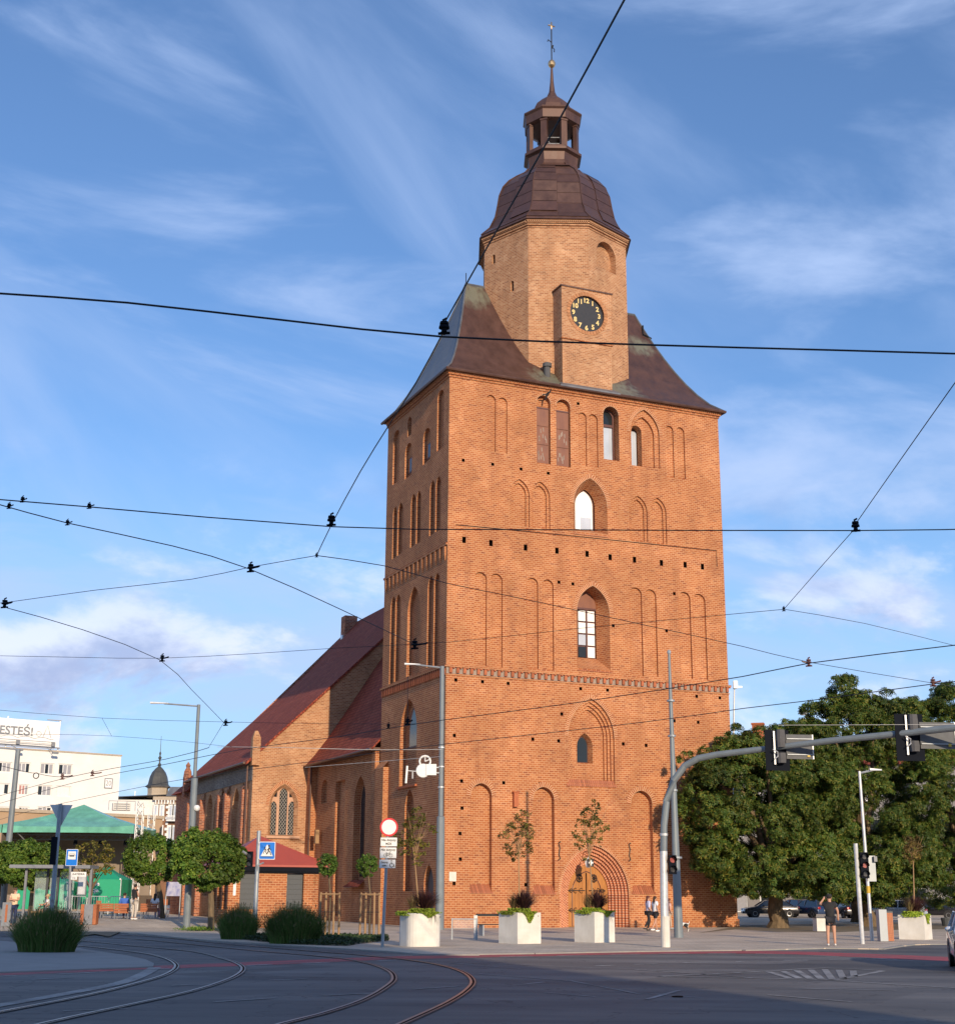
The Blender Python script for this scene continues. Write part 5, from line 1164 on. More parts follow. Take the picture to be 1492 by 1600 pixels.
# the tall houses behind the camera whose shadow lies over the crossing
Ld = Vector((-math.sin(SUN_AZ), -math.cos(SUN_AZ), 0)).normalized() * 1.0      # the way shadows run
Lw = Vector((Ld.y, -Ld.x, 0))                                                   # across it
def lat(p): return p.dot(Lw)
E1 = gnd(1492, 1590); E2_ = gnd(1000, 1530); wE = (lat(gnd(1492,1590)) + lat(gnd(1000,1530)) + lat(gnd(690,1491))) / 3
Rb = Vector((0, 0, 0)) + Lw * wE - Ld * 22
back = empty('corner_tenement', (Rb.x, Rb.y, 0), math.atan2(Lw.y, Lw.x), 'tall rendered tenement with mansard roof behind the viewpoint', 'building')
# local x along Lw (building lies at x<0), y = away from the street is -; top heights fitted to the shade on the poles
te = math.tan(SUN_EL); dist = lambda p: (Vector((p[0], p[1], 0)) - Rb).dot(Ld)
hA = 2.1 + dist(gnd(600, 1475)) * te; hB = 3.4 + dist(gnd(400, 1468)) * te; hC = 4.0 + dist((-17, 60)) * te
b = MB(); b.box((-22, -7, (hA-.5)/2), (44, 14, hA-.5)); b.build('wall', M['render_tan'], back)
b = MB(); b.ring([[(-44.3,-14.3,hA-.5),(.0,-14.3,hA-.5),(.0,.3,hA-.5),(-44.3,.3,hA-.5)], [(-44.3,-12,hB),(-3.6,-12,hB),(-3.6,-2,hB),(-44.3,-2,hB)], [(-44.3,-8,hC+.4),(-10,-8,hC),(-10,-7,hC),(-44.3,-7,hC+.4)]], True, 0, (False, True)); b.build('roof', M['tile'], back)
for k in range(11):
    for j in range(5):
        b = MB(); b.box((-2.2-4*k, .04, 3.0+4.1*j), (1.4, .12, 2.2)); b.build('window', M['white'], back); 
        b = MB(); b.box((-2.2-4*k, .08, 3.0+4.1*j), (1.15, .1, 1.95)); b.build('pane', M['glass'], back)
# ------------------------------------------------------------------ vegetation
def leafmat(name, a, b_, c, trans=0.3):
    m = bpy.data.materials.new(name); t, b = nodes(m)
    g = N(t, 'ShaderNodeNewGeometry'); cr = N(t, 'ShaderNodeValToRGB', {0: g.outputs['Random Per Island']}); e = cr.color_ramp
    e.elements.new(0.6); e.elements[0].color = rgb(a); e.elements[1].position = 0.62; e.elements[1].color = rgb(b_); e.elements[2].position = 1.0; e.elements[2].color = rgb(c)
    n = N(t, 'ShaderNodeTexNoise', {'Vector': g.outputs['Position'], 'Scale': 0.55, 'Detail': 3.0}); r = N(t, 'ShaderNodeMapRange', {0: n.outputs[0], 1: 0.3, 2: 0.7, 3: 0.50, 4: 1.42})
    mx = N(t, 'ShaderNodeMixRGB', {0: 1.0, 1: cr.outputs[0], 2: r.outputs[0]}, blend_type='MULTIPLY')
    t.links.new(mx.outputs[0], b.inputs['Base Color']); b.inputs['Roughness'].default_value = 0.55; b.inputs['Specular IOR Level'].default_value = 0.35
    tr = N(t, 'ShaderNodeBsdfTranslucent', {0: mx.outputs[0]}); ms = N(t, 'ShaderNodeMixShader', {0: trans}); t.links.new(b.outputs[0], ms.inputs[1]); t.links.new(tr.outputs[0], ms.inputs[2])
    t.links.new(ms.outputs[0], t.nodes['Material Output'].inputs[0]); return m
M['chestnut'] = leafmat('chestnut_leaf', (0.038, 0.082, 0.014), (0.082, 0.132, 0.020), (0.20, 0.18, 0.028))
M['lime'] = leafmat('clipped_leaf', (0.055, 0.125, 0.016), (0.11, 0.19, 0.025), (0.20, 0.26, 0.04))
M['globe'] = leafmat('globe_leaf', (0.05, 0.11, 0.015), (0.10, 0.19, 0.025), (0.16, 0.24, 0.04))
M['yellowleaf'] = leafmat('yellowing_leaf', (0.09, 0.10, 0.015), (0.17, 0.16, 0.025), (0.26, 0.18, 0.04))
M['brownleaf'] = leafmat('dry_young_leaf', (0.14, 0.08, 0.025), (0.22, 0.15, 0.04), (0.18, 0.20, 0.035))
M['limefol'] = leafmat('chartreuse_trailing_leaf', (0.25, 0.36, 0.03), (0.38, 0.50, 0.05), (0.50, 0.58, 0.08))
M['purplegrass'] = leafmat('purple_grass', (0.035, 0.012, 0.02), (0.07, 0.025, 0.03), (0.14, 0.07, 0.05), 0.15)
M['grassblade'] = leafmat('tall_grass_blade', (0.060, 0.130, 0.026), (0.11, 0.20, 0.040), (0.24, 0.22, 0.09), 0.25)
M['strawblade'] = leafmat('straw_blade', (0.20, 0.14, 0.07), (0.26, 0.18, 0.09), (0.16, 0.16, 0.05), 0.2)
M['cover'] = leafmat('ground_cover_leaf', (0.015, 0.035, 0.012), (0.03, 0.06, 0.02), (0.05, 0.08, 0.02), 0.15)

def np_mesh(name, V, Fc, m, parent=None, **tags):
    """V (n,3), Fc (k,4) quads"""
    me = bpy.data.meshes.new(name); me.vertices.add(len(V)); me.vertices.foreach_set('co', V.astype(np.float32).ravel())
    k = Fc.shape[1]; me.loops.add(Fc.size); me.loops.foreach_set('vertex_index', Fc.astype(np.int32).ravel())
    me.polygons.add(len(Fc)); me.polygons.foreach_set('loop_start', np.arange(0, Fc.size, k, dtype=np.int32)); me.update(calc_edges=True); me.validate()
    me.materials.append(m); o = bpy.data.objects.new(name, me); link(o, parent); return tag(o, **tags)
def unit(v): return v / np.maximum(1e-9, np.linalg.norm(v, axis=1, keepdims=True))
def leaf_quads(C, Nn, L_, Wd, per=1, droop=0.3):
    """C centres, Nn facing; per = leaflets fanned round each centre"""
    n = len(C); a = unit(np.cross(Nn, rng.normal(size=(n, 3)))); b = np.cross(Nn, a); Vs = []
    for k in range(per):
        th = 2*math.pi*k/per + rng.uniform(-.3, .3, n) if per > 1 else np.zeros(n)
        d = a*np.cos(th)[:, None] + b*np.sin(th)[:, None]; s = np.cross(Nn, d); l = (L_*rng.uniform(.7, 1.25, n))[:, None]; w = (Wd*rng.uniform(.7, 1.2, n))[:, None]
        dr = Nn * (-droop) * l
        p0 = C + (0 if per > 1 else -d*l/2); p2 = p0 + d*l + dr; mid = p0 + d*l*0.6 + dr*.3
        Vs.append(np.stack([p0, mid + s*w/2, p2, mid - s*w/2], 1))
    V = np.concatenate(Vs, 0).reshape(-1, 3); return V, np.arange(len(V)).reshape(-1, 4)
def crown_pts(blobs, n_clump, per_clump, cr, flat=0.75):
    vol = np.array([b[3]*b[4]+b[4]*b[5]+b[3]*b[5] for b in blobs]); pr = vol/vol.sum(); C = []; Nn = []
    cnt = 0
    while cnt < n_clump:
        i = rng.choice(len(blobs), p=pr); b = blobs[i]; d = unit(rng.normal(size=(1, 3)))[0]; r = rng.uniform(.55, 1.0) ** .5
        if d[2] < -0.5 and rng.random() < .4: continue
        p = np.array(b[:3]) + d*np.array(b[3:6])*r
        if any(j != i and sum(((p[q]-bb[q])/bb[3+q])**2 for q in range(3)) < .55 for j, bb in enumerate(blobs)): continue
        R = cr*rng.uniform(.6, 1.3); m = max(3, int(per_clump*(R/cr)**2*rng.uniform(.6, 1.2)))
        dd = unit(rng.normal(size=(m, 3)) + d*0.9); q = p + dd*R*np.array([1, 1, flat])*rng.uniform(.55, 1.0, (m, 1))
        nn = unit(dd*.8 + np.array([0, 0, .5]) + rng.normal(size=(m, 3))*.45)
        C.append(q); Nn.append(nn); cnt += 1
    return np.concatenate(C), np.concatenate(Nn)
def trunk_part(parent, h, r, lean=(0, 0), m=None, flare=1.35, name='trunk'):
    b = MB(); P = []; R = []
    for i in range(7):
        t = i/6; P.append((lean[0]*t*t + .05*math.sin(i*2.1)*r*4, lean[1]*t*t, -0.05 + h*t)); R.append(r*(flare - (flare-1)*min(1, t*4)) * (1 - .35*t))
    b.tube(P, R, 10); return b.build(name, m or M['bark'], parent, smooth=True)
def limb_part(parent, P, R, m=None): b = MB(); b.tube(P, R, 6); return b.build('limb', m or M['bark'], parent)
def big_tree(loc, blobs, th, tr, label, n_clump, per, group=None, lean=(0, 0), leafL=.17, leafW=.075, mt='chestnut', leaflets=5, cr=.55):
    t = empty('chestnut_tree' if mt == 'chestnut' else 'tree', loc, 0, label, 'tree', group)
    trunk_part(t, th, tr, lean)
    for b in blobs[:7]:
        s = (lean[0]*.8, lean[1]*.8, th*.85); e = (b[0]*.8, b[1]*.8, b[2]); mid = ((s[0]+e[0])/2+.2, (s[1]+e[1])/2, (s[2]+e[2])/2+.3); limb_part(t, [s, mid, e], [tr*.5, tr*.3, tr*.12])
    sp = []
    for _ in range(26):
        b = blobs[rng.integers(0, len(blobs))]; d = unit(rng.normal(size=(1, 3)) + np.array([[0, 0, .35]]))[0]; q = [b[i] + d[i]*b[3+i]*1.03 for i in range(3)]; r = rng.uniform(.35, .75)
        if q[2] > 1.9: sp.append((q[0], q[1], q[2], r, r, r*.8))
    C1, N1 = crown_pts(blobs, n_clump, per, cr); C2, N2 = crown_pts(sp, 90, int(per*.6), cr*.6); C, Nn = np.concatenate([C1, C2]), np.concatenate([N1, N2]); V, Fc = leaf_quads(C, Nn, leafL, leafW, leaflets); np_mesh('crown', V, Fc, M[mt], t); return t
# three chestnuts on the right; blobs relative to the trunk foot
p1 = gp(1215, 1450); p2 = Vector((23.6, 88.5, 0)); p3 = Vector((31.0, 92.0, 0)); p4 = Vector((27, 104, 0))
def rel(p, px, py, Y, rx, ry, rz): q = atY(px, py, Y); return (q.x-p.x, q.y-p.y, q.z, rx, ry, rz)
big_tree(p1, [rel(p1,1180,1270,80.6,3.6,2.4,3.2), rel(p1,1120,1265,80.1,2.1,2.2,2.6), rel(p1,1240,1250,81.6,3.3,2.4,3.4), rel(p1,1130,1205,80.6,1.8,1.8,1.9), rel(p1,1200,1350,81.1,3.2,2.4,1.6), rel(p1,1265,1330,82.1,2.6,2.4,2.2), rel(p1,1195,1195,81.6,2.5,2.3,2.0), rel(p1,1120,1330,80.1,1.2,1.4,1.3), rel(p1,1285,1378,79.5,1.8,1.8,.8), rel(p1,1225,1385,79,1.4,1.5,.6), rel(p1,1160,1375,81.1,1.5,1.6,.9)], 3.0, .50, 'broad dark chestnut tree with thick leaning trunk nearest the tower corner', 680, 60, 'chestnut trees beside the tower', (-.5, -1.2))
big_tree(p2, [rel(p2,1232,1150,85,.9,.9,.6), rel(p2,1285,1117,86,1.1,1.1,.9), rel(p2,1318,1084,86,.8,.8,1.0), rel(p2,1262,1170,85,1.2,1.2,.9), rel(p2,1372,1104,86,1.1,1.1,.9), rel(p2,1330,1172,86,3.0,3,3.4), rel(p2,1335,1127,86,1.6,1.6,1.6), rel(p2,1270,1188,85,2.6,2.6,2.3), rel(p2,1390,1238,86,3.4,3,3.6), rel(p2,1320,1298,84,3.6,3,3.2), rel(p2,1260,1268,84,2.3,2.6,2.8), rel(p2,1400,1338,86,2.8,2.6,2.2), rel(p2,1400,1152,86,2.2,2.2,2.2), rel(p2,1340,1378,85,2.9,2.4,1.2)], 3.0, .45, 'tallest chestnut tree, dark trunk behind the traffic signal post', 800, 60, 'chestnut trees beside the tower', (-.6, -1.5))
big_tree(p3, [rel(p3,1440,1170,90,3.0,3,3.0), rel(p3,1470,1235,90,3.4,3,3.6), rel(p3,1520,1185,90,4,3,4.4), rel(p3,1460,1315,89,3,2.6,2.6), rel(p3,1500,1120,91,2.4,2.4,2), rel(p3,1560,1295,90,3.6,3,3.6), rel(p3,1420,1130,91,1.5,1.5,1.5)], 3.2, .40, 'chestnut tree at the right edge above the pale planter', 580, 54, 'chestnut trees beside the tower', (-.6, -1.0))
big_tree(p4, [rel(p4,1250,1200,104,3.4,3,2.6), rel(p4,1350,1330,103,4,3,3.5), rel(p4,1440,1370,103,4,3,2.2), rel(p4,1270,1330,103,3,3,3.0), rel(p4,1290,1165,104,1.8,1.8,1.5), rel(p4,1239,1155,104,1.0,1.0,1.0)], 3.2, .4, 'chestnut tree further back, filling the gap behind the two front crowns', 560, 40, 'chestnut trees beside the tower')
# clipped umbrella trees
def clipped(px, py, base_y, rx, rz, label, Y=None, base=None, group='clipped round trees on the left of the square'):
    bpt = gp(*base) if base else None; q = atY(px, py, bpt.y if bpt else Y)
    if bpt is None: bpt = Vector((q.x, Y, gz(q.x, Y)))
    t = empty('clipped_tree', bpt, 0, label, 'tree', group); b = MB()
    hx, hz = q.x-bpt.x, q.z-bpt.z
    b.tube([(0,0,-.03),(hx*.25,.0,hz*.4),(hx*.8,0,hz*.85)], [.17,.14,.11], 8); b.build('trunk', M['stake'] if 0 else M['bark'], t)
    for k in range(5): a = k*1.26; limb_part(t, [(hx*.7,0,hz*.75),(hx+math.cos(a)*rx*.35,math.sin(a)*rx*.35,hz*.95),(hx+math.cos(a)*rx*.7,math.sin(a)*rx*.7,hz+.1)], [.08,.05,.02])
    C, Nn = crown_pts([(hx,0,hz,rx,rx,rz),(hx-rx*.3,-.2,hz+rz*.12,rx*.72,rx*.75,rz*.95),(hx+rx*.35,-.1,hz-.05,rx*.66,rx*.7,rz*.88)], int(430*rx*rx/3), 46, .27, .85); V, Fc = leaf_quads(C, Nn, .17, .10, 1); np_mesh('crown', V, Fc, M['lime'], t); return t
clipped(327, 1344, 0, 1.60, 1.28, 'round clipped tree with bare slanting trunk beside the red-roofed kiosk', base=(331,1441))
clipped(238, 1344, 0, 1.30, 1.22, 'round clipped tree behind the benches, second from the kiosk', base=(254,1435))
clipped(55, 1352, 0, 1.75, 1.15, 'flat-topped clipped tree behind the tram shelter roof', Y=78)
clipped(2, 1350, 0, 1.35, 1.05, 'clipped tree cut off by the left edge of the frame', Y=80)
# yellowing loose tree behind the stop sign
q = atY(145, 1345, 86); t = empty('young_tree', (q.x, 86, gz(q.x, 86)), 0, 'loose yellowing young tree in front of the dark stage', 'tree'); b = MB(); b.tube([(0,0,0),(.1,0,1.6),(.0,0,q.z)], [.09,.07,.03], 6); b.build('trunk', M['bark'], t)
for k in range(6): a = k*1.05; limb_part(t, [(.05,0,1.4),(.5*math.cos(a),.5*math.sin(a),2.2),(1.1*math.cos(a),1.1*math.sin(a),3.0)], [.04,.03,.012])
C, Nn = crown_pts([(0,0,q.z,1.2,1.2,.8),(.4,0,q.z-.8,.9,.9,.5)], 90, 26, .22); V, Fc = leaf_quads(C, Nn, .15, .09, 1); np_mesh('crown', V, Fc, M['yellowleaf'], t)
# two globe trees on stakes, in front of the aisle wall
for px, bx_, lab in ((513, 514, 'small globe tree tied to wooden stakes next to the kiosk'), (574, 577, 'small globe tree tied to wooden stakes nearer the tower corner')):
    bpt = gnd(bx_, 1466); q = atY(px, 1351, bpt.y); t = empty('globe_tree', bpt, 0, lab, 'tree', 'staked globe trees'); hx = q.x-bpt.x
    b = MB(); b.tube([(0,0,0),(.02,0,1.5),(hx,0,q.z)], [.045,.04,.03], 6); b.build('trunk', M['bark'], t)
    C, Nn = crown_pts([(hx,0,q.z,.37,.37,.40)], 90, 26, .12, 1); V, Fc = leaf_quads(C, Nn, .10, .055, 1); np_mesh('crown', V, Fc, M['globe'], t)
    for k in range(4):
        a = .5+k*math.pi/2; b = MB(); x, y = .42*math.cos(a), .42*math.sin(a); b.tube([(x,y,0),(x*.95,y*.95,1.75)], .045, 7); b.build('stake', M['stake'], t)
    for z in (1.0, 1.68):
        for k in range(4):
            a = .5+k*math.pi/2; a2 = a+math.pi/2; b = MB(); b.tube([(.42*math.cos(a),.42*math.sin(a),z),(.42*math.cos(a2),.42*math.sin(a2),z)], .03 if z > 1.5 else .012, 5); b.build('cross_bar', M['stake'] if z > 1.5 else M['black'], t)
# tall ornamental grass
def grass_clump(px0, px1, topy, basey, label, n=5200, h=None):
    b0 = gnd(px0, basey); b1 = gnd(px1, basey); c = (b0+b1)/2; w = (b1-b0).length; top = atY((px0+px1)/2, topy, c.y).z
    c = c + Vector((0, .5, 0)); rx = w*.40; ry = .60
    r = np.sqrt(rng.random(n)); a = rng.random(n)*2*math.pi; bx_ = r*rx*np.cos(a); by_ = r*ry*np.sin(a); H = top*(1.03 - .42*r**2)*rng.uniform(.55, 1.05, n)
    ox = bx_*rng.uniform(.15,.55,n) + rng.normal(size=n)*.12; oy = by_*rng.uniform(.15,.5,n) + rng.normal(size=n)*.12
    P = [np.stack([bx_+ox*t**2*1.0, by_+oy*t**2, H*(t-.06*t**3)], 1) for t in (0, .4, .75, 1.0)]
    sd = unit(np.stack([-np.sin(a+rng.normal(size=n)), np.cos(a+rng.normal(size=n)), np.zeros(n)], 1)); W_ = [.008,.007,.005,.001]
    V = np.concatenate([np.stack([p - sd*w_, p + sd*w_], 1) for p, w_ in zip(P, W_)], 1).reshape(-1, 3)
    base = (np.arange(n)*8)[:, None]; Fc = np.concatenate([base + np.array(q) for q in ([0,1,3,2],[2,3,5,4],[4,5,7,6])], 0)
    t = empty('grass_clump', c, 0, label, 'ornamental grass', 'tall ornamental grass clumps'); np_mesh('blades', V, Fc, M['grassblade'], t, kind='stuff')
    m = 700; i = rng.integers(0, n, m); Pb = P[3][i]; d = unit(np.stack([rng.normal(size=m)*.25, rng.normal(size=m)*.2, np.ones(m)], 1)); s = unit(np.cross(d, rng.normal(size=(m,3)))); l = rng.uniform(.06,.16,(m,1))
    V = np.stack([Pb, Pb+d*l*.5+s*.012, Pb+d*l, Pb+d*l*.5-s*.012], 1).reshape(-1,3); np_mesh('seed_heads', V, np.arange(len(V)).reshape(-1,4), M['strawblade'], t, kind='stuff')
grass_clump(8, 122, 1411, 1488, 'dark tall grass clump on the paved island at far left', 7500)
grass_clump(335, 402, 1411, 1468, 'narrower tall grass clump, left of the two below the crossing sign', 4600)
grass_clump(408, 505, 1408, 1475, 'wider tall grass clump right of the crossing sign pole', 6500)
# ground cover bed
poly = [gnd(*p) for p in [(378,1464),(470,1463),(607,1466.5),(607,1470),(560,1475),(543,1478.5),(441,1475),(378,1468)]]; pl_ = [(p.x,p.y) for p in poly]
xs = [p[0] for p in pl_]; ys = [p[1] for p in pl_]; C = []
while len(C) < 9000:
    x, y = random.uniform(min(xs), max(xs)), random.uniform(min(ys), max(ys))
    if inside((x, y), pl_): C.append((x, y, random.uniform(.02, .17)))
C = np.array(C); V, Fc = leaf_quads(C, unit(rng.normal(size=(len(C),3))+np.array([0,-.3,.8])), .11, .07, 1); np_mesh('ground_cover', V, Fc, M['cover'], kind='stuff')
mb = MB(); mb.face([(p.x,p.y,.006) for p in poly]); mb.build('planting_bed', M['grit'], kind='structure')
q = gp(314, 1441); C = rng.normal(size=(900,3))*np.array([.42,.4,.05])+np.array([q.x,q.y,.09+q.z]); V, Fc = leaf_quads(C, unit(rng.normal(size=(900,3))+np.array([0,0,.8])), .10, .05, 1); np_mesh('grass_tuft', V, Fc, M['lime'], kind='stuff')
# planters
def planter(px0, px1, base, topy, edge_px, label, tree=None, rounded=False, trail=0.5, seed=0, treetop=None):
    L0 = gnd(px0, base-1); cB = gnd(edge_px, base); R0 = gnd(px1, base-1); Y = cB.y
    hgt = atY(edge_px, topy, Y).z; wx = (px1-px0)/2291*Y
    # square box turned so that an edge faces the viewer; its side lengths follow the two visible faces
    sL = (edge_px-px0)/2291*Y; sR = (px1-edge_px)/2291*Y; S_ = math.hypot(sL, sR); an = math.atan2(sL, sR) if not rounded else .45
    t = empty('planter', cB, an, label, 'planter', 'concrete street planters')
    w = .055; s = S_; b = MB(); N_ = 1
    if rounded: S_ = s = wx/ (math.cos(an)+math.sin(an)) * 1.08
    def sq(o, z, r=0):
        if not rounded: return [(o,o,z),(s-o,o,z),(s-o,s-o,z),(o,s-o,z)]
        out = []; rr = .34 - o*.8
        for cx_, cy_, a0 in ((o+rr,o+rr,math.pi),(s-o-rr,o+rr,1.5*math.pi),(s-o-rr,s-o-rr,0),(o+rr,s-o-rr,.5*math.pi)):
            for k in range(6): out.append((cx_+rr*math.cos(a0+k*math.pi/10), cy_+rr*math.sin(a0+k*math.pi/10), z))
        return out
    b.ring([sq(0,0), sq(0,hgt-.01), sq(.012,hgt), sq(w,hgt), sq(w,hgt-.14)], True, 0, (True, True)); bd = b.build('box', M['concrete'], t, smooth=False)
    b = MB(); b.lathe([(.02,0),(.02,.004)], (0,0,0), 8); o = b.build('fixing_hole', M['hole'], t); o.location = (s-.12, -.003, hgt-.12); o.rotation_euler = (math.pi/2,0,0)
    cx_ = cy_ = s/2
    # trailing leaves over the front
    n = 1500; r_ = np.random.default_rng(seed+3); ang = r_.random(n)*6.283; cc = np.stack([cx_+np.cos(ang)*s*.44*r_.random(n)**.3, cy_+np.sin(ang)*s*.44*r_.random(n)**.3, hgt+r_.random(n)*.16-.02], 1); keep = (np.sin(ang*1.5+seed) > -.2); cc = cc[keep]
    m = 380; k0 = r_.uniform(.3,.62)*s; tx = np.clip(k0 + r_.normal(size=m)*.13*s, .03, s-.03); dz = r_.random(m)**1.4*trail*.75*np.exp(-((tx-k0)/(.16*s))**2); c2 = np.stack([tx, -.03-r_.random(m)*.05, hgt+.03-dz], 1)
    c3 = np.stack([-.03-r_.random(m//2)*.05, np.clip(s*.5+r_.normal(size=m//2)*.2*s,.02,s-.02), hgt+.05-r_.random(m//2)*.12], 1)
    cc = np.concatenate([cc, c2, c3]); V, Fc = leaf_quads(cc, unit(r_.normal(size=(len(cc),3))+np.array([-.2,-.6,.5])), .085, .06, 1); np_mesh('trailing_leaves', V, Fc, M['limefol'], t, kind='stuff')
    # purple fountain grass, some hanging blades
    def tuft(nn, cx, cy, H, sp, mt, name, down=0.0):
        a = r_.random(nn)*6.283; e = r_.random(nn)**.7*sp; HH = H*r_.uniform(.55,1.05,nn); P = []
        for tt in (0,.4,.75,1): P.append(np.stack([cx+np.cos(a)*e*tt**1.3, cy+np.sin(a)*e*tt**1.3, hgt-.05+HH*(tt-(.25+down)*tt**3*(e/sp))], 1))
        sd = np.stack([-np.sin(a), np.cos(a), np.zeros(nn)], 1); V = np.concatenate([np.stack([p-sd*w_, p+sd*w_], 1) for p, w_ in zip(P, (.010,.010,.007,.002))], 1).reshape(-1,3)
        base_ = (np.arange(nn)*8)[:, None]; Fc = np.concatenate([base_+np.array(q) for q in ([0,1,3,2],[2,3,5,4],[4,5,7,6])], 0); np_mesh(name, V, Fc, M[mt], t, kind='stuff')
    tuft(700, cx_+.15*s, cy_, .92, .75, 'purplegrass', 'purple_grass'); tuft(120, cx_-.2*s, cy_+.1*s, .75, .35, 'strawblade', 'dry_grass')
    if rounded or seed == 3: tuft(70, s*.7, .1, .25, .28, 'strawblade', 'hanging_blades', 2.6)
    if tree:
        q = atY(tree[0], tree[1], Y); inv = Matrix.Rotation(-an, 3, 'Z'); l = inv @ (Vector((q.x, Y+ s*.6, q.z)) - cB); l.z = q.z
        th = atY(tree[0], tree[2], Y).z
        b = MB(); b.tube([(cx_,cy_,hgt-.1),((cx_+l.x)/2,(cy_+l.y)/2,(hgt+th)/2),(l.x,l.y,th+.3)], [.035,.028,.018], 6); b.build('tree_trunk', M['stake'], t)
        rx = tree[3]; rz = (q.z - th); r0 = q.z
        for k in range(14):
            a = k*2.4; f = r_.uniform(.3,1); limb_part(t, [(l.x,l.y,th+r_.uniform(0,.5)),(l.x+rx*.4*math.cos(a)*f,l.y+rx*.4*math.sin(a)*f,r0-.1),(l.x+rx*math.cos(a)*f,l.y+rx*math.sin(a)*f,r0+rz*r_.uniform(-.2,.9))], [.014,.009,.004], M['stake'])
        C, Nn = crown_pts([(l.x,l.y,r0-.1,rx*.62,rx*.62,rz*.9),(l.x-rx*.55,l.y,r0-.15,rx*.45,rx*.5,rz*.5),(l.x+rx*.6,l.y,r0+.1,rx*.42,rx*.5,rz*.42),(l.x+rx*.2,l.y,r0+rz*.75,rx*.3,rx*.3,rz*.35)], 72, 12, .15); V, Fc = leaf_quads(C, Nn, .13, .055, 1, .5); np_mesh('tree_crown', V, Fc, M[tree[4]], t)
    return t
planter(608, 677, 1479.5, 1427, 641, 'white round-cornered planter, half in shade, beside the no-entry sign', (647, 1305, 1352, .70, 'yellowleaf'), True, .2, 1)
planter(780, 846, 1475, 1426, 808.5, 'square white planter with purple grass and lime trailing leaves, between lamp post and church door', (811, 1305, 1345, .75, 'brownleaf'), False, .5, 2)
planter(900, 963, 1473, 1425, 929, 'square white planter standing before the arched church door', (922, 1297, 1345, .85, 'yellowleaf'), False, .25, 3)
planter(1411, 1467, 1468.5, 1430, 1445, 'square white planter beside the litter bin near the right edge', (1432, 1326, 1352, .5, 'brownleaf'), False, .5, 4)
# ------------------------------------------------------------------ poles, signals and signs
M['greyback'] = mat('grey_sign_back', (0.13, 0.135, 0.14), 0.8, spec=0.15)
M['orangewood'] = mat('orange_varnished_wood', (0.30, 0.085, 0.03), 0.5, c2=(0.42, 0.14, 0.05), scale=4)
_m = bpy.data.materials.new('shelter_glass'); _t, _b = nodes(_m); _b.inputs['Base Color'].default_value = (.6,.7,.7,1); _b.inputs['Alpha'].default_value = .22; _b.inputs['Roughness'].default_value = .08; M['shelter_glass'] = _m
def mast_pole(bpx, tpx, rb, rt, sleeve_y, label, m='polegrey', cat='lamp post', name='lamp_post', base=None, group=None):
    P = base if base is not None else gp(*bpx); T_ = atY(*tpx, P.y) - P; t = empty(name, P, 0, label, cat, group); t['_'] = 0; del t['_']
    b = MB(); h = T_.z
    def at(z): return (T_.x*z/h, 0, z)
    if sleeve_y: zs = atY(bpx[0], sleeve_y, P.y).z - P.z; b.tube([at(-.03), at(zs-.05), at(zs), at(h)], [rb, rb*.92, rt*1.08, rt], 14)
    else: b.tube([at(-.03), at(h)], [rb, rt], 14)
    b.build('pole', M[m], t, smooth=True); return t, P, at, h
def lum(t, P, at, h, dx, dz, L_=.75):
    b = MB(); p = at(h-.08); b.tube([(p[0]+.0, 0, p[2]), (p[0]+dx, 0, p[2]+dz)], .045, 6); b.build('arm', M['galv'], t)
    s = 1 if dx > 0 else -1; c = (p[0]+dx+s*L_*.25, 0, p[2]+dz+.02); b = MB(); b.ring([[(c[0]-L_/2,-.12,c[2]-.03),(c[0]+L_/2,-.07,c[2]-.03),(c[0]+L_/2,.07,c[2]-.03),(c[0]-L_/2,.12,c[2]-.03)],[(c[0]-L_/2,-.1,c[2]+.06),(c[0]+L_/2,-.05,c[2]+.02),(c[0]+L_/2,.05,c[2]+.02),(c[0]-L_/2,.1,c[2]+.06)]], True, 0, (True, True)); b.build('luminaire', M['galv_l'], t)
t1, P1m, at1, h1 = mast_pole((687, 1453), (691, 1041), .215, .115, 1275, 'grey lamp mast with tensioning wheel standing against the tower corner'); lum(t1, P1m, at1, h1, -1.35, .15, .8)
for y in (1168, 1198, 1230): z = atY(688, y, P1m.y).z; b = MB(); p = at1(z); b.lathe([(.16, -.03), (.16, .03)], p, 12); b.build('clamp_ring', M['galv_l'], t1)
# tensioning device on the mast
b = MB(); z = atY(676, 1203, P1m.y).z; X = lambda px: atY(px, 1203, P1m.y).x - P1m.x
b.box(((X(666)+X(682))/2, -.1, z), (X(682)-X(666), .25, .55)); b.lathe([(.30,-.06),(.33,0),(.30,.06)], (0,0,0), 16) if 0 else None; b.build('tensioner_box', M['white'], t1)
b = MB(); b.lathe([(.33, -.07), (.36, -.02), (.36, .02), (.33, .07)], (0, 0, 0), 18); w = b.build('tensioner_wheel', M['white'], t1); w.location = (X(661), -.1, z-.05); w.rotation_euler = (math.pi/2, 0, 0)
b = MB(); b.tube([(.28*math.cos(a), .28*math.sin(a)*1.0, 0) for a in [k*math.pi/6 for k in range(13)]], .05, 6); b.tube([(0,0,0),(0,.28,0)], .03, 4); b.tube([(0,0,0),(.25,.1,0)], .03, 4); w = b.build('spoked_wheel', M['white'], t1); w.location = (X(664), -.1, z+.42); w.rotation_euler = (math.pi/2, 0, 0)
b = MB(); b.tube([(X(657), -.1, z-.1), (X(647), -.1, z-.08), (X(636), -.1, z-.05)], .03, 5); b.tube([(X(645),-.1,z-.1),(X(645),-.1,z-.45)], .04, 5); b.build('tension_rope', M['wire_l'], t1)
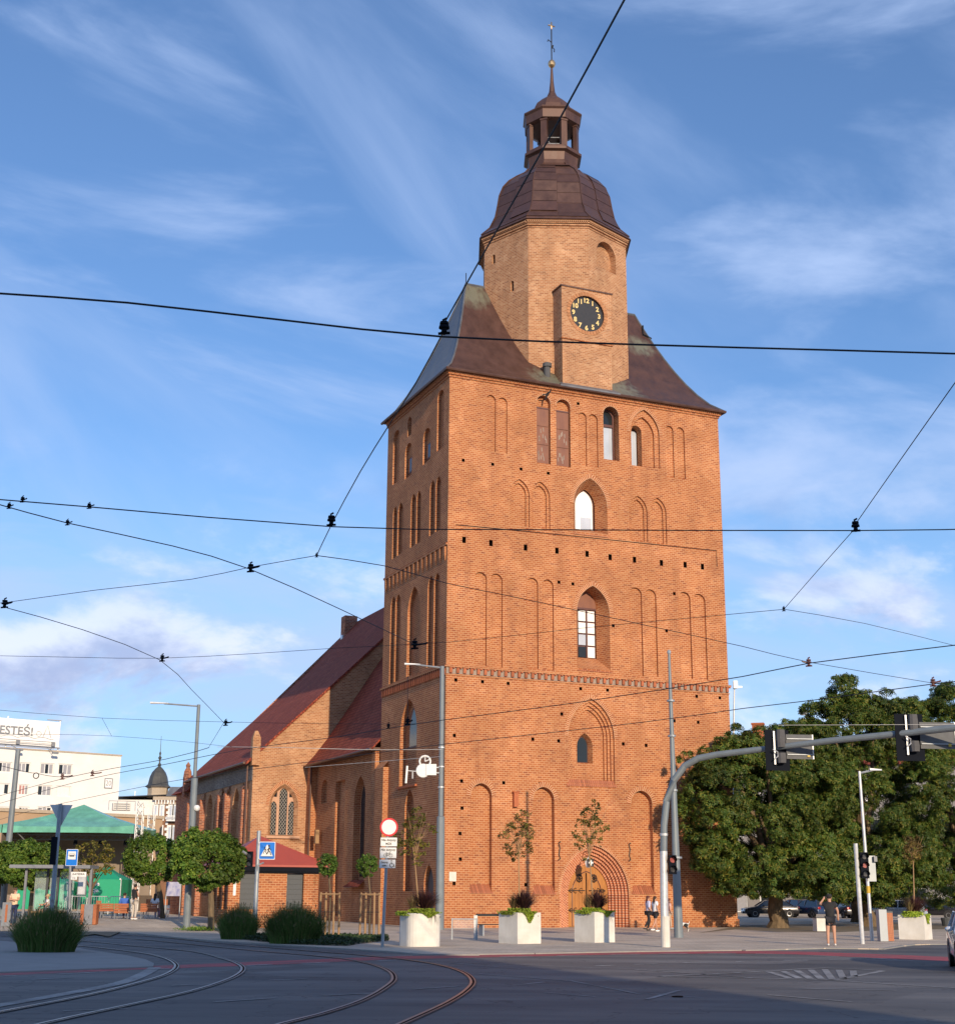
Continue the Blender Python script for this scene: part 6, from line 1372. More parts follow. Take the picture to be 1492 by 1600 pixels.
b = MB(); zt_, zb_ = atY(635, 1197, P1m.y).z, atY(635, 1224, P1m.y).z; b.ring([[(X(633.5),-.14,zb_),(X(636.5),-.14,zb_),(X(636.5),-.06,zb_),(X(633.5),-.06,zb_)],[(X(635),-.14,zt_),(X(638),-.14,zt_),(X(638),-.06,zt_),(X(635),-.06,zt_)]], True, 0, (True, True)); b.build('yoke_bar', M['white'], t1)
b = MB(); p = at1(9.3); b.tube([(p[0], 0, z+.12), (p[0]-.35, -.1, z+.12)], .04, 5); b.tube([(p[0], 0, z-.15), (p[0]-.35, -.1, z-.15)], .04, 5); b.build('bracket', M['galv'], t1)
t2, P2m, at2, h2 = mast_pole((1060, 1465), (1045, 1022), .20, .055, None, 'tall dark grey tram mast with thin top beside the walking women', cat='mast', name='tram_mast')
b = MB(); b.sphere((*at2(h2)[:2], h2+.08), (.09,.09,.12), 8, 6); b.build('cap', M['galv'], t2)
for y in (1095, 1150, 1235, 1340): z = atY(1052, y, P2m.y).z; b = MB(); b.lathe([(.17 if y < 1290 else .26, -.04), (.17 if y < 1290 else .26, .04)], at2(z), 12); b.build('clamp_ring', M['galv'], t2)
t7, P7, at7, h7 = mast_pole((292, 1440), (311, 1101), .175, .085, 1215, 'grey lamp mast in front of the nave wall with arm to the left'); lum(t7, P7, at7, h7, -1.7, .12, .9)
b = MB(); z = atY(303, 1264, P7.y).z; b.sphere((at7(z)[0]+.2, -.1, z), .16, 8, 6); b.build('camera_ball', M['white'], t7)
base8 = Vector((atY(3, 1430, 82).x, 82, .38)); t8, P8, at8, h8 = mast_pole((3, 1430), (29, 1172), .20, .14, None, 'grey lamp mast at far left, wide cross arm at its top', base=base8)
b = MB(); p = at8(h8); b.tube([(p[0]-1.6, 0, h8+.15), (p[0]+.1, 0, h8+.02)], .05, 6); b.build('arm', M['galv'], t8)
q = atY(1147, 1190, 96); q.z = 0; t6, P6, at6, h6 = mast_pole((1139, 1440), (1147, 1076), .12, .05, None, 'slender pale flood light mast just right of the tower', 'galv_l', base=Vector((atY(1140,1440,96).x, 96, 0)))
p = at6(h6); b = MB(); b.box((p[0]+.05, -.1, h6+.25), (.28, .3, .5)); b.box((p[0]+.35, -.1, h6+.1), (.3, .1, .12)); b.build('flood_lamp', M['galv_l'], t6)
t4, P4, at4, h4 = mast_pole((1362, 1470), (1342, 1205), .075, .055, None, 'slim white lamp post with small head, right of the man in black', 'galv_l'); lum(t4, P4, at4, h4, .55, .12, .5)
b = MB(); z = atY(1358, 1390, P4.y).z; b.lathe([(.085,-.14),(.085,.14)], at4(z), 10); b.build('yellow_sticker', mat('yellow_sticker', (.5,.32,.02), .5), t4)
def signal_head(parent, c, n=2, m='dark', face=-1, s=.30, lit=None):
    """housing with n round lenses under hoods; face -1 looks at the viewer, +1 away"""
    x, y, z = c; hh = .32*n; b = MB(); b.box((x, y, z), (s, .2, hh)); h = b.build('signal_head', M[m], parent)
    for k in range(n):
        zz = z + hh/2 - .16 - .32*k
        b = MB(); b.lathe([(.10, 0), (.10, .02)], (0,0,0), 12); l = b.build('lens', M['lens_red'] if (lit == k) else M['lens_dark'], h); l.location = (x, y+face*.1, zz); l.rotation_euler = (math.pi/2, 0, 0)
        b = MB(); pts0 = []; 
        for a in np.linspace(-.3, math.pi+.3, 9): pts0.append((x+.125*math.cos(a), y+face*.1, zz+.125*math.sin(a)))
        pts1 = [(px_, y+face*.32, pz_) for px_, _, pz_ in pts0]; b.ring([pts0, pts1], False); b.build('hood', M['dark'], h)
    return h
M['lens_red'] = mat('red_lens', (.25, .02, .02), .3); M['lens_dark'] = mat('dark_lens', (.03, .03, .035), .2)
# mast arm with two signal boards
Pm = gp(1040, 1480); q = atY(1037, 1300, Pm.y)
tm = empty('traffic_signal_arm', Pm, 0, 'curved grey traffic signal arm reaching right over the road', 'traffic signal')
def rm(px, py, Y): return tuple(atY(px, py, Y) - Pm)
Ya = [Pm.y-.1, Pm.y-.2, Pm.y-.5, Pm.y-.9, Pm.y-1.6, Pm.y-3, Pm.y-5, Pm.y-7]
path = [(0,0,-.02), rm(1037.5,1420,Pm.y), rm(1036.5,1330,Pm.y), rm(1037,1290,Pm.y), rm(1041,1252,Pm.y), rm(1052,1220,Pm.y-.1), rm(1069,1197,Pm.y-.2), rm(1090,1185,Pm.y-.4), rm(1120,1179,Pm.y-.7), rm(1200,1169.5,Pm.y-1.6), rm(1300,1157,Pm.y-2.8), rm(1400,1147,Pm.y-4), rm(1492,1137,Pm.y-5.2), rm(1590,1127,Pm.y-6.4)]
b = MB(); b.tube(path[:3], [.145,.135,.13], 14); b.build('base_column', M['galv_l'], tm, smooth=True)
b = MB(); b.tube(path[2:], [.125,.12,.12,.12,.12,.115,.11,.10,.105,.11,.115,.12], 12); b.build('arm_tube', M['polegrey'], tm, smooth=True)
b = MB(); b.lathe([(.15,0),(.155,.02),(.155,1.0),(.15,1.02)], (0.0,0,0), 14); b.build('base_sleeve', M['concrete'], tm)
b = MB(); b.lathe([(.14,-.04),(.14,.04)], rm(1036.8,1304,Pm.y), 12); b.build('clamp_ring', M['galv_l'], tm)
for (x0, x1, y0, y1, sx0, sx1, sy0, sy1, Y, lab) in ((1196,1231,1141,1204,1228,1270,1148,1186,Pm.y-1.75,'a'), (1400,1440,1116,1189,1437,1492,1129,1170,Pm.y-4.1,'b')):
    A_ = Vector(rm(x0, y1, Y)); B_ = Vector(rm(x1, y0, Y)); b = MB(); c = (A_+B_)/2; b.box((c.x, c.y-.02, c.z), (B_.x-A_.x, .03, B_.z-A_.z), .1); b.build('backing_board', M['dark'], tm)
    xm = (x0*.62+x1*.38); top_ = Vector(rm(xm, y0+2, Y)); bt = Vector(rm(xm-2, y1-9, Y)); b = MB(); b.box(((top_.x+bt.x)/2, c.y-.12, (top_.z+bt.z)/2), (.055, .05, top_.z-bt.z)); b.build('mounting_rail', M['galv_l'], tm)
    for k, f in enumerate((.78, .30)):
        z = A_.z + (B_.z-A_.z)*f; b = MB(); b.lathe([(.15,-.30 if k == 0 else -.17),(.17,0),(.15,.30 if k == 0 else .17)], (c.x+.10, c.y-.18, z), 10); b.build('lamp_housing', M['housing'], tm)
    p = Vector(rm(xm-2, (y0+y1)/2+6, Y)); b = MB(); b.tube([(p.x-.05,p.y-.25,p.z+.14),(p.x+.1,p.y-.3,p.z+.05),(p.x+.1,p.y-.3,p.z-.1),(p.x-.02,p.y-.25,p.z-.2)], .02, 5); b.build('clamp', M['galv_l'], tm)
    A2 = Vector(rm(sx0, sy1, Y)); B2 = Vector(rm(sx1, sy0, Y)); c2 = (A2+B2)/2; b = MB(); b.box((c2.x, c2.y-.0, c2.z), (B2.x-A2.x, .03, B2.z-A2.z), .1); s = b.build('sign_back', M['greyback'] if 'greyback' in M else M['grey'], tm)
    for f in (.18, .82): z = A2.z+(B2.z-A2.z)*f; b = MB(); b.box((c2.x, c2.y-.04, z), (B2.x-A2.x-.05, .04, .03), .1); b.build('stiffener', M['galv'], s)
    b = MB(); b.box((B2.x-.03, c2.y-.03+.06, c2.z), (.04, .06, B2.z-A2.z)); b.build('edge', M['galv_l'], s); z = A2.z+.12; b = MB(); b.box((c2.x+.3*(B2.x-A2.x), c2.y-.05+.03, z), (.1,.012,.1), .1); b.build('yellow_label', mat('yellow_label', (.5,.35,.03), .5), s)
z = atY(1044, 1351, Pm.y).z; signal_head(tm, (.30, -.05, z), 2, 'dark', -1, .26, 0)
# pedestrian signal post with two heads
P5 = gp(1347, 1475); t5 = empty('signal_post', P5, 0, 'white signal post with red pedestrian light and grey backing box', 'traffic signal'); tp = atY(1336, 1318, P5.y)-P5
b = MB(); b.tube([(0,0,0),tuple(tp)], [.085,.08], 12); b.build('pole', M['galv_l'], t5, smooth=True)
f = lambda px, py: atY(px, py, P5.y)-P5
c = f(1349, 1352); signal_head(t5, (c.x, -.05, c.z), 3, 'dark', -1, .30, 1); c = f(1359, 1357); b = MB(); b.box((c.x+.05, .1, c.z), (.34, .12, .95)); b.build('backing_box', M['galv'], t5); b = MB(); b.box((c.x+.2, 0, c.z+.35), (.12,.2,.2)); b.build('sensor', M['grey'], t5)
# crossing sign pole on the left
P10 = gp(397.5, 1464); t10 = empty('crossing_sign', P10, 0, 'blue square pedestrian crossing sign on grey pole with small signal head', 'road sign'); f = lambda px, py: atY(px, py, P10.y)-P10; tp = f(405, 1298)
b = MB(); b.tube([(0,0,0),(tp.x,0,tp.z)], [.095,.08], 12); b.build('pole', M['galv'], t10, smooth=True)
def plate(parent, cx, y, cz, w, h, m, border=None, bm=None, name='sign_plate', rz=0.0, r=.04):
    def rr(w_, h_, yy, rad):
        out = []
        for (sx, sz, a0) in ((1,1,0),(-1,1,math.pi/2),(-1,-1,math.pi),(1,-1,1.5*math.pi)):
            for k in range(4): a = a0+k*math.pi/6; out.append((cx+sx*(w_/2-rad)+rad*math.cos(a), yy, cz+sz*(h_/2-rad)+rad*math.sin(a)))
        return out
    b = MB(); b.ring([rr(w,h,y+.012,r), rr(w,h,y,r)], True, 0, (True, True)); p = b.build(name, M[bm] if border else M[m], parent)
    if border: b = MB(); b.face(rr(w-2*border, h-2*border, y-.004, r*.7)); b.build('sign_face', M[m], p)
    return p
A_ = f(405, 1342.5); B_ = f(431.5, 1316); w = B_.x-A_.x; c = (A_+B_)/2
sp = plate(t10, c.x, -.12, c.z, w, B_.z-A_.z+.03, 'blue', .025, 'white')
b = MB(); tri = [(c.x-w*.38, -.132, c.z-w*.33), (c.x+w*.38, -.132, c.z-w*.33), (c.x, -.132, c.z+w*.38)]; b.face(tri); b.build('triangle', M['white'], sp)
def stick(parent, x, y, z, s, m='black', flip=1, name='pictogram'):
    b = MB(); b.sphere((x, y, z+.42*s), (.06*s,.004,.07*s), 8, 6)
    for P_ in ([(x,y,z+.34*s),(x-.02*s*flip,y,z+.12*s)],[(x-.02*s*flip,y,z+.12*s),(x+.10*s*flip,y,z+.0*s),(x+.13*s*flip,y,z-.16*s)],[(x-.02*s*flip,y,z+.12*s),(x-.07*s*flip,y,z-.02*s),(x-.17*s*flip,y,z-.12*s)],[(x,y,z+.3*s),(x+.12*s*flip,y,z+.16*s)],[(x,y,z+.3*s),(x-.1*s*flip,y,z+.14*s)]): b.tube(P_, .026*s, 4)
    return b.build(name, M[m], parent)
stick(sp, c.x+.08, -.14, c.z-.07, .62, flip=1); stick(sp, c.x-.08, -.14, c.z-.05, .44, flip=-1)
b = MB(); b.box((c.x, -.136, c.z-.245), (w*.62,.004,.018)); b.build('pictogram_line', M['black'], sp)
cc = f(391, 1343); signal_head(t10, (cc.x, -.02, cc.z), 2, 'dark', -1, .22); b = MB(); b.tube([(cc.x-.1,-.2,cc.z+.2),(cc.x-.28,-.25,cc.z+.32)], .05, 6); b.build('hood_arm', M['grey'], t10)
cc = f(413, 1350); b = MB(); b.tube([(f(402,1372).x,0,f(402,1372).z),(f(403,1352).x,-.1,f(403,1352).z),(cc.x,-.1,cc.z+.05)], .035, 6); b.build('camera_arm', M['galv'], t10)
# no-entry sign with three plates
P11 = gp(597.5, 1480); t11 = empty('no_entry_sign', P11, 0, 'round white sign with red ring above three lettered plates on a grey pole', 'road sign'); f = lambda px, py: atY(px, py, P11.y)-P11; tp = f(607, 1280)
b = MB(); b.tube([(0,.03,0),(tp.x,.03,tp.z)], [.055,.05], 10); b.build('pole', M['galv'], t11, smooth=True)
c = f(608, 1292.5); r = (14.3)/2291*P11.y; b = MB(); b.lathe([(r,0),(r,.012)], (0,0,0), 32); o = b.build('disc', M['red'], t11); o.location = (c.x, -.03, c.z); o.rotation_euler = (math.pi/2,0,0)
b = MB(); b.lathe([(r*.80,0),(r*.80,.004)], (0,0,0), 32); o2 = b.build('disc_face', M['white'], o); o2.location = (0,0,.014)
def lettering(parent, s, x, y, z, size, m='black', sx=1.0): return curve_text('lettering', s, size, M[m], parent, (x, y, z), (math.pi/2,0,0), .001, bold=size*.02, sx=sx)
for (x0,x1,y0,y1,kind) in ((594.5,621,1308.5,1322.5,0),(593.5,620,1324,1341,1),(592.5,618.5,1343,1356.5,2)):
    A_ = f(x0,y1); B_ = f(x1,y0); c = (A_+B_)/2; w = B_.x-A_.x; h = B_.z-A_.z; sp = plate(t11, c.x, -.03, c.z, w, h, 'white', .010, 'grey', r=.02); s = h*.40
    if kind == 0: lettering(sp, 'Nie dotyczy', c.x, -.04, c.z+h*.2, .105, sx=.95); lettering(sp, 'MZK', c.x, -.04, c.z-h*.22, .105, sx=.95)
    if kind == 1:
        lettering(sp, 'Nie dotyczy', c.x, -.04, c.z+h*.27, .105, sx=.95); b = MB(); zc = c.z-h*.18
        for sx_ in (-1, 1): b.tube([(c.x+sx_*.09+.055*math.cos(a), -.042, zc-.02+.055*math.sin(a)) for a in np.linspace(0, 6.283, 13)], .006, 4)
        for P_ in ([(-.09,-.02),(-.04,.05),(.05,.05),(.09,-.02)],[(-.04,.05),(0,-.02),(.05,.05)],[(-.09,-.02),(0,-.02)],[(.05,.05),(.04,.09),(.08,.09)],[(-.04,.05),(-.05,.075),(-.07,.075)]): b.tube([(c.x+u_, -.042, zc+v_) for u_, v_ in P_], .006, 4)
        b.build('bicycle_pictogram', M['black'], sp)
    if kind == 2:
        lettering(sp, 'Dotyczy', c.x-.10, -.04, c.z+h*.17, .082, sx=.85); lettering(sp, 'także', c.x-.10, -.04, c.z-h*.2, .082, sx=.85); b = MB(); x = c.x+w*.28; zc = c.z
        b.sphere((x-.02,-.042,zc+.11),(.018,.003,.018),8,6); b.tube([(x-.02,-.042,zc+.08),(x-.01,-.042,zc+.0),(x+.05,-.042,zc+.0),(x+.075,-.042,zc-.09),(x+.10,-.042,zc-.085)], .010, 4); b.tube([(x+.065*math.cos(a)-.01,-.042,zc-.04+.065*math.sin(a)) for a in np.linspace(1.9, 6.3, 10)], .009, 4); b.build('wheelchair_pictogram', M['black'], sp)
# give-way sign seen from behind, with signal, by the left clump
P9 = gnd(80, 1483); P9.y += .9; P9 = Vector((atY(80,1440,P9.y).x, P9.y, 0)); t9 = empty('give_way_sign', P9, 0, 'grey back of a triangular give-way sign on a pole behind the leftmost grass', 'road sign'); f = lambda px, py: atY(px, py, P9.y)-P9; tp = f(95, 1256)
b = MB(); b.tube([(0,0,0),(tp.x,0,tp.z)], [.085,.065], 12); b.build('pole', M['galv'], t9, smooth=True)
a_, b__, c_ = f(77.5,1257), f(113,1257.5), f(94,1291); b = MB(); P_ = [(a_.x,.10,a_.z),(b__.x,.10,b__.z),(c_.x,.10,c_.z)]; b.ring([P_, [(x,.085,z) for x,y,z in P_]], True, 0, (True, True)); b.build('triangle_back', M['galv_l'], t9)
A_ = f(81,1351); B_ = f(91,1308); b = MB(); b.box(((A_.x+B_.x)/2,-.05,(A_.z+B_.z)/2), (B_.x-A_.x+.03,.28,B_.z-A_.z)); sgh = b.build('signal_head', M['dark'], t9)
for k in range(3): b = MB(); b.lathe([(.10,-.02),(.10,.02)], (0,0,0), 10); o = b.build('hood', M['dark'], sgh); o.location = ((A_.x+B_.x)/2-.02, .14, A_.z+.17+.30*k); o.rotation_euler = (math.pi/2,0,0)
# tram stop: shelter, stop sign, information pillar
Ysh = 72.0; zg = gz(-21, Ysh)
def on(px, py, Y=Ysh): return atY(px, py, Y)
q = on(80, 1430); sh = empty('tram_shelter', (q.x, Ysh, zg), 0, 'dark grey tram shelter with flat roof behind the leftmost grass clump', 'shelter'); S0 = Vector((q.x, Ysh, zg)); g_ = lambda px, py, Y=Ysh: on(px, py, Y) - S0
A_ = g_(18,1352); B_ = g_(143,1360); b = MB(); b.box(((A_.x+B_.x)/2,.6,A_.z-.05), (B_.x-A_.x, 1.7, .16)); b.build('roof', M['grey'], sh)
for px in (37, 62, 79, 108, 139): b = MB(); x = g_(px,1400).x; b.box((x, 1.2 if px in (62,79) else .2, A_.z/2-.05), (.11,.11,A_.z-.1)); b.build('post', M['greyd'] if px in (62,79) else M['grey'], sh)
for x0, x1 in ((40,61),(64,78),(81,106)): b = MB(); a0 = g_(x0,1400).x; a1 = g_(x1,1400).x; b.box(((a0+a1)/2,1.22,1.45), (a1-a0-.1,.02,1.9)); b.build('glass_pane', M['shelter_glass'] if 'shelter_glass' in M else M['glass_pale'], sh)
b = MB(); a0 = g_(44,1400).x; a1 = g_(104,1400).x; b.box(((a0+a1)/2,.85,.45), (a1-a0,.4,.06)); [b.box((x,.85,.22),(.06,.35,.44)) for x in (a0+.2,a1-.2)]; b.build('bench', M['stake'], sh)
b = MB(); q = g_(129,1383); b.box((q.x,.0,q.z), (.42,.12,.95)); tc_ = b.build('timetable_case', M['grey'], sh); b = MB(); b.box((q.x,-.065,q.z), (.34,.01,.85)); b.build('timetable', M['galv_l'], tc_)
q = on(140, 1432, 71); q.z = gz(q.x, 71); ip_ = empty('information_pillar', q, 0, 'grey box pillar with orange side boards right of the tram shelter', 'pillar'); hgt = on(140,1413,71).z-q.z
b = MB(); b.box((0,0,hgt/2), (.42,.4,hgt)); b.build('pillar_box', M['grey'], ip_)
for s in (-1, 1): b = MB(); b.box((s*.30,.05,hgt*.5), (.16,.5,hgt*1.0)); b.build('side_board', M['orangewood'] if 'orangewood' in M else M['stake'], ip_)
q = on(110, 1428, 70.5); q.z = gz(q.x, 70.5); ss_ = empty('tram_stop_sign', q, 0, 'blue square tram stop sign with white name plates on a grey post', 'stop sign'); g2_ = lambda px, py: on(px, py, 70.5)-q
tp = g2_(111,1328); b = MB(); b.tube([(0,0,0),(tp.x,0,tp.z)], [.07,.06], 8); b.build('pole', M['grey'], ss_)
A_ = g2_(103.5,1353); B_ = g2_(124,1327); c = (A_+B_)/2; sp = plate(ss_, c.x, -.1, c.z, B_.x-A_.x, B_.z-A_.z, 'blue', .02, 'white'); w = B_.x-A_.x
plate(sp, c.x, -.12, c.z+.10, w*.66, w*.66, 'white', name='white_panel', r=.01); b = MB(); b.box((c.x,-.125,c.z+.08),(w*.40,.012,w*.12)); b.box((c.x,-.125,c.z+.17),(w*.46,.012,.015)); b.tube([(c.x-w*.28,-.125,c.z+.09),(c.x-w*.22,-.125,c.z+.14)],.01,4); b.tube([(c.x+w*.28,-.125,c.z+.09),(c.x+w*.22,-.125,c.z+.14)],.01,4); b.build('tram_pictogram', M['black'], sp)
A_ = g2_(112,1369.5); B_ = g2_(136.5,1362.5); c = (A_+B_)/2; sp = plate(ss_, c.x, -.1, c.z, B_.x-A_.x, B_.z-A_.z, 'white', r=.01); lettering(sp, 'KATEDRA', c.x, -.105, c.z, .13)
A_ = g2_(112,1374.5); B_ = g2_(122,1369.5); c = (A_+B_)/2; sp = plate(ss_, c.x, -.1, c.z, B_.x-A_.x, B_.z-A_.z, 'white', r=.01); lettering(sp, '1 3', c.x, -.105, c.z, .11)

# ------------------------------------------------------------------ overhead wires, all hung at about 6.2 m
ZW = 6.2
def wp(x, y, z=ZW): return gnd(x, y, z)
def wire(pts, r, label, m='wire', group='overhead tram wires', z=ZW):
    r *= .8
    P = cr_spline([wp(x, y, z) for x, y in pts], 2.0) if len(pts) > 2 else [wp(*p) for p in pts]
    b = MB(); c = P[0].copy(); b.tube([p - c for p in P], r, 6); o = b.build('overhead_wire', M[m]); o.location = c; tag(o, label, 'wire', group)
WIRES = [([(-40,455),(0,458.5),(200,473),(450,501),(690,526),(1000,538.5),(1300,547),(1540,554)], .0105, 'thickest overhead wire, crossing the tower just below the clock'),
 ([(-40,777),(0,780.5),(140,792),(520,823),(800,827.5),(1335,829),(1540,826)], .0095, 'overhead wire crossing the tower at the white pointed window'),
 ([(-40,779),(0,788.5),(105,817),(270,853),(390,889),(530,951),(650,1008)], .0085, 'overhead wire slanting down from upper left to the tower side wall'),
 ([(-30,945),(12,941),(150,922),(300,905),(392,886),(495,868)], .006, 'thin span wire rising from the left edge to the central knot'),
 ([(495,868),(518,820),(563,737),(608,664),(650,598),(690,524)], .008, 'steep wire from the central knot up past the left tower eaves'),
 ([(697,500),(755,397),(860,212),(975,0),(992,-32)], .008, 'steep wire crossing the cupola to the top of the picture'),
 ([(495,868),(600,884),(697,911),(780,928),(903,954),(1004,976),(1160,1010),(1265,1035),(1455,1067),(1540,1082)], .0075, 'thin wire sagging across the tower, descending to the right edge'),
 ([(1225,951),(1280,888),(1335,826)], .006, 'short steep wire below the right hand insulator'),
 ([(1338,816),(1410,713),(1492,597),(1535,537)], .0065, 'steep wire from the right hand insulator to the right edge'),
 ([(1225,952),(1350,974),(1492,1009),(1540,1021)], .0055, 'thin wire falling gently to the right above the chestnut tops'),
 ([(-30,1024),(120,1027),(250,1028.5),(400,1021),(520,1013),(704,1003),(903,982),(1160,958),(1225,952)], .006, 'long thin wire rising gently to the right across the tower middle'),
 ([(12,950),(130,984),(250,1031),(300,1078),(350,1129)], .008, 'wire bending down from left to the knot beside the nave roof'),
 ([(350,1129),(327,1167)], .008, 'very short wire dropping from the knot beside the nave roof'),
 ([(-30,1107),(160,1122),(350,1128),(520,1131),(650,1131)], .0065, 'nearly level wire above the banner and across the nave roof'),
 ([(160,1122),(175,1150)], .006, 'tiny link between the two level wires above the office roof'),
 ([(-30,1147),(80,1147.5),(175,1150),(300,1160),(420,1174)], .006, 'thin level wire directly above the office block roof'),
 ([(-30,1264),(120,1222),(260,1194),(378,1171),(516,1153),(620,1136),(693,1125),(900,1098),(1160,1057),(1265,1036),(1492,1008),(1540,1002)], .013, 'long wire rising from the dome on the left to the right edge'),
 ([(-30,1252),(110,1214),(260,1186),(327,1168)], .013, 'wire rising past the dome spire to the knot by the nave'),
 ([(-30,1290),(60,1264),(230,1228),(345,1209),(480,1191),(620,1172),(693,1163),(1000,1129),(1160,1107),(1270,1094),(1455,1069),(1540,1060)], .013, 'lowest long wire, passing just over the portal arch window')]
for p_, r_, l_ in WIRES: wire(p_, r_, l_)
wire([(340,1167),(420,1167.5),(500,1169.5),(590,1171.5),(690,1171)], .010, 'pale insulated rope over the nave window, upper of two', 'wire_l', 'pale insulated ropes')
wire([(477,1199),(590,1190),(690,1182)], .010, 'pale insulated rope under the aisle eaves, lower of two', 'wire_l', 'pale insulated ropes')
wire([(1215,1133),(1350,1132.5),(1540,1131.5)], .008, 'pale rope crossing behind the two black signal boards', 'wire_l', 'pale insulated ropes')
def insul(px, py, label, s=1.0, arm=0, mt='dark', z=ZW):
    s *= .82; c = wp(px, py, z); t = empty('insulator', c, 0, label, 'insulator', 'wire insulators and clamps')
    b = MB(); b.lathe([(.012*s,.09*s),(.05*s,.08*s),(.055*s,.05*s),(.025*s,.04*s),(.06*s,.03*s),(.065*s,0),(.03*s,-.01*s),(.035*s,-.05*s),(.05*s,-.055*s),(.015*s,-.08*s)], (0,0,0), 12); b.build('sheds', M[mt], t)
    b = MB(); b.tube([(-.07*s,0,-.07*s),(.07*s,0,-.06*s)], .018*s, 5); b.tube([(-.02*s,0,.1*s),(.03*s,0,.13*s)], .014*s, 4)
    if arm: b.tube([(0,0,0),(arm*s,0,.03*s),(arm*1.25*s,0,.05*s)], .02*s, 5)
    b.build('clamp', M[mt], t)
insul(694, 513, 'largest black insulator, in front of the tower roof hip', .85); insul(518, 814, 'black insulator left of the tower, where steep and level wires meet', 1.0); insul(1336, 823, 'black insulator right of the tower, where steep and level wires meet', 1.0)
insul(392, 888, 'black clamp with short arm, left of the central knot', .9, .14); insul(495, 868, 'small knot where the steep wire meets the span wires', .4)
insul(8, 944, 'black clamp with short arm at the left edge', 1.0, .12); insul(254, 1029, 'black clamp with short arm above the office banner', .95, .13); insul(353, 1130, 'black clamp with short arm beside the red nave roof', 1.1, .16)
insul(648, 1008, 'black clamp with arm in front of the tower side niches', 1.2, .2); insul(1224, 952, 'small knot right of the tower where three thin wires meet', .5); insul(1263, 1036, 'brown clamp over the chestnut trees, left of two', 1.1, -.12, 'frame_br'); insul(1457, 1067, 'brown clamp at the right edge over the chestnuts', 1.2, .14, 'frame_br')
insul(637, 1128, 'black clamp low in front of the tower side window', 1.3, .1); insul(607, 1135, 'small black clamp in front of the nave roof beside the tower', 1.0)
insul(36, 781, 'small double clamp on the upper wire at the left edge', .5, .1); insul(140, 791, 'small double clamp on the upper wire, further right', .5, .12); insul(15, 791, 'small clamp on the slanting wire at the left edge', .5, .1); insul(106, 817, 'small clamp on the slanting wire, further right', .5, .12)
insul(145, 1209, 'pinkish clamp on the low wire before the office block', 1.4, .25, 'frame_br'); insul(98, 1214, 'dark clamp on the low wire before the office block', 1.6, .25, 'frame_br')
c = wp(57, 1212); b = MB(); b.tube([(.11*math.cos(a),0,.11*math.sin(a)) for a in np.linspace(0,6.283,17)], .02, 6); o = b.build('cable_loop', M['wire']); o.location = c; tag(o, 'black coil of spare cable hanging before the office windows', 'cable coil')
wire([(-30,1188),(40,1206),(57,1208),(75,1212),(98,1214),(120,1212)], .014, 'sagging black cable carrying the coil before the office windows')
c0_ = wp(637, 1128); pz = P1m + Vector((at1(h1)[0]-1.6, 0, h1)); c1_ = atY(637, 1042, c0_.y); b = MB(); b.tube([(0,0,0), tuple(c1_-c0_)], .008, 4); o = b.build('overhead_wire', M['wire']); o.location = c0_; tag(o, 'vertical hanger wire in front of the tower side window', 'wire', 'overhead tram wires')
# ------------------------------------------------------------------ square furniture, kiosk, stage
M['orangewood'] = mat('orange_varnished_wood', (0.30, 0.085, 0.03), 0.5, c2=(0.42, 0.14, 0.05), scale=4, stretch=(.5, 4, 4))
M['tarp'] = mat('green_tarpaulin', (0.14, 0.40, 0.29), 0.22, var=0.25, scale=1.2, bump=.6, bscale=1.6)
M['tent'] = mat('green_tent_cloth', (0.012, 0.32, 0.16), 0.6, var=0.08)
M['scrim'] = mat('dark_stage_scrim', (0.24, 0.19, 0.15), 0.9, var=.15, scale=.8)
# kiosk in the cathedral's axes
kq = gp(378, 1447); kq = Vector((atY(356, 1400, 74).x, 74, 0)); ki = empty('kiosk', kq, AN, 'small brick kiosk with red hipped sheet roof and dark grey shutters', 'kiosk')
KW = 4.75; KD = 3.6; KH = 2.95
b = MB()
def Kf(a, z, d): return (a, d, z)
b2 = [(0.0,.55),(1.55,3.05),(4.05,KW)]
for a0, a1 in ((.02,.62),(1.55,3.05),(3.95,KW)): b = MB(); b.box(((a0+a1)/2,.14,1.35), (a1-a0,.28,2.7)); b.build('brick_pier', M['brick'], ki)
b = MB(); b.box((KW/2,.15,.45),(KW-.02,.25,.9)); b.build('brick_base', M['brick'], ki); b = MB(); b.box((KW-.14,KD/2,1.35),(.27,KD,2.7)); b.build('side_wall', M['brick'], ki)
for v in (1.3, 2.4, KD-.15): b = MB(); b.box((.14,v,1.35),(.27,.30,2.7)); b.build('brick_pier', M['brick'], ki)
b = MB(); b.box((.14,KD/2,.45),(.25,KD-.3,.9)); b.build('brick_base', M['brick'], ki)
for a0, a1 in ((.64,1.53),(3.07,3.93)):
    b = MB(); b.box(((a0+a1)/2,.2,1.78),(a1-a0,.08,1.75)); s = b.build('shutter', M['greyd'], ki)
    for k in range(7): b = MB(); b.box(((a0+a1)/2,.15,1.02+.25*k),(a1-a0-.04,.03,.225)); b.build('slat', M['greyd'], s)
for v0, v1 in ((.32,1.13),(1.47,2.23),(2.57,KD-.32)): b = MB(); b.box((.2,(v0+v1)/2,1.78),(.08,v1-v0,1.75)); b.build('shutter', M['greyd'], ki)
b = MB(); b.box((KW/2,KD/2,2.84),(KW+.0,KD,.28)); b.build('fascia', M['greyd'], ki)
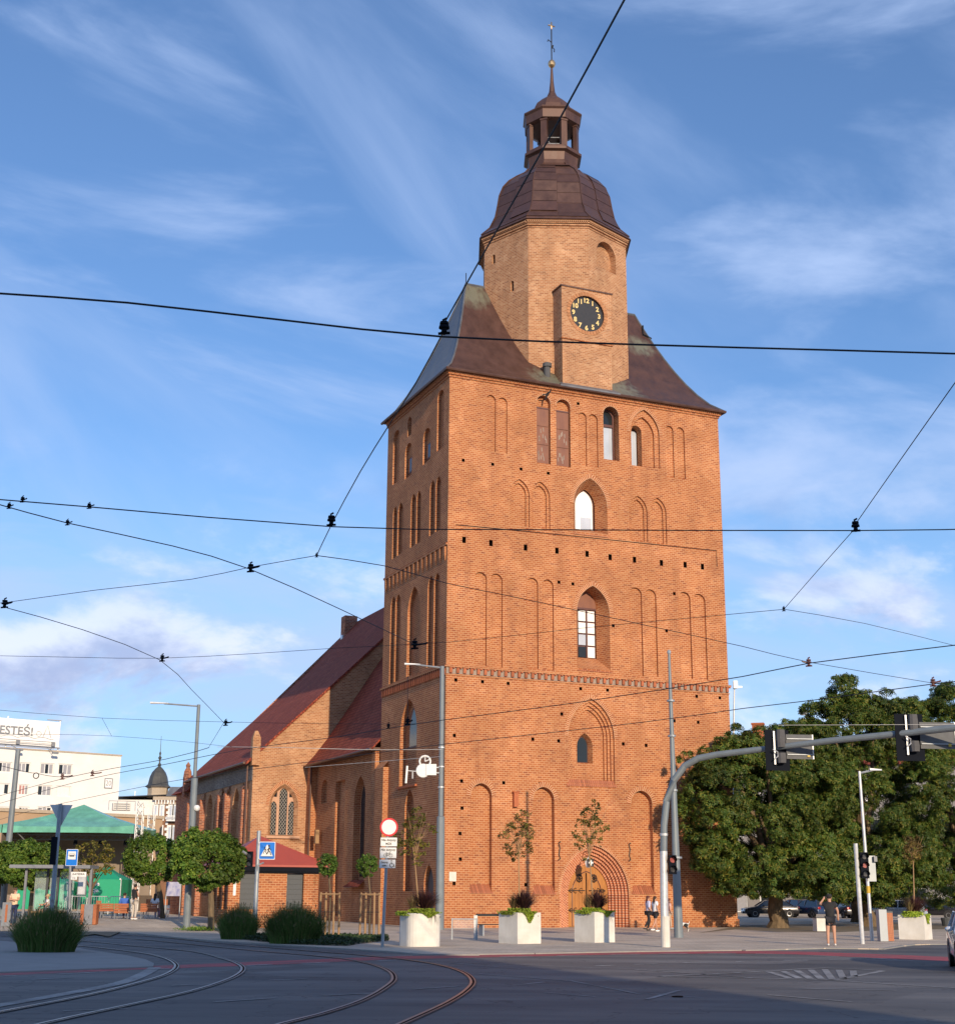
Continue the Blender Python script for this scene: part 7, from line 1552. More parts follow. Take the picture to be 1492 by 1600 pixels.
b = MB(); b.ring([[(-.45,-.5,3.0),(KW+.45,-.5,3.0),(KW+.45,KD+.5,3.0),(-.45,KD+.5,3.0)],[(-.45,-.5,3.1),(KW+.45,-.5,3.1),(KW+.45,KD+.5,3.1),(-.45,KD+.5,3.1)],[(KW*.40,KD/2-.1,4.55),(KW*.46,KD/2-.1,4.55),(KW*.46,KD/2+.1,4.55),(KW*.40,KD/2+.1,4.55)]], True, 0, (True, True)); rf = b.build('roof', M['sheetred'], ki)
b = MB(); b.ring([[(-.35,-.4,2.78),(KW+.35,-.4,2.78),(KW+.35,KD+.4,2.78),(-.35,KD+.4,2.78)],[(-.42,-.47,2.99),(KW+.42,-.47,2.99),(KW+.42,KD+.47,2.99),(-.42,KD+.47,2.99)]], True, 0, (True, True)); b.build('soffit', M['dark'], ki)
for e in ((-.45,-.5),(KW+.45,-.5)): b = MB(); b.tube([(e[0],e[1],3.12),(KW*.43,KD/2,4.57)], .035, 4); b.build('ridge_cap', M['sheetred'], rf)
b = MB(); b.box((.33,-.02,1.95),(.14,.02,.75)); b.build('notice', M['white'], ki)
# stage
Yst = 108; q0 = atY(128, 1400, Yst); st = empty('stage', (q0.x, Yst, .38), 0, 'open-air stage with glossy green pitched canopy and dark back scrim', 'stage'); S0 = Vector((q0.x, Yst, .38)); g_ = lambda px, py, Y=Yst: atY(px, py, Y) - S0
xl, xr = g_(24,1290).x, g_(229,1290).x; ze = g_(128,1292).z; pk = g_(132,1257); dp = 7.0
b = MB()
ex = [(xl, -dp/2), (xr, -dp/2), (xr, dp/2), (xl, dp/2)]
sub = 6; E0 = []; 
for i in range(4):
    a, c = ex[i], ex[(i+1)%4]
    for k in range(sub): f_ = k/sub; E0.append((a[0]+(c[0]-a[0])*f_, a[1]+(c[1]-a[1])*f_))
def rl(f_, dz=0): return [((x*(1-f_)+pk.x*f_), y*(1-f_), ze + (pk.z-ze)*(f_**1.0) - .35*math.sin(math.pi*f_)*.5 + dz - (.12 if (i%sub) else 0)*(1-f_)) for i, (x, y) in enumerate(E0)]
low_ = [(x, y, ze-.55-(.0 if i % sub else .05)) for i, (x, y) in enumerate(E0)]
b.ring([low_, [(x, y, z-.02) for x, y, z in rl(0)], rl(.12), rl(.3), rl(.5), rl(.7), rl(.9), rl(1.0)], True, 0, (False, False)); b.build('canopy', M['tarp'], st)
b = MB(); b.box(((xl+xr)/2, dp/2-.3, ze/2), (xr-xl-.3,.1,ze)); b.box((xl+.2, 0, ze/2),(.06,dp,ze)); b.build('back_scrim', M['scrim'], st)
b = MB(); b.box(((xl+xr)/2, 0, .55), (xr-xl,dp,1.1)); b.build('deck', M['scrim'], st)
def truss(parent, p, q, w=.4, n=10, m='galv_l', r=.035, name='truss'):
    p = Vector(p); q = Vector(q); t = (q-p).normalized(); a = t.cross(Vector((0,1,0)) if abs(t.z) > .5 else Vector((0,0,1))).normalized()*w/2; c = t.cross(a).normalized()*w/2; b = MB(); L_ = (q-p)
    cs = [a+c, a-c, -a-c, c-a]
    for d_ in cs: b.tube([tuple(p+d_), tuple(q+d_)], r, 5)
    for k in range(n):
        for i in range(4):
            d0, d1_ = cs[i], cs[(i+1)%4]
            b.tube([tuple(p+L_*(k/n)+d0), tuple(p+L_*((k+1)/n)+d1_)], r*.7, 4)
    return b.build(name, M[m], parent)
for px, top_ in ((15,1262),(236,1256),(217,1268)): x = g_(px,1300).x; truss(st, (x,-dp/2-.3 if px != 217 else dp/2+.5,0), (x,-dp/2-.3 if px != 217 else dp/2+.5, g_(px,top_).z), .45, 14, name='tower_truss')
for px in (226,): pass
truss(st, (xl+.3,-1.0,ze-.8), (xr-.3,-1.0,ze-.8), .35, 18, 'grey', .03, 'lighting_truss')
for k in range(5): b = MB(); x = xl+1.2+k*(xr-xl-2.4)/4; b.lathe([(.12,0),(.16,-.2),(.16,-.35)], (x,-1.0,ze-1.0), 8); b.build('spotlight', M['dark'], st)
b = MB(); b.tube([(xl+1.2,-dp/2+.2,ze-.5),(xl+3.6,dp/2-.5,1.6)], .05, 5); b.tube([(xr-.3,-dp/2+.2,ze-.5),(xr-2.4,dp/2-.5,2.2)], .05, 5); b.build('brace', M['grey'], st)
truss(st, (g_(226,1400).x,-5.5,0), (g_(226,1400).x,-5.5,g_(226,1376,Yst-5.5).z), .35, 6, name='low_truss')
# green tents
def tent(px0, px1, eave, peak, Y, label, text=None):
    xl_ = atY(px0,1400,Y).x; xr_ = atY(px1,1400,Y).x; c = Vector(((xl_+xr_)/2, Y, .38)); t = empty('market_tent', c, 0, label, 'tent', 'green market tents'); w = (xr_-xl_)/2; ze_ = atY(px0, eave, Y).z-.38; zp = atY(px0, peak, Y).z-.38; dd = 1.5
    b = MB(); b.ring([[(-w,-dd,ze_),(w,-dd,ze_),(w,dd,ze_),(-w,dd,ze_)],[(-w*.45,-dd*.45,ze_+(zp-ze_)*.48),(w*.45,-dd*.45,ze_+(zp-ze_)*.48),(w*.45,dd*.45,ze_+(zp-ze_)*.48),(-w*.45,dd*.45,ze_+(zp-ze_)*.48)],[(-.03,-.03,zp),(.03,-.03,zp),(.03,.03,zp),(-.03,.03,zp)]], True, 0, (False, True)); b.build('tent_roof', M['tent'], t)
    b = MB(); b.ring([[(-w,-dd,.25),(w,-dd,.25),(w,dd,.25),(-w,dd,.25)],[(-w,-dd,ze_),(w,-dd,ze_),(w,dd,ze_),(-w,dd,ze_)]], True); b.build('tent_wall', M['tent'], t)
    for sx in (-1,1): b = MB(); b.box((sx*w,-dd,ze_/2),(.05,.05,ze_)); b.build('leg', M['galv_l'], t)
    b = MB(); b.box((w-.05,-dd-.04,ze_+.02),(.09,.05,.09)); b.build('corner_joint', M['white'], t)
    if text:
        for s, px, py in text: p = atY(px, py, Y-dd-.03)-c; curve_text('lettering', s, .36, M['white'], t, (p.x, -dd-.03, p.z), (math.pi/2,0,0), .002, bold=.012)
tent(134, 197, 1374, 1353, 95, 'green market tent with peaked roof and white lettering behind the benches', [('sowe',146.5,1381),('acje',147.5,1391)])
tent(38, 116, 1379, 1362, 94, 'green market tent seen through the tram shelter')
# crowd barriers
def barrier(px, Y, label, n=1):
    q = atY(px, 1400, Y); t = empty('crowd_barrier', (q.x, Y, gz(q.x,Y)), 0, label, 'barrier', 'steel crowd barriers'); b = MB(); b.tube([(-.62,0,.1),(-.62,0,.95),(-.52,0,1.08),(.52,0,1.08),(.62,0,.95),(.62,0,.1)], .022, 5); b.tube([(-.62,0,.2),(.62,0,.2)], .018, 4); b.build('frame', M['galv_l'], t)
    for k in range(8): b = MB(); b.tube([(-.52+.149*k,0,.2),(-.52+.149*k,0,1.06)], .009, 4); b.build('bar', M['galv_l'], t)
    b = MB(); [b.tube([(x,-.25,0),(x,.25,0)], .02, 4) for x in (-.45,.45)]; b.build('foot', M['galv_l'], t)
    return t
barrier(154, 84, 'steel crowd barrier before the green tent, nearest the stop sign'); barrier(188, 84, 'steel crowd barrier before the green tent, beside the seated person in blue'); barrier(120, 84, 'steel crowd barrier seen between tram shelter and stop sign')
# benches with orange wood backs
def bench(px0, px1, ytop, ybot, Y, label, seat_front=False):
    a0 = atY(px0,1420,Y); a1 = atY(px1,1420,Y); w = a1.x-a0.x; zg_ = gz(a0.x,Y); t = empty('bench', ((a0.x+a1.x)/2, Y, zg_), 0, label, 'bench', 'orange wooden benches'); zt_ = atY(px0,ytop,Y).z-zg_; zb_ = atY(px0,ybot,Y).z-zg_
    n = 4; h = (zt_-zb_)/n
    for k in range(n): b = MB(); b.box((0,0,zb_+h*(k+.5)),(w,.035,h*.86)); b.build('back_slat', M['orangewood'], t)
    for k in range(4): b = MB(); b.box((0,.12+.11*k,.44),(w,.09,.035)); b.build('seat_slat', M['orangewood'], t)
    for s in (-1,1): b = MB(); b.tube([(s*(w/2-.05),.04,zt_),(s*(w/2-.05),.06,.4),(s*(w/2-.05),-.05,0)], .028, 5); b.tube([(s*(w/2-.05),.06,.42),(s*(w/2-.05),.5,.42),(s*(w/2-.05),.52,0)], .028, 5); b.build('leg', M['grey'], t)
bench(157,178,1411.5,1424,76.5,'orange wooden bench seen from behind, next to the information pillar'); bench(179,202,1411.5,1427,75,'orange wooden bench on which the person in blue sits'); bench(220,246,1411.5,1425,76,'orange wooden bench right of the standing woman in grey trousers'); bench(150,158,1407,1424,78,'narrow orange wooden bench end directly behind the pillar'); bench(228,262,1405,1414,82,'farthest orange wooden bench, behind the seated woman in white')
q = gp(256,1399+35); pb = empty('poster_board', (atY(271,1400,82).x, 82, .3), 0, 'hanging white and violet poster board between the clipped trees', 'poster board'); hh = atY(271,1378,82).z-.3; lo_ = atY(271,1400,82).z-.3
M['poster'] = mat('violet_poster', (.16,.18,.42), .6, c2=(.55,.55,.62), scale=3); b = MB(); b.box((0,0,(hh+lo_)/2),(.75,.04,hh-lo_)); b.build('poster', M['poster'], pb); b = MB(); [b.tube([(x,0,0),(x,0,hh)], .03, 5) for x in (-.4,.4)]; b.build('frame', M['galv'], pb)
tr_ = [(12,'litter bin with brown stripe at the far left edge of the tram stop')]
q = atY(12,1430,70); lb = empty('litter_bin', (q.x, 70, gz(q.x,70)), 0, tr_[0][1], 'litter bin'); b = MB(); b.box((0,0,.55),(.42,.35,1.1)); b.build('bin_body', M['grey'], lb); b = MB(); b.box((0,-.18,.6),(.1,.02,.8)); b.build('brown_stripe', M['orangewood'], lb)
q = gp(1385,1471); lb = empty('litter_bin', q, .1, 'tall grey litter bin with orange wooden side right of the lamp post', 'litter bin'); b = MB(); b.box((-.16,0,.62),(.32,.34,1.22)); b.build('bin_body', M['galv'], lb); b = MB()
for k in range(4): b = MB(); b.box((.04+.06*k,0,.56),(.054,.30,1.08)); b.build('wood_slat', M['orangewood'], lb)
b = MB(); b.box((.13,0,1.13),(.26,.32,.05)); b.build('lid', M['greyd'], lb)
q = gp(1281,1455); sb = empty('stone_block', q, .2, 'low pale stone block with dark top, behind the man in black', 'bollard'); b = MB(); b.box((0,0,.32),(.56,.5,.64)); b.build('block', M['concrete'], sb); b = MB(); b.box((0,0,.67),(.6,.54,.05)); b.build('top_plate', M['greyd'], sb)
q = gp(1446,1450); 
pt = empty('plant_tub', gp(1478,1447), 0, 'small dark tub at the right edge under the chestnut', 'plant tub'); b = MB(); b.lathe([(.25,0),(.32,.45),(.30,.5)], (0,0,0), 12); b.build('tub', M['greyd'], pt)
# bicycle stands and dark bench between pole and planter
def hoop(px0, px1, ytop, ybase, label):
    a0 = gp(px0, ybase); a1 = gp(px1, ybase); a1 = Vector((atY(px1,ybase,a0.y).x, a0.y, 0)); w = a1.x-a0.x; h = atY(px0,ytop,a0.y).z; t = empty('bicycle_stand', a0, 0, label, 'bicycle stand', 'glass-panelled street stands'); b = MB()
    b.box((.03,0,h/2),(.05,.12,h)); b.build('post', M['galv'], t); b = MB(); b.box((w-.03,0,h/2),(.07,.12,h)); b.build('post', M['galv'], t); b = MB(); b.box((w/2,0,h-.03),(w,.08,.04)); b.build('top_rail', M['galv'], t)
    b = MB(); b.box((w/2,0,h*.72),(w-.15,.02,h*.42)); b.build('panel', M['standglass'], t)
m = bpy.data.materials.new('clear_pane'); t_, b_ = nodes(m); b_.inputs['Base Color'].default_value = (.8,.82,.82,1); b_.inputs['Alpha'].default_value = .15; b_.inputs['Roughness'].default_value = .1; M['standglass'] = m
hoop(705, 746, 1434.5, 1468, 'low glazed steel street stand left of the middle planter')
q = gp(770,1462); be = empty('bench', q, AN, 'dark metal bench partly hidden behind the middle white planter', 'bench'); b = MB()
for k in range(3): b = MB(); b.box((.2,.15*k,.46+.0*k),(1.6,.1,.03)); b.build('seat_slat', M['iron'], be)
b = MB(); b.box((.2,.45,.85),(1.6,.04,.1)); b.build('back_rail', M['iron'], be); b = MB()
for x in (-.45,.85): b = MB(); b.box((x,.2,.23),(.06,.45,.46)); b.build('leg', M['galv'], be)
pp = gp(743,1467); cp = empty('concrete_post', pp, 0, 'short pale post with dark shaded side next to the street stand', 'post'); b = MB(); b.box((0,0,.45),(.14,.2,.9)); b.build('post', M['galv_l'], cp)

# ------------------------------------------------------------------ vehicles
def carpaint(name, c, rough=.25, metal=.3): m = mat(name, c, rough, metal, var=.03); m.node_tree.nodes['Principled BSDF'].inputs['Coat Weight'].default_value = .6; return m
M['p_black'] = carpaint('black_car_paint', (.012,.011,.014)); M['p_blue'] = carpaint('blue_car_paint', (.02,.04,.10)); M['p_purple'] = carpaint('aubergine_car_paint', (.05,.015,.035)); M['p_silver'] = carpaint('silver_car_paint', (.38,.42,.46)); M['p_white'] = carpaint('white_car_paint', (.62,.66,.72)); M['tyre'] = mat('tyre', (.015,.015,.016), .8); M['rim'] = mat('alloy_rim', (.35,.35,.36), .35, .7); M['headlamp'] = glass('headlamp_glass', (.65,.62,.55), .1); M['tail'] = mat('red_tail_lamp', (.30,.01,.01), .25); M['plate'] = mat('number_plate', (.7,.7,.68), .5, var=.02)
def car(loc, rz, paint, label, L_=4.3, W_=1.75, H_=1.46, hatch=True, group='cars parked behind the chestnut trees'):
    t = empty('parked_car' if group else 'car', loc, rz, label, 'car', group)
    hw = W_/2
    # side profile of the body (x forward), lower shell
    prof_ = [(-.50,.32),(-.505,.60),(-.49,.86),(-.47 if hatch else -.48,.95),(-.30 if not hatch else -.46,.96),(.0,.95),(.17,.94),(.30,.88),(.42,.80),(.485,.70),(.505,.50),(.49,.30)]
    b = MB(); secs = []
    for s in (-1.0,-.97,-.85,0,.85,.97,1.0):
        k = abs(s); ins = 0 if k < .9 else (.012 if k < .99 else .05); y = s*hw
        secs.append([(x*L_*(1-ins*1.2), y, z - (.03 if k > .98 else 0)*(z > .5) + (.04 if k > .98 and z < .4 else 0)) for x, z in prof_])
    b.ring(secs, True, 0, (True, True)); body = b.build('body', M[paint], t, smooth='auto', weld=True)
    r0 = (-.455 if hatch else -.40); gh = [(r0,.93),(r0+.05 if hatch else -.27,H_-.10),(r0+.10 if hatch else -.20,H_-.02),(-.05,H_),(.06,H_-.03),(.11,H_-.10),(.245,.93)]
    b = MB(); secs = []
    for s in (-1,-.8,0,.8,1):
        k = abs(s); secs.append([(x*L_*(.97 if k > .9 else 1), s*(hw*.93 if z < 1.0 else hw*.74), z-(.03 if k > .9 and z > 1.2 else 0)) for x, z in gh])
    b.ring(secs, False, 0); 
    for sc in (secs[0], secs[-1]): b.face(sc)
    b.build('glasshouse', M['glass_car'], t, smooth='auto', weld=True)
    b = MB(); top_ = [(r0+.07 if hatch else -.24,H_-.045),(r0+.12 if hatch else -.19,H_+.005),(-.05,H_+.022),(.06,H_-.008),(.10,H_-.06)]
    secs = [[(x*L_, s*hw*.745, z-(.03 if abs(s) > .9 else 0)) for x, z in top_] for s in (-1,-.8,0,.8,1)]; b.ring(secs, False, 0); b.build('roof', M[paint], t)
    for s in (-1,1):
        for P_ in ([(.245,.93),(.11,H_-.08)],[(-.03,.94),(-.04,H_-.02)],[(r0,.93),(r0+.06 if hatch else -.26,H_-.08)]): b = MB(); b.tube([(P_[0][0]*L_, s*hw*.94, P_[0][1]),(P_[1][0]*L_, s*hw*.755, P_[1][1])], .035, 5); b.build('pillar', M[paint], t)
        b = MB(); b.sphere((.15*L_, s*(hw+.07), .98), (.09,.10,.07), 8, 6); b.build('mirror', M[paint], t)
        b = MB(); b.sphere((.475*L_, s*hw*.74, .66), (.15,.20,.085), 10, 6); b.build('headlight', M['headlamp'], t)
        b = MB(); b.sphere((-.492*L_, s*hw*.80, .80), (.05,.15,.12), 10, 6); b.build('tail_light', M['tail'], t)
        for fx in (-.31,.31):
            b = MB(); b.lathe([(.20,-.10),(.31,-.10),(.32,-.06),(.32,.06),(.31,.10),(.20,.10)], (0,0,0), 18); w = b.build('wheel', M['tyre'], t); w.location = (fx*L_, s*(hw-.09), .32); w.rotation_euler = (math.pi/2,0,0)
            b = MB(); b.lathe([(.21,-.085),(.19,-.105),(.05,-.09)] if s > 0 else [(.05,.09),(.19,.105),(.21,.085)], (0,0,0), 14); b.build('rim', M['rim'], w)
            b = MB(); b.lathe([(.385,-.012),(.385,.012)], (0,0,0), 18); o = b.build('wheel_arch', M['tyre'], t); o.location = (fx*L_, s*(hw+.0), .33); o.rotation_euler = (math.pi/2,0,0)
    b = MB(); b.box((.505*L_,0,.42),(.04,W_*.6,.18)); b.build('grille', M['dark'], t); b = MB(); b.box((.512*L_,0,.45),(.03,.5,.11)); b.build('number_plate', M['plate'], t); b = MB(); b.box((-.508*L_,0,.62),(.02,.5,.11)); b.build('number_plate', M['plate'], t)
    return t
def on_g(px, py): p = gnd(px, py); return (p.x, p.y, .0)
car(on_g(1203,1433.5), math.pi, 'p_black', 'black saloon parked side-on, half hidden by the leaning chestnut trunk', 4.6, 1.8, 1.42, False)
car(on_g(1268,1434), math.pi*.62, 'p_blue', 'dark blue hatchback parked left of the man in black')
car(on_g(1322,1434.5), math.pi*.55, 'p_black', 'black hatchback parked right of the man in black')
car(on_g(1352,1435), math.pi*.5, 'p_blue', 'dark blue car hidden behind the white lamp post')
car(on_g(1402,1438.5), math.pi*.88, 'p_silver', 'silver hatchback parked behind the tall grey litter bin')
car(on_g(1243,1431.5), math.pi*.6, 'p_purple', 'aubergine car showing its tail beside the leaning chestnut trunk', 4.2)
car(on_g(1455,1436), math.pi*.9, 'p_black', 'dark car parked behind the right hand white planter')
q = gnd(1500, 1520, RZ); fw = Vector((-.25,-.968,0)); lt = Vector((.968,-.25,0)); q = q - fw*2.12 + lt*.86; car((q.x, q.y, RZ), math.atan2(fw.y, fw.x), 'p_white', 'white car entering the picture at the right edge of the road', 4.4, 1.78, 1.46, True, None)

# ------------------------------------------------------------------ people and dog
def skin_mesh(name, J, E_, m, parent, sub=1, root=0):
    me = bpy.data.meshes.new(name); names = list(J); idx = {k: i for i, k in enumerate(names)}
    me.from_pydata([J[k][0] for k in names], [(idx[a], idx[b]) for a, b in E_], []); o = bpy.data.objects.new('tmp', me); COL.objects.link(o)
    md = o.modifiers.new('s', 'SKIN'); md.use_smooth_shade = True
    for i, k in enumerate(names):
        r = J[k][1]; me.skin_vertices[0].data[i].radius = (r if not hasattr(r, '__len__') else r[0], r if not hasattr(r, '__len__') else r[1])
    me.skin_vertices[0].data[root].use_root = True
    if sub: o.modifiers.new('u', 'SUBSURF').levels = sub
    dg = bpy.context.evaluated_depsgraph_get(); res = bpy.data.meshes.new_from_object(o.evaluated_get(dg)); bpy.data.objects.remove(o)
    res.materials.clear(); res.materials.append(M[m] if isinstance(m, str) else m); r = bpy.data.objects.new(name, res); return link(r, parent)
cols = {}
def cm(c):
    k = tuple(c)
    if k not in cols: cols[k] = mat('cloth', c, .85, var=.1, scale=8)
    return cols[k]
def person(loc, rz, label, H=1.72, legs=None, arms=None, top=(.6,.6,.6), bottom=(.05,.05,.06), bare=False, shoes=(.6,.6,.6), hair='short', haircol=(.035,.02,.012), sit=False, lean=0.0, cap=None, sleeve=True, build=1.0):
    """local frame: faces -Y. legs = (kneeL, footL, kneeR, footR), arms = (elbowL, handL, elbowR, handR)"""
    s = H/1.72; t = empty('person', loc, rz, label, 'person'); pz = .50 if sit else .93
    ly = -lean
    P = dict(pel=(0,0,pz), sp=(0,ly*.4,pz+.18), ch=(0,ly*.8,pz+.38), nk=(0,ly,pz+.54), nk2=(0,ly-.01,pz+.60), hd=(0,ly-.02,pz+.70), ht=(0,ly-.015,pz+.79))
    for sd, sg in (('L',1),('R',-1)):
        P['sh'+sd] = (sg*.17, ly*.95, pz+.50); P['hp'+sd] = (sg*.09, 0, pz-.03)
    legs = legs or ((.10,-.02,.50),(.10,.02,.08),(-.10,-.02,.50),(-.10,.02,.08)); arms = arms or ((.24,.03,pz+.22),(.25,-.04,pz-.02),(-.24,.03,pz+.22),(-.25,-.04,pz-.02))
    P['knL'], P['ftL'], P['knR'], P['ftR'] = legs; P['elL'], P['haL'], P['elR'], P['haR'] = arms
    for sd in 'LR': f_ = P['ft'+sd]; P['to'+sd] = (f_[0], f_[1]-.13, max(.035, f_[2]-.045))
    Rd = dict(pel=(.135,.10), sp=(.125,.085), ch=(.145,.095), nk=(.06,.055), nk2=.05, hd=(.078,.092), ht=(.06,.07), shL=.052, shR=.052, hpL=.088, hpR=.088, knL=.055, knR=.055, ftL=.036, ftR=.036, toL=.03, toR=.03, elL=.038, elR=.038, haL=.026, haR=.026)
    J = {k: (tuple(c*s for c in P[k]), tuple(x*s*build for x in Rd[k]) if hasattr(Rd[k], '__len__') else Rd[k]*s*build) for k in P}
    E_ = [('pel','sp'),('sp','ch'),('ch','nk'),('nk','nk2'),('nk2','hd'),('hd','ht')]
    for sd in 'LR': E_ += [('ch','sh'+sd),('sh'+sd,'el'+sd),('el'+sd,'ha'+sd),('pel','hp'+sd),('hp'+sd,'kn'+sd),('kn'+sd,'ft'+sd),('ft'+sd,'to'+sd)]
    for sd, sg in (('L',1),('R',-1)):
        h = Vector(P['ha'+sd]); e = Vector(P['el'+sd]); d_ = (h-e).normalized(); sx_ = d_.cross(Vector((0,1,0)) if abs(d_.y) < .8 else Vector((1,0,0))).normalized()
        for k in range(4): nm = 'f%d%s' % (k, sd); J[nm] = (tuple((h + d_*(.085-.01*abs(k-1.2)) + sx_*(.021*(k-1.5)) + Vector((0,-.012,0)))*s), .0085); E_.append(('ha'+sd, nm))
        nm = 'th'+sd; J[nm] = (tuple((h + d_*.035 - sx_*.05)*s), .0095); E_.append(('ha'+sd, nm))
    skin_mesh('body', J, E_, 'skin', t)
    # shirt
    JS = {k: (J[k][0], tuple(x+.014 for x in J[k][1]) if hasattr(J[k][1], '__len__') else J[k][1]+.014) for k in ('pel','sp','ch','nk','shL','shR','elL','elR')}; JS['nk'] = ((J['nk'][0][0], J['nk'][0][1], J['nk'][0][2]-.02), (.075,.07))
    JS['shL'] = (J['shL'][0], .082*s*build); JS['shR'] = (J['shR'][0], .082*s*build); JS['ch'] = (J['ch'][0], (.165*s*build, .118*s*build)); JS['nk'] = ((J['nk'][0][0], J['nk'][0][1], J['nk'][0][2]-.015), (.085,.08))
    JS['pel'] = ((J['pel'][0][0], J['pel'][0][1], J['pel'][0][2]-.05*s), tuple(x+.03 for x in J['pel'][1]))
    for sd in 'LR':
        a = Vector(J['sh'+sd][0]); b_ = Vector(J['el'+sd][0]); 
        if sleeve: JS['el'+sd] = (tuple(a.lerp(b_, .62 if sleeve == 1 else 1.0)), .056*s)
        else: JS['el'+sd] = (tuple(a.lerp(b_, .12)), .05*s)
    skin_mesh('shirt', JS, [('pel','sp'),('sp','ch'),('ch','nk'),('ch','shL'),('ch','shR'),('shL','elL'),('shR','elR')], cm(top), t)
    JT = {'pel': (J['pel'][0], tuple(x+.016 for x in J['pel'][1]))}; E2_ = []
    for sd in 'LR':
        JT['hp'+sd] = (J['hp'+sd][0], .098*s); kn = Vector(J['kn'+sd][0]); ft = Vector(J['ft'+sd][0]); hp = Vector(J['hp'+sd][0])
        if bare: JT['kn'+sd] = (tuple(hp.lerp(kn, .72)), .085*s)
        else: JT['kn'+sd] = (tuple(kn), .07*s); JT['ft'+sd] = (tuple(kn.lerp(ft, .93)), .058*s); E2_.append(('kn'+sd,'ft'+sd))
        E2_ += [('pel','hp'+sd),('hp'+sd,'kn'+sd)]
    skin_mesh('trousers' if not bare else 'shorts', JT, E2_, cm(bottom), t)
    for sd in 'LR':
        f_ = Vector(J['ft'+sd][0]); b = MB(); b.sphere((f_.x, f_.y-.05*s, max(.045, f_.z-.04)), (.048*s,.135*s,.045), 10, 6); b.build('shoe', cm(shoes), t, smooth=True)
    hc = Vector(J['hd'][0]); b = MB(); b.sphere((hc.x, hc.y+.018, hc.z+.035), (.088*s,.100*s,.088*s), 12, 8)
    if hair == 'long': b.sphere((hc.x, hc.y+.075, hc.z-.12), (.085*s,.045*s,.20*s), 10, 8)
    if hair != 'bald': b.build('hair', cm(haircol), t, smooth=True)
    b = MB(); b.sphere((hc.x, hc.y-.10*s, hc.z-.005), (.014,.022,.024), 6, 5); [b.sphere((hc.x+q_*.085*s, hc.y+.0, hc.z), (.012,.02,.03), 6, 5) for q_ in (-1,1)]; b.build('nose_and_ears', M['skin'], t)
    b = MB(); [b.sphere((hc.x+q_*.032*s, hc.y-.088*s, hc.z+.02), (.012,.008,.008), 6, 5) for q_ in (-1,1)]; b.box((hc.x, hc.y-.093*s, hc.z-.045), (.045,.008,.008)); b.build('eyes_and_mouth', M['black'], t)
    if cap: b = MB(); b.lathe([(.098,0),(.099,.03),(.08,.08),(0,.10)], (hc.x, hc.y+.01, hc.z+.045), 12); b.build('cap', cm(cap), t)
    return t
q = gp(1299,1478); person(q, math.pi-.15, 'man in black T-shirt, shorts and cap seen from behind, one hand at his head', 1.76, ((.11,0,.50),(.12,.03,.08),(-.11,0,.50),(-.12,-.02,.08)), ((.34,-.10,1.40),(.16,-.10,1.62),(-.27,.0,1.18),(-.27,-.05,.93)), (.018,.018,.02), (.02,.02,.025), True, (.75,.72,.66), 'short', (.02,.015,.01), cap=(.02,.02,.02), build=1.2)
q = gp(1013,1454.5); person(q, math.pi/2+.3, 'woman with long auburn hair, pale blouse and black trousers walking before the tower', 1.68, ((.09,-.12,.50),(.09,.02,.09),(-.09,.02,.52),(-.09,.26,.16)), ((.22,-.08,1.15),(.15,-.25,1.05),(-.22,.05,1.14),(-.22,-.10,.98)), (.50,.50,.66), (.015,.014,.018), False, (.05,.05,.05), 'long', (.10,.025,.018), sleeve=2)
q = gp(1024,1456); person(q, math.pi/2+.5, 'woman with dark hair, white T-shirt and short black skirt walking beside the auburn one', 1.66, ((.09,-.10,.50),(.09,-.14,.09),(-.09,.06,.50),(-.09,.28,.15)), ((.24,.02,1.16),(.26,-.05,.92),(-.24,.03,1.16),(-.24,-.06,.93)), (.78,.78,.80), (.02,.018,.025), True, (.8,.8,.78), 'long', (.05,.025,.015))
q = gp(1046,1452); person(q, math.pi/2+.2, 'person in pink top glimpsed between the two big poles by the tower', 1.55, ((.09,-.10,.50),(.09,-.12,.09),(-.09,.06,.50),(-.09,.24,.14)), None, (.60,.38,.34), (.45,.36,.28), False, (.3,.3,.3), 'short', (.16,.04,.02))
def at_left(px, Y): x = atY(px, 1420, Y).x; return Vector((x, Y, gz(x, Y)))
person(at_left(22.5,70), -.1, 'man in peach polo shirt standing with folded arms beside the tram shelter', 1.74, None, ((.23,-.05,1.20),(-.04,-.22,1.22),(-.23,-.05,1.20),(.06,-.20,1.18)), (.78,.55,.36), (.02,.03,.08), False, (.1,.1,.1), 'short', (.10,.05,.03), build=1.08)
sitl = ((.10,-.42,.50),(.10,-.44,.09),(-.10,-.42,.50),(-.10,-.40,.09))
person(at_left(84,72.7), 1.2*-1, 'bald man in navy shirt sitting in the tram shelter', 1.74, sitl, ((.24,-.12,.80),(.12,-.36,.66),(-.24,-.12,.80),(-.10,-.38,.66)), (.02,.03,.09), (.10,.10,.12), False, (.2,.2,.2), 'bald', sit=True, lean=.12, build=1.06)
person(at_left(74,73.1), -1.1, 'fair-haired woman in white sitting beside the bald man in the shelter', 1.62, sitl, ((.24,-.12,.80),(.20,-.38,.78),(-.24,-.12,.80),(-.10,-.38,.62)), (.75,.75,.78), (.4,.25,.2), False, (.6,.6,.6), 'short', (.5,.38,.2), sit=True)
person(at_left(210,73.6), math.pi*.8, 'woman in black top and light grey trousers standing between the orange benches', 1.70, ((.09,-.02,.50),(.09,.02,.08),(-.09,-.06,.50),(-.11,.0,.08)), ((.24,-.06,1.16),(.12,-.24,1.16),(-.24,-.02,1.16),(-.10,-.22,1.12)), (.02,.018,.02), (.50,.45,.40), False, (.78,.78,.76), 'short', (.02,.015,.012), sleeve=False)
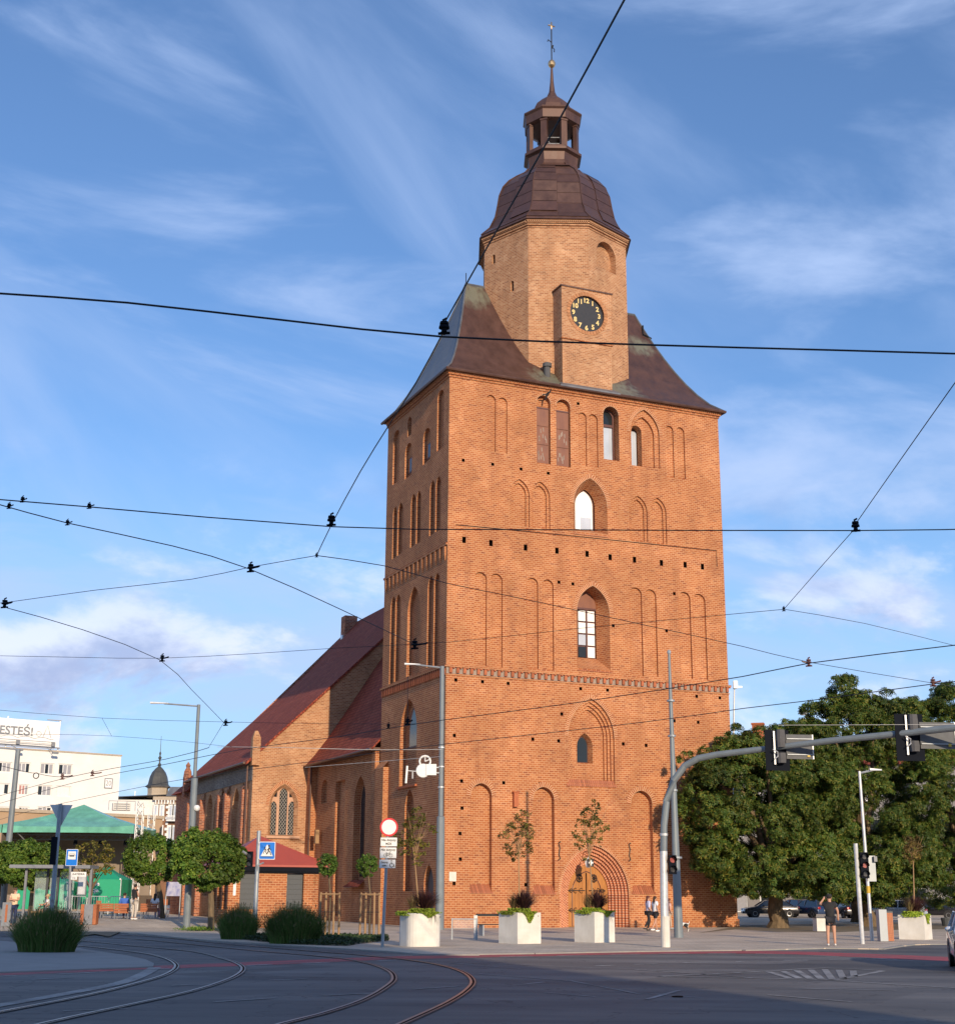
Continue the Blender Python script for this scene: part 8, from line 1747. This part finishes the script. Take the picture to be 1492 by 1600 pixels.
person(at_left(194,75.35), math.pi, 'person in bright blue jacket sitting with back to us on an orange bench', 1.70, sitl, None, (.05,.14,.50), (.04,.05,.12), False, (.1,.1,.1), 'short', (.03,.02,.015), sit=True, sleeve=2)
person(at_left(242,76.4), math.pi*.95, 'woman in white top with long dark hair sitting on the right hand bench', 1.66, sitl, None, (.72,.72,.74), (.35,.2,.3), False, (.7,.6,.6), 'long', (.02,.015,.015), sit=True)
# small black and white dog, hindquarters showing beside the mast
q = gp(1071, 1456); dg_ = empty('dog', q, math.pi*.0, 'small black and white dog beside the foot of the tall mast', 'dog')
JD = dict(a=((.0,0,.34),.095), b=((-.16,0,.36),.10), c=((-.30,0,.38),.085), n=((-.40,0,.48),.055), h=((-.46,0,.54),(.062,.058)), m=((-.56,0,.51),.03), r=((.10,0,.33),.07), t1=((.17,0,.40),.022), t2=((.20,0,.50),.014))
ED = [('a','b'),('b','c'),('c','n'),('n','h'),('h','m'),('a','r'),('r','t1'),('t1','t2')]
for s_, sg in (('L',1),('R',-1)):
    JD['f1'+s_] = ((-.30,sg*.06,.24),.035); JD['f2'+s_] = ((-.29,sg*.06,.12),.022); JD['f3'+s_] = ((-.30,sg*.06,.03),.02); JD['f4'+s_] = ((-.34,sg*.06,.02),.02)
    JD['h1'+s_] = ((.05,sg*.07,.24),.055); JD['h2'+s_] = ((.13,sg*.07,.14),.026); JD['h3'+s_] = ((.11,sg*.07,.04),.02); JD['h4'+s_] = ((.07,sg*.07,.02),.02)
    ED += [('c','f1'+s_),('f1'+s_,'f2'+s_),('f2'+s_,'f3'+s_),('f3'+s_,'f4'+s_),('r','h1'+s_),('h1'+s_,'h2'+s_),('h2'+s_,'h3'+s_),('h3'+s_,'h4'+s_)]
m = bpy.data.materials.new('dog_coat'); t_, b_ = nodes(m); n_ = N(t_, 'ShaderNodeTexNoise', {'Vector': N(t_, 'ShaderNodeTexCoord').outputs['Object'], 'Scale': 4.5, 'Detail': 1.0}); cr_ = N(t_, 'ShaderNodeValToRGB', {0: n_.outputs[0]}); cr_.color_ramp.elements[0].position = .47; cr_.color_ramp.elements[0].color = (.02,.02,.02,1); cr_.color_ramp.elements[1].position = .50; cr_.color_ramp.elements[1].color = (.7,.68,.62,1); t_.links.new(cr_.outputs[0], b_.inputs['Base Color']); b_.inputs['Roughness'].default_value = .9; M['dogcoat'] = m
skin_mesh('body', JD, ED, 'dogcoat', dg_)
b = MB(); [b.ring([[(-.43,sg*.03,.57),(-.46,sg*.06,.57),(-.44,sg*.05,.58)],[(-.435,sg*.055,.64)]*3], True) for sg in (-1,1)]; b.build('ear', M['black'], dg_)
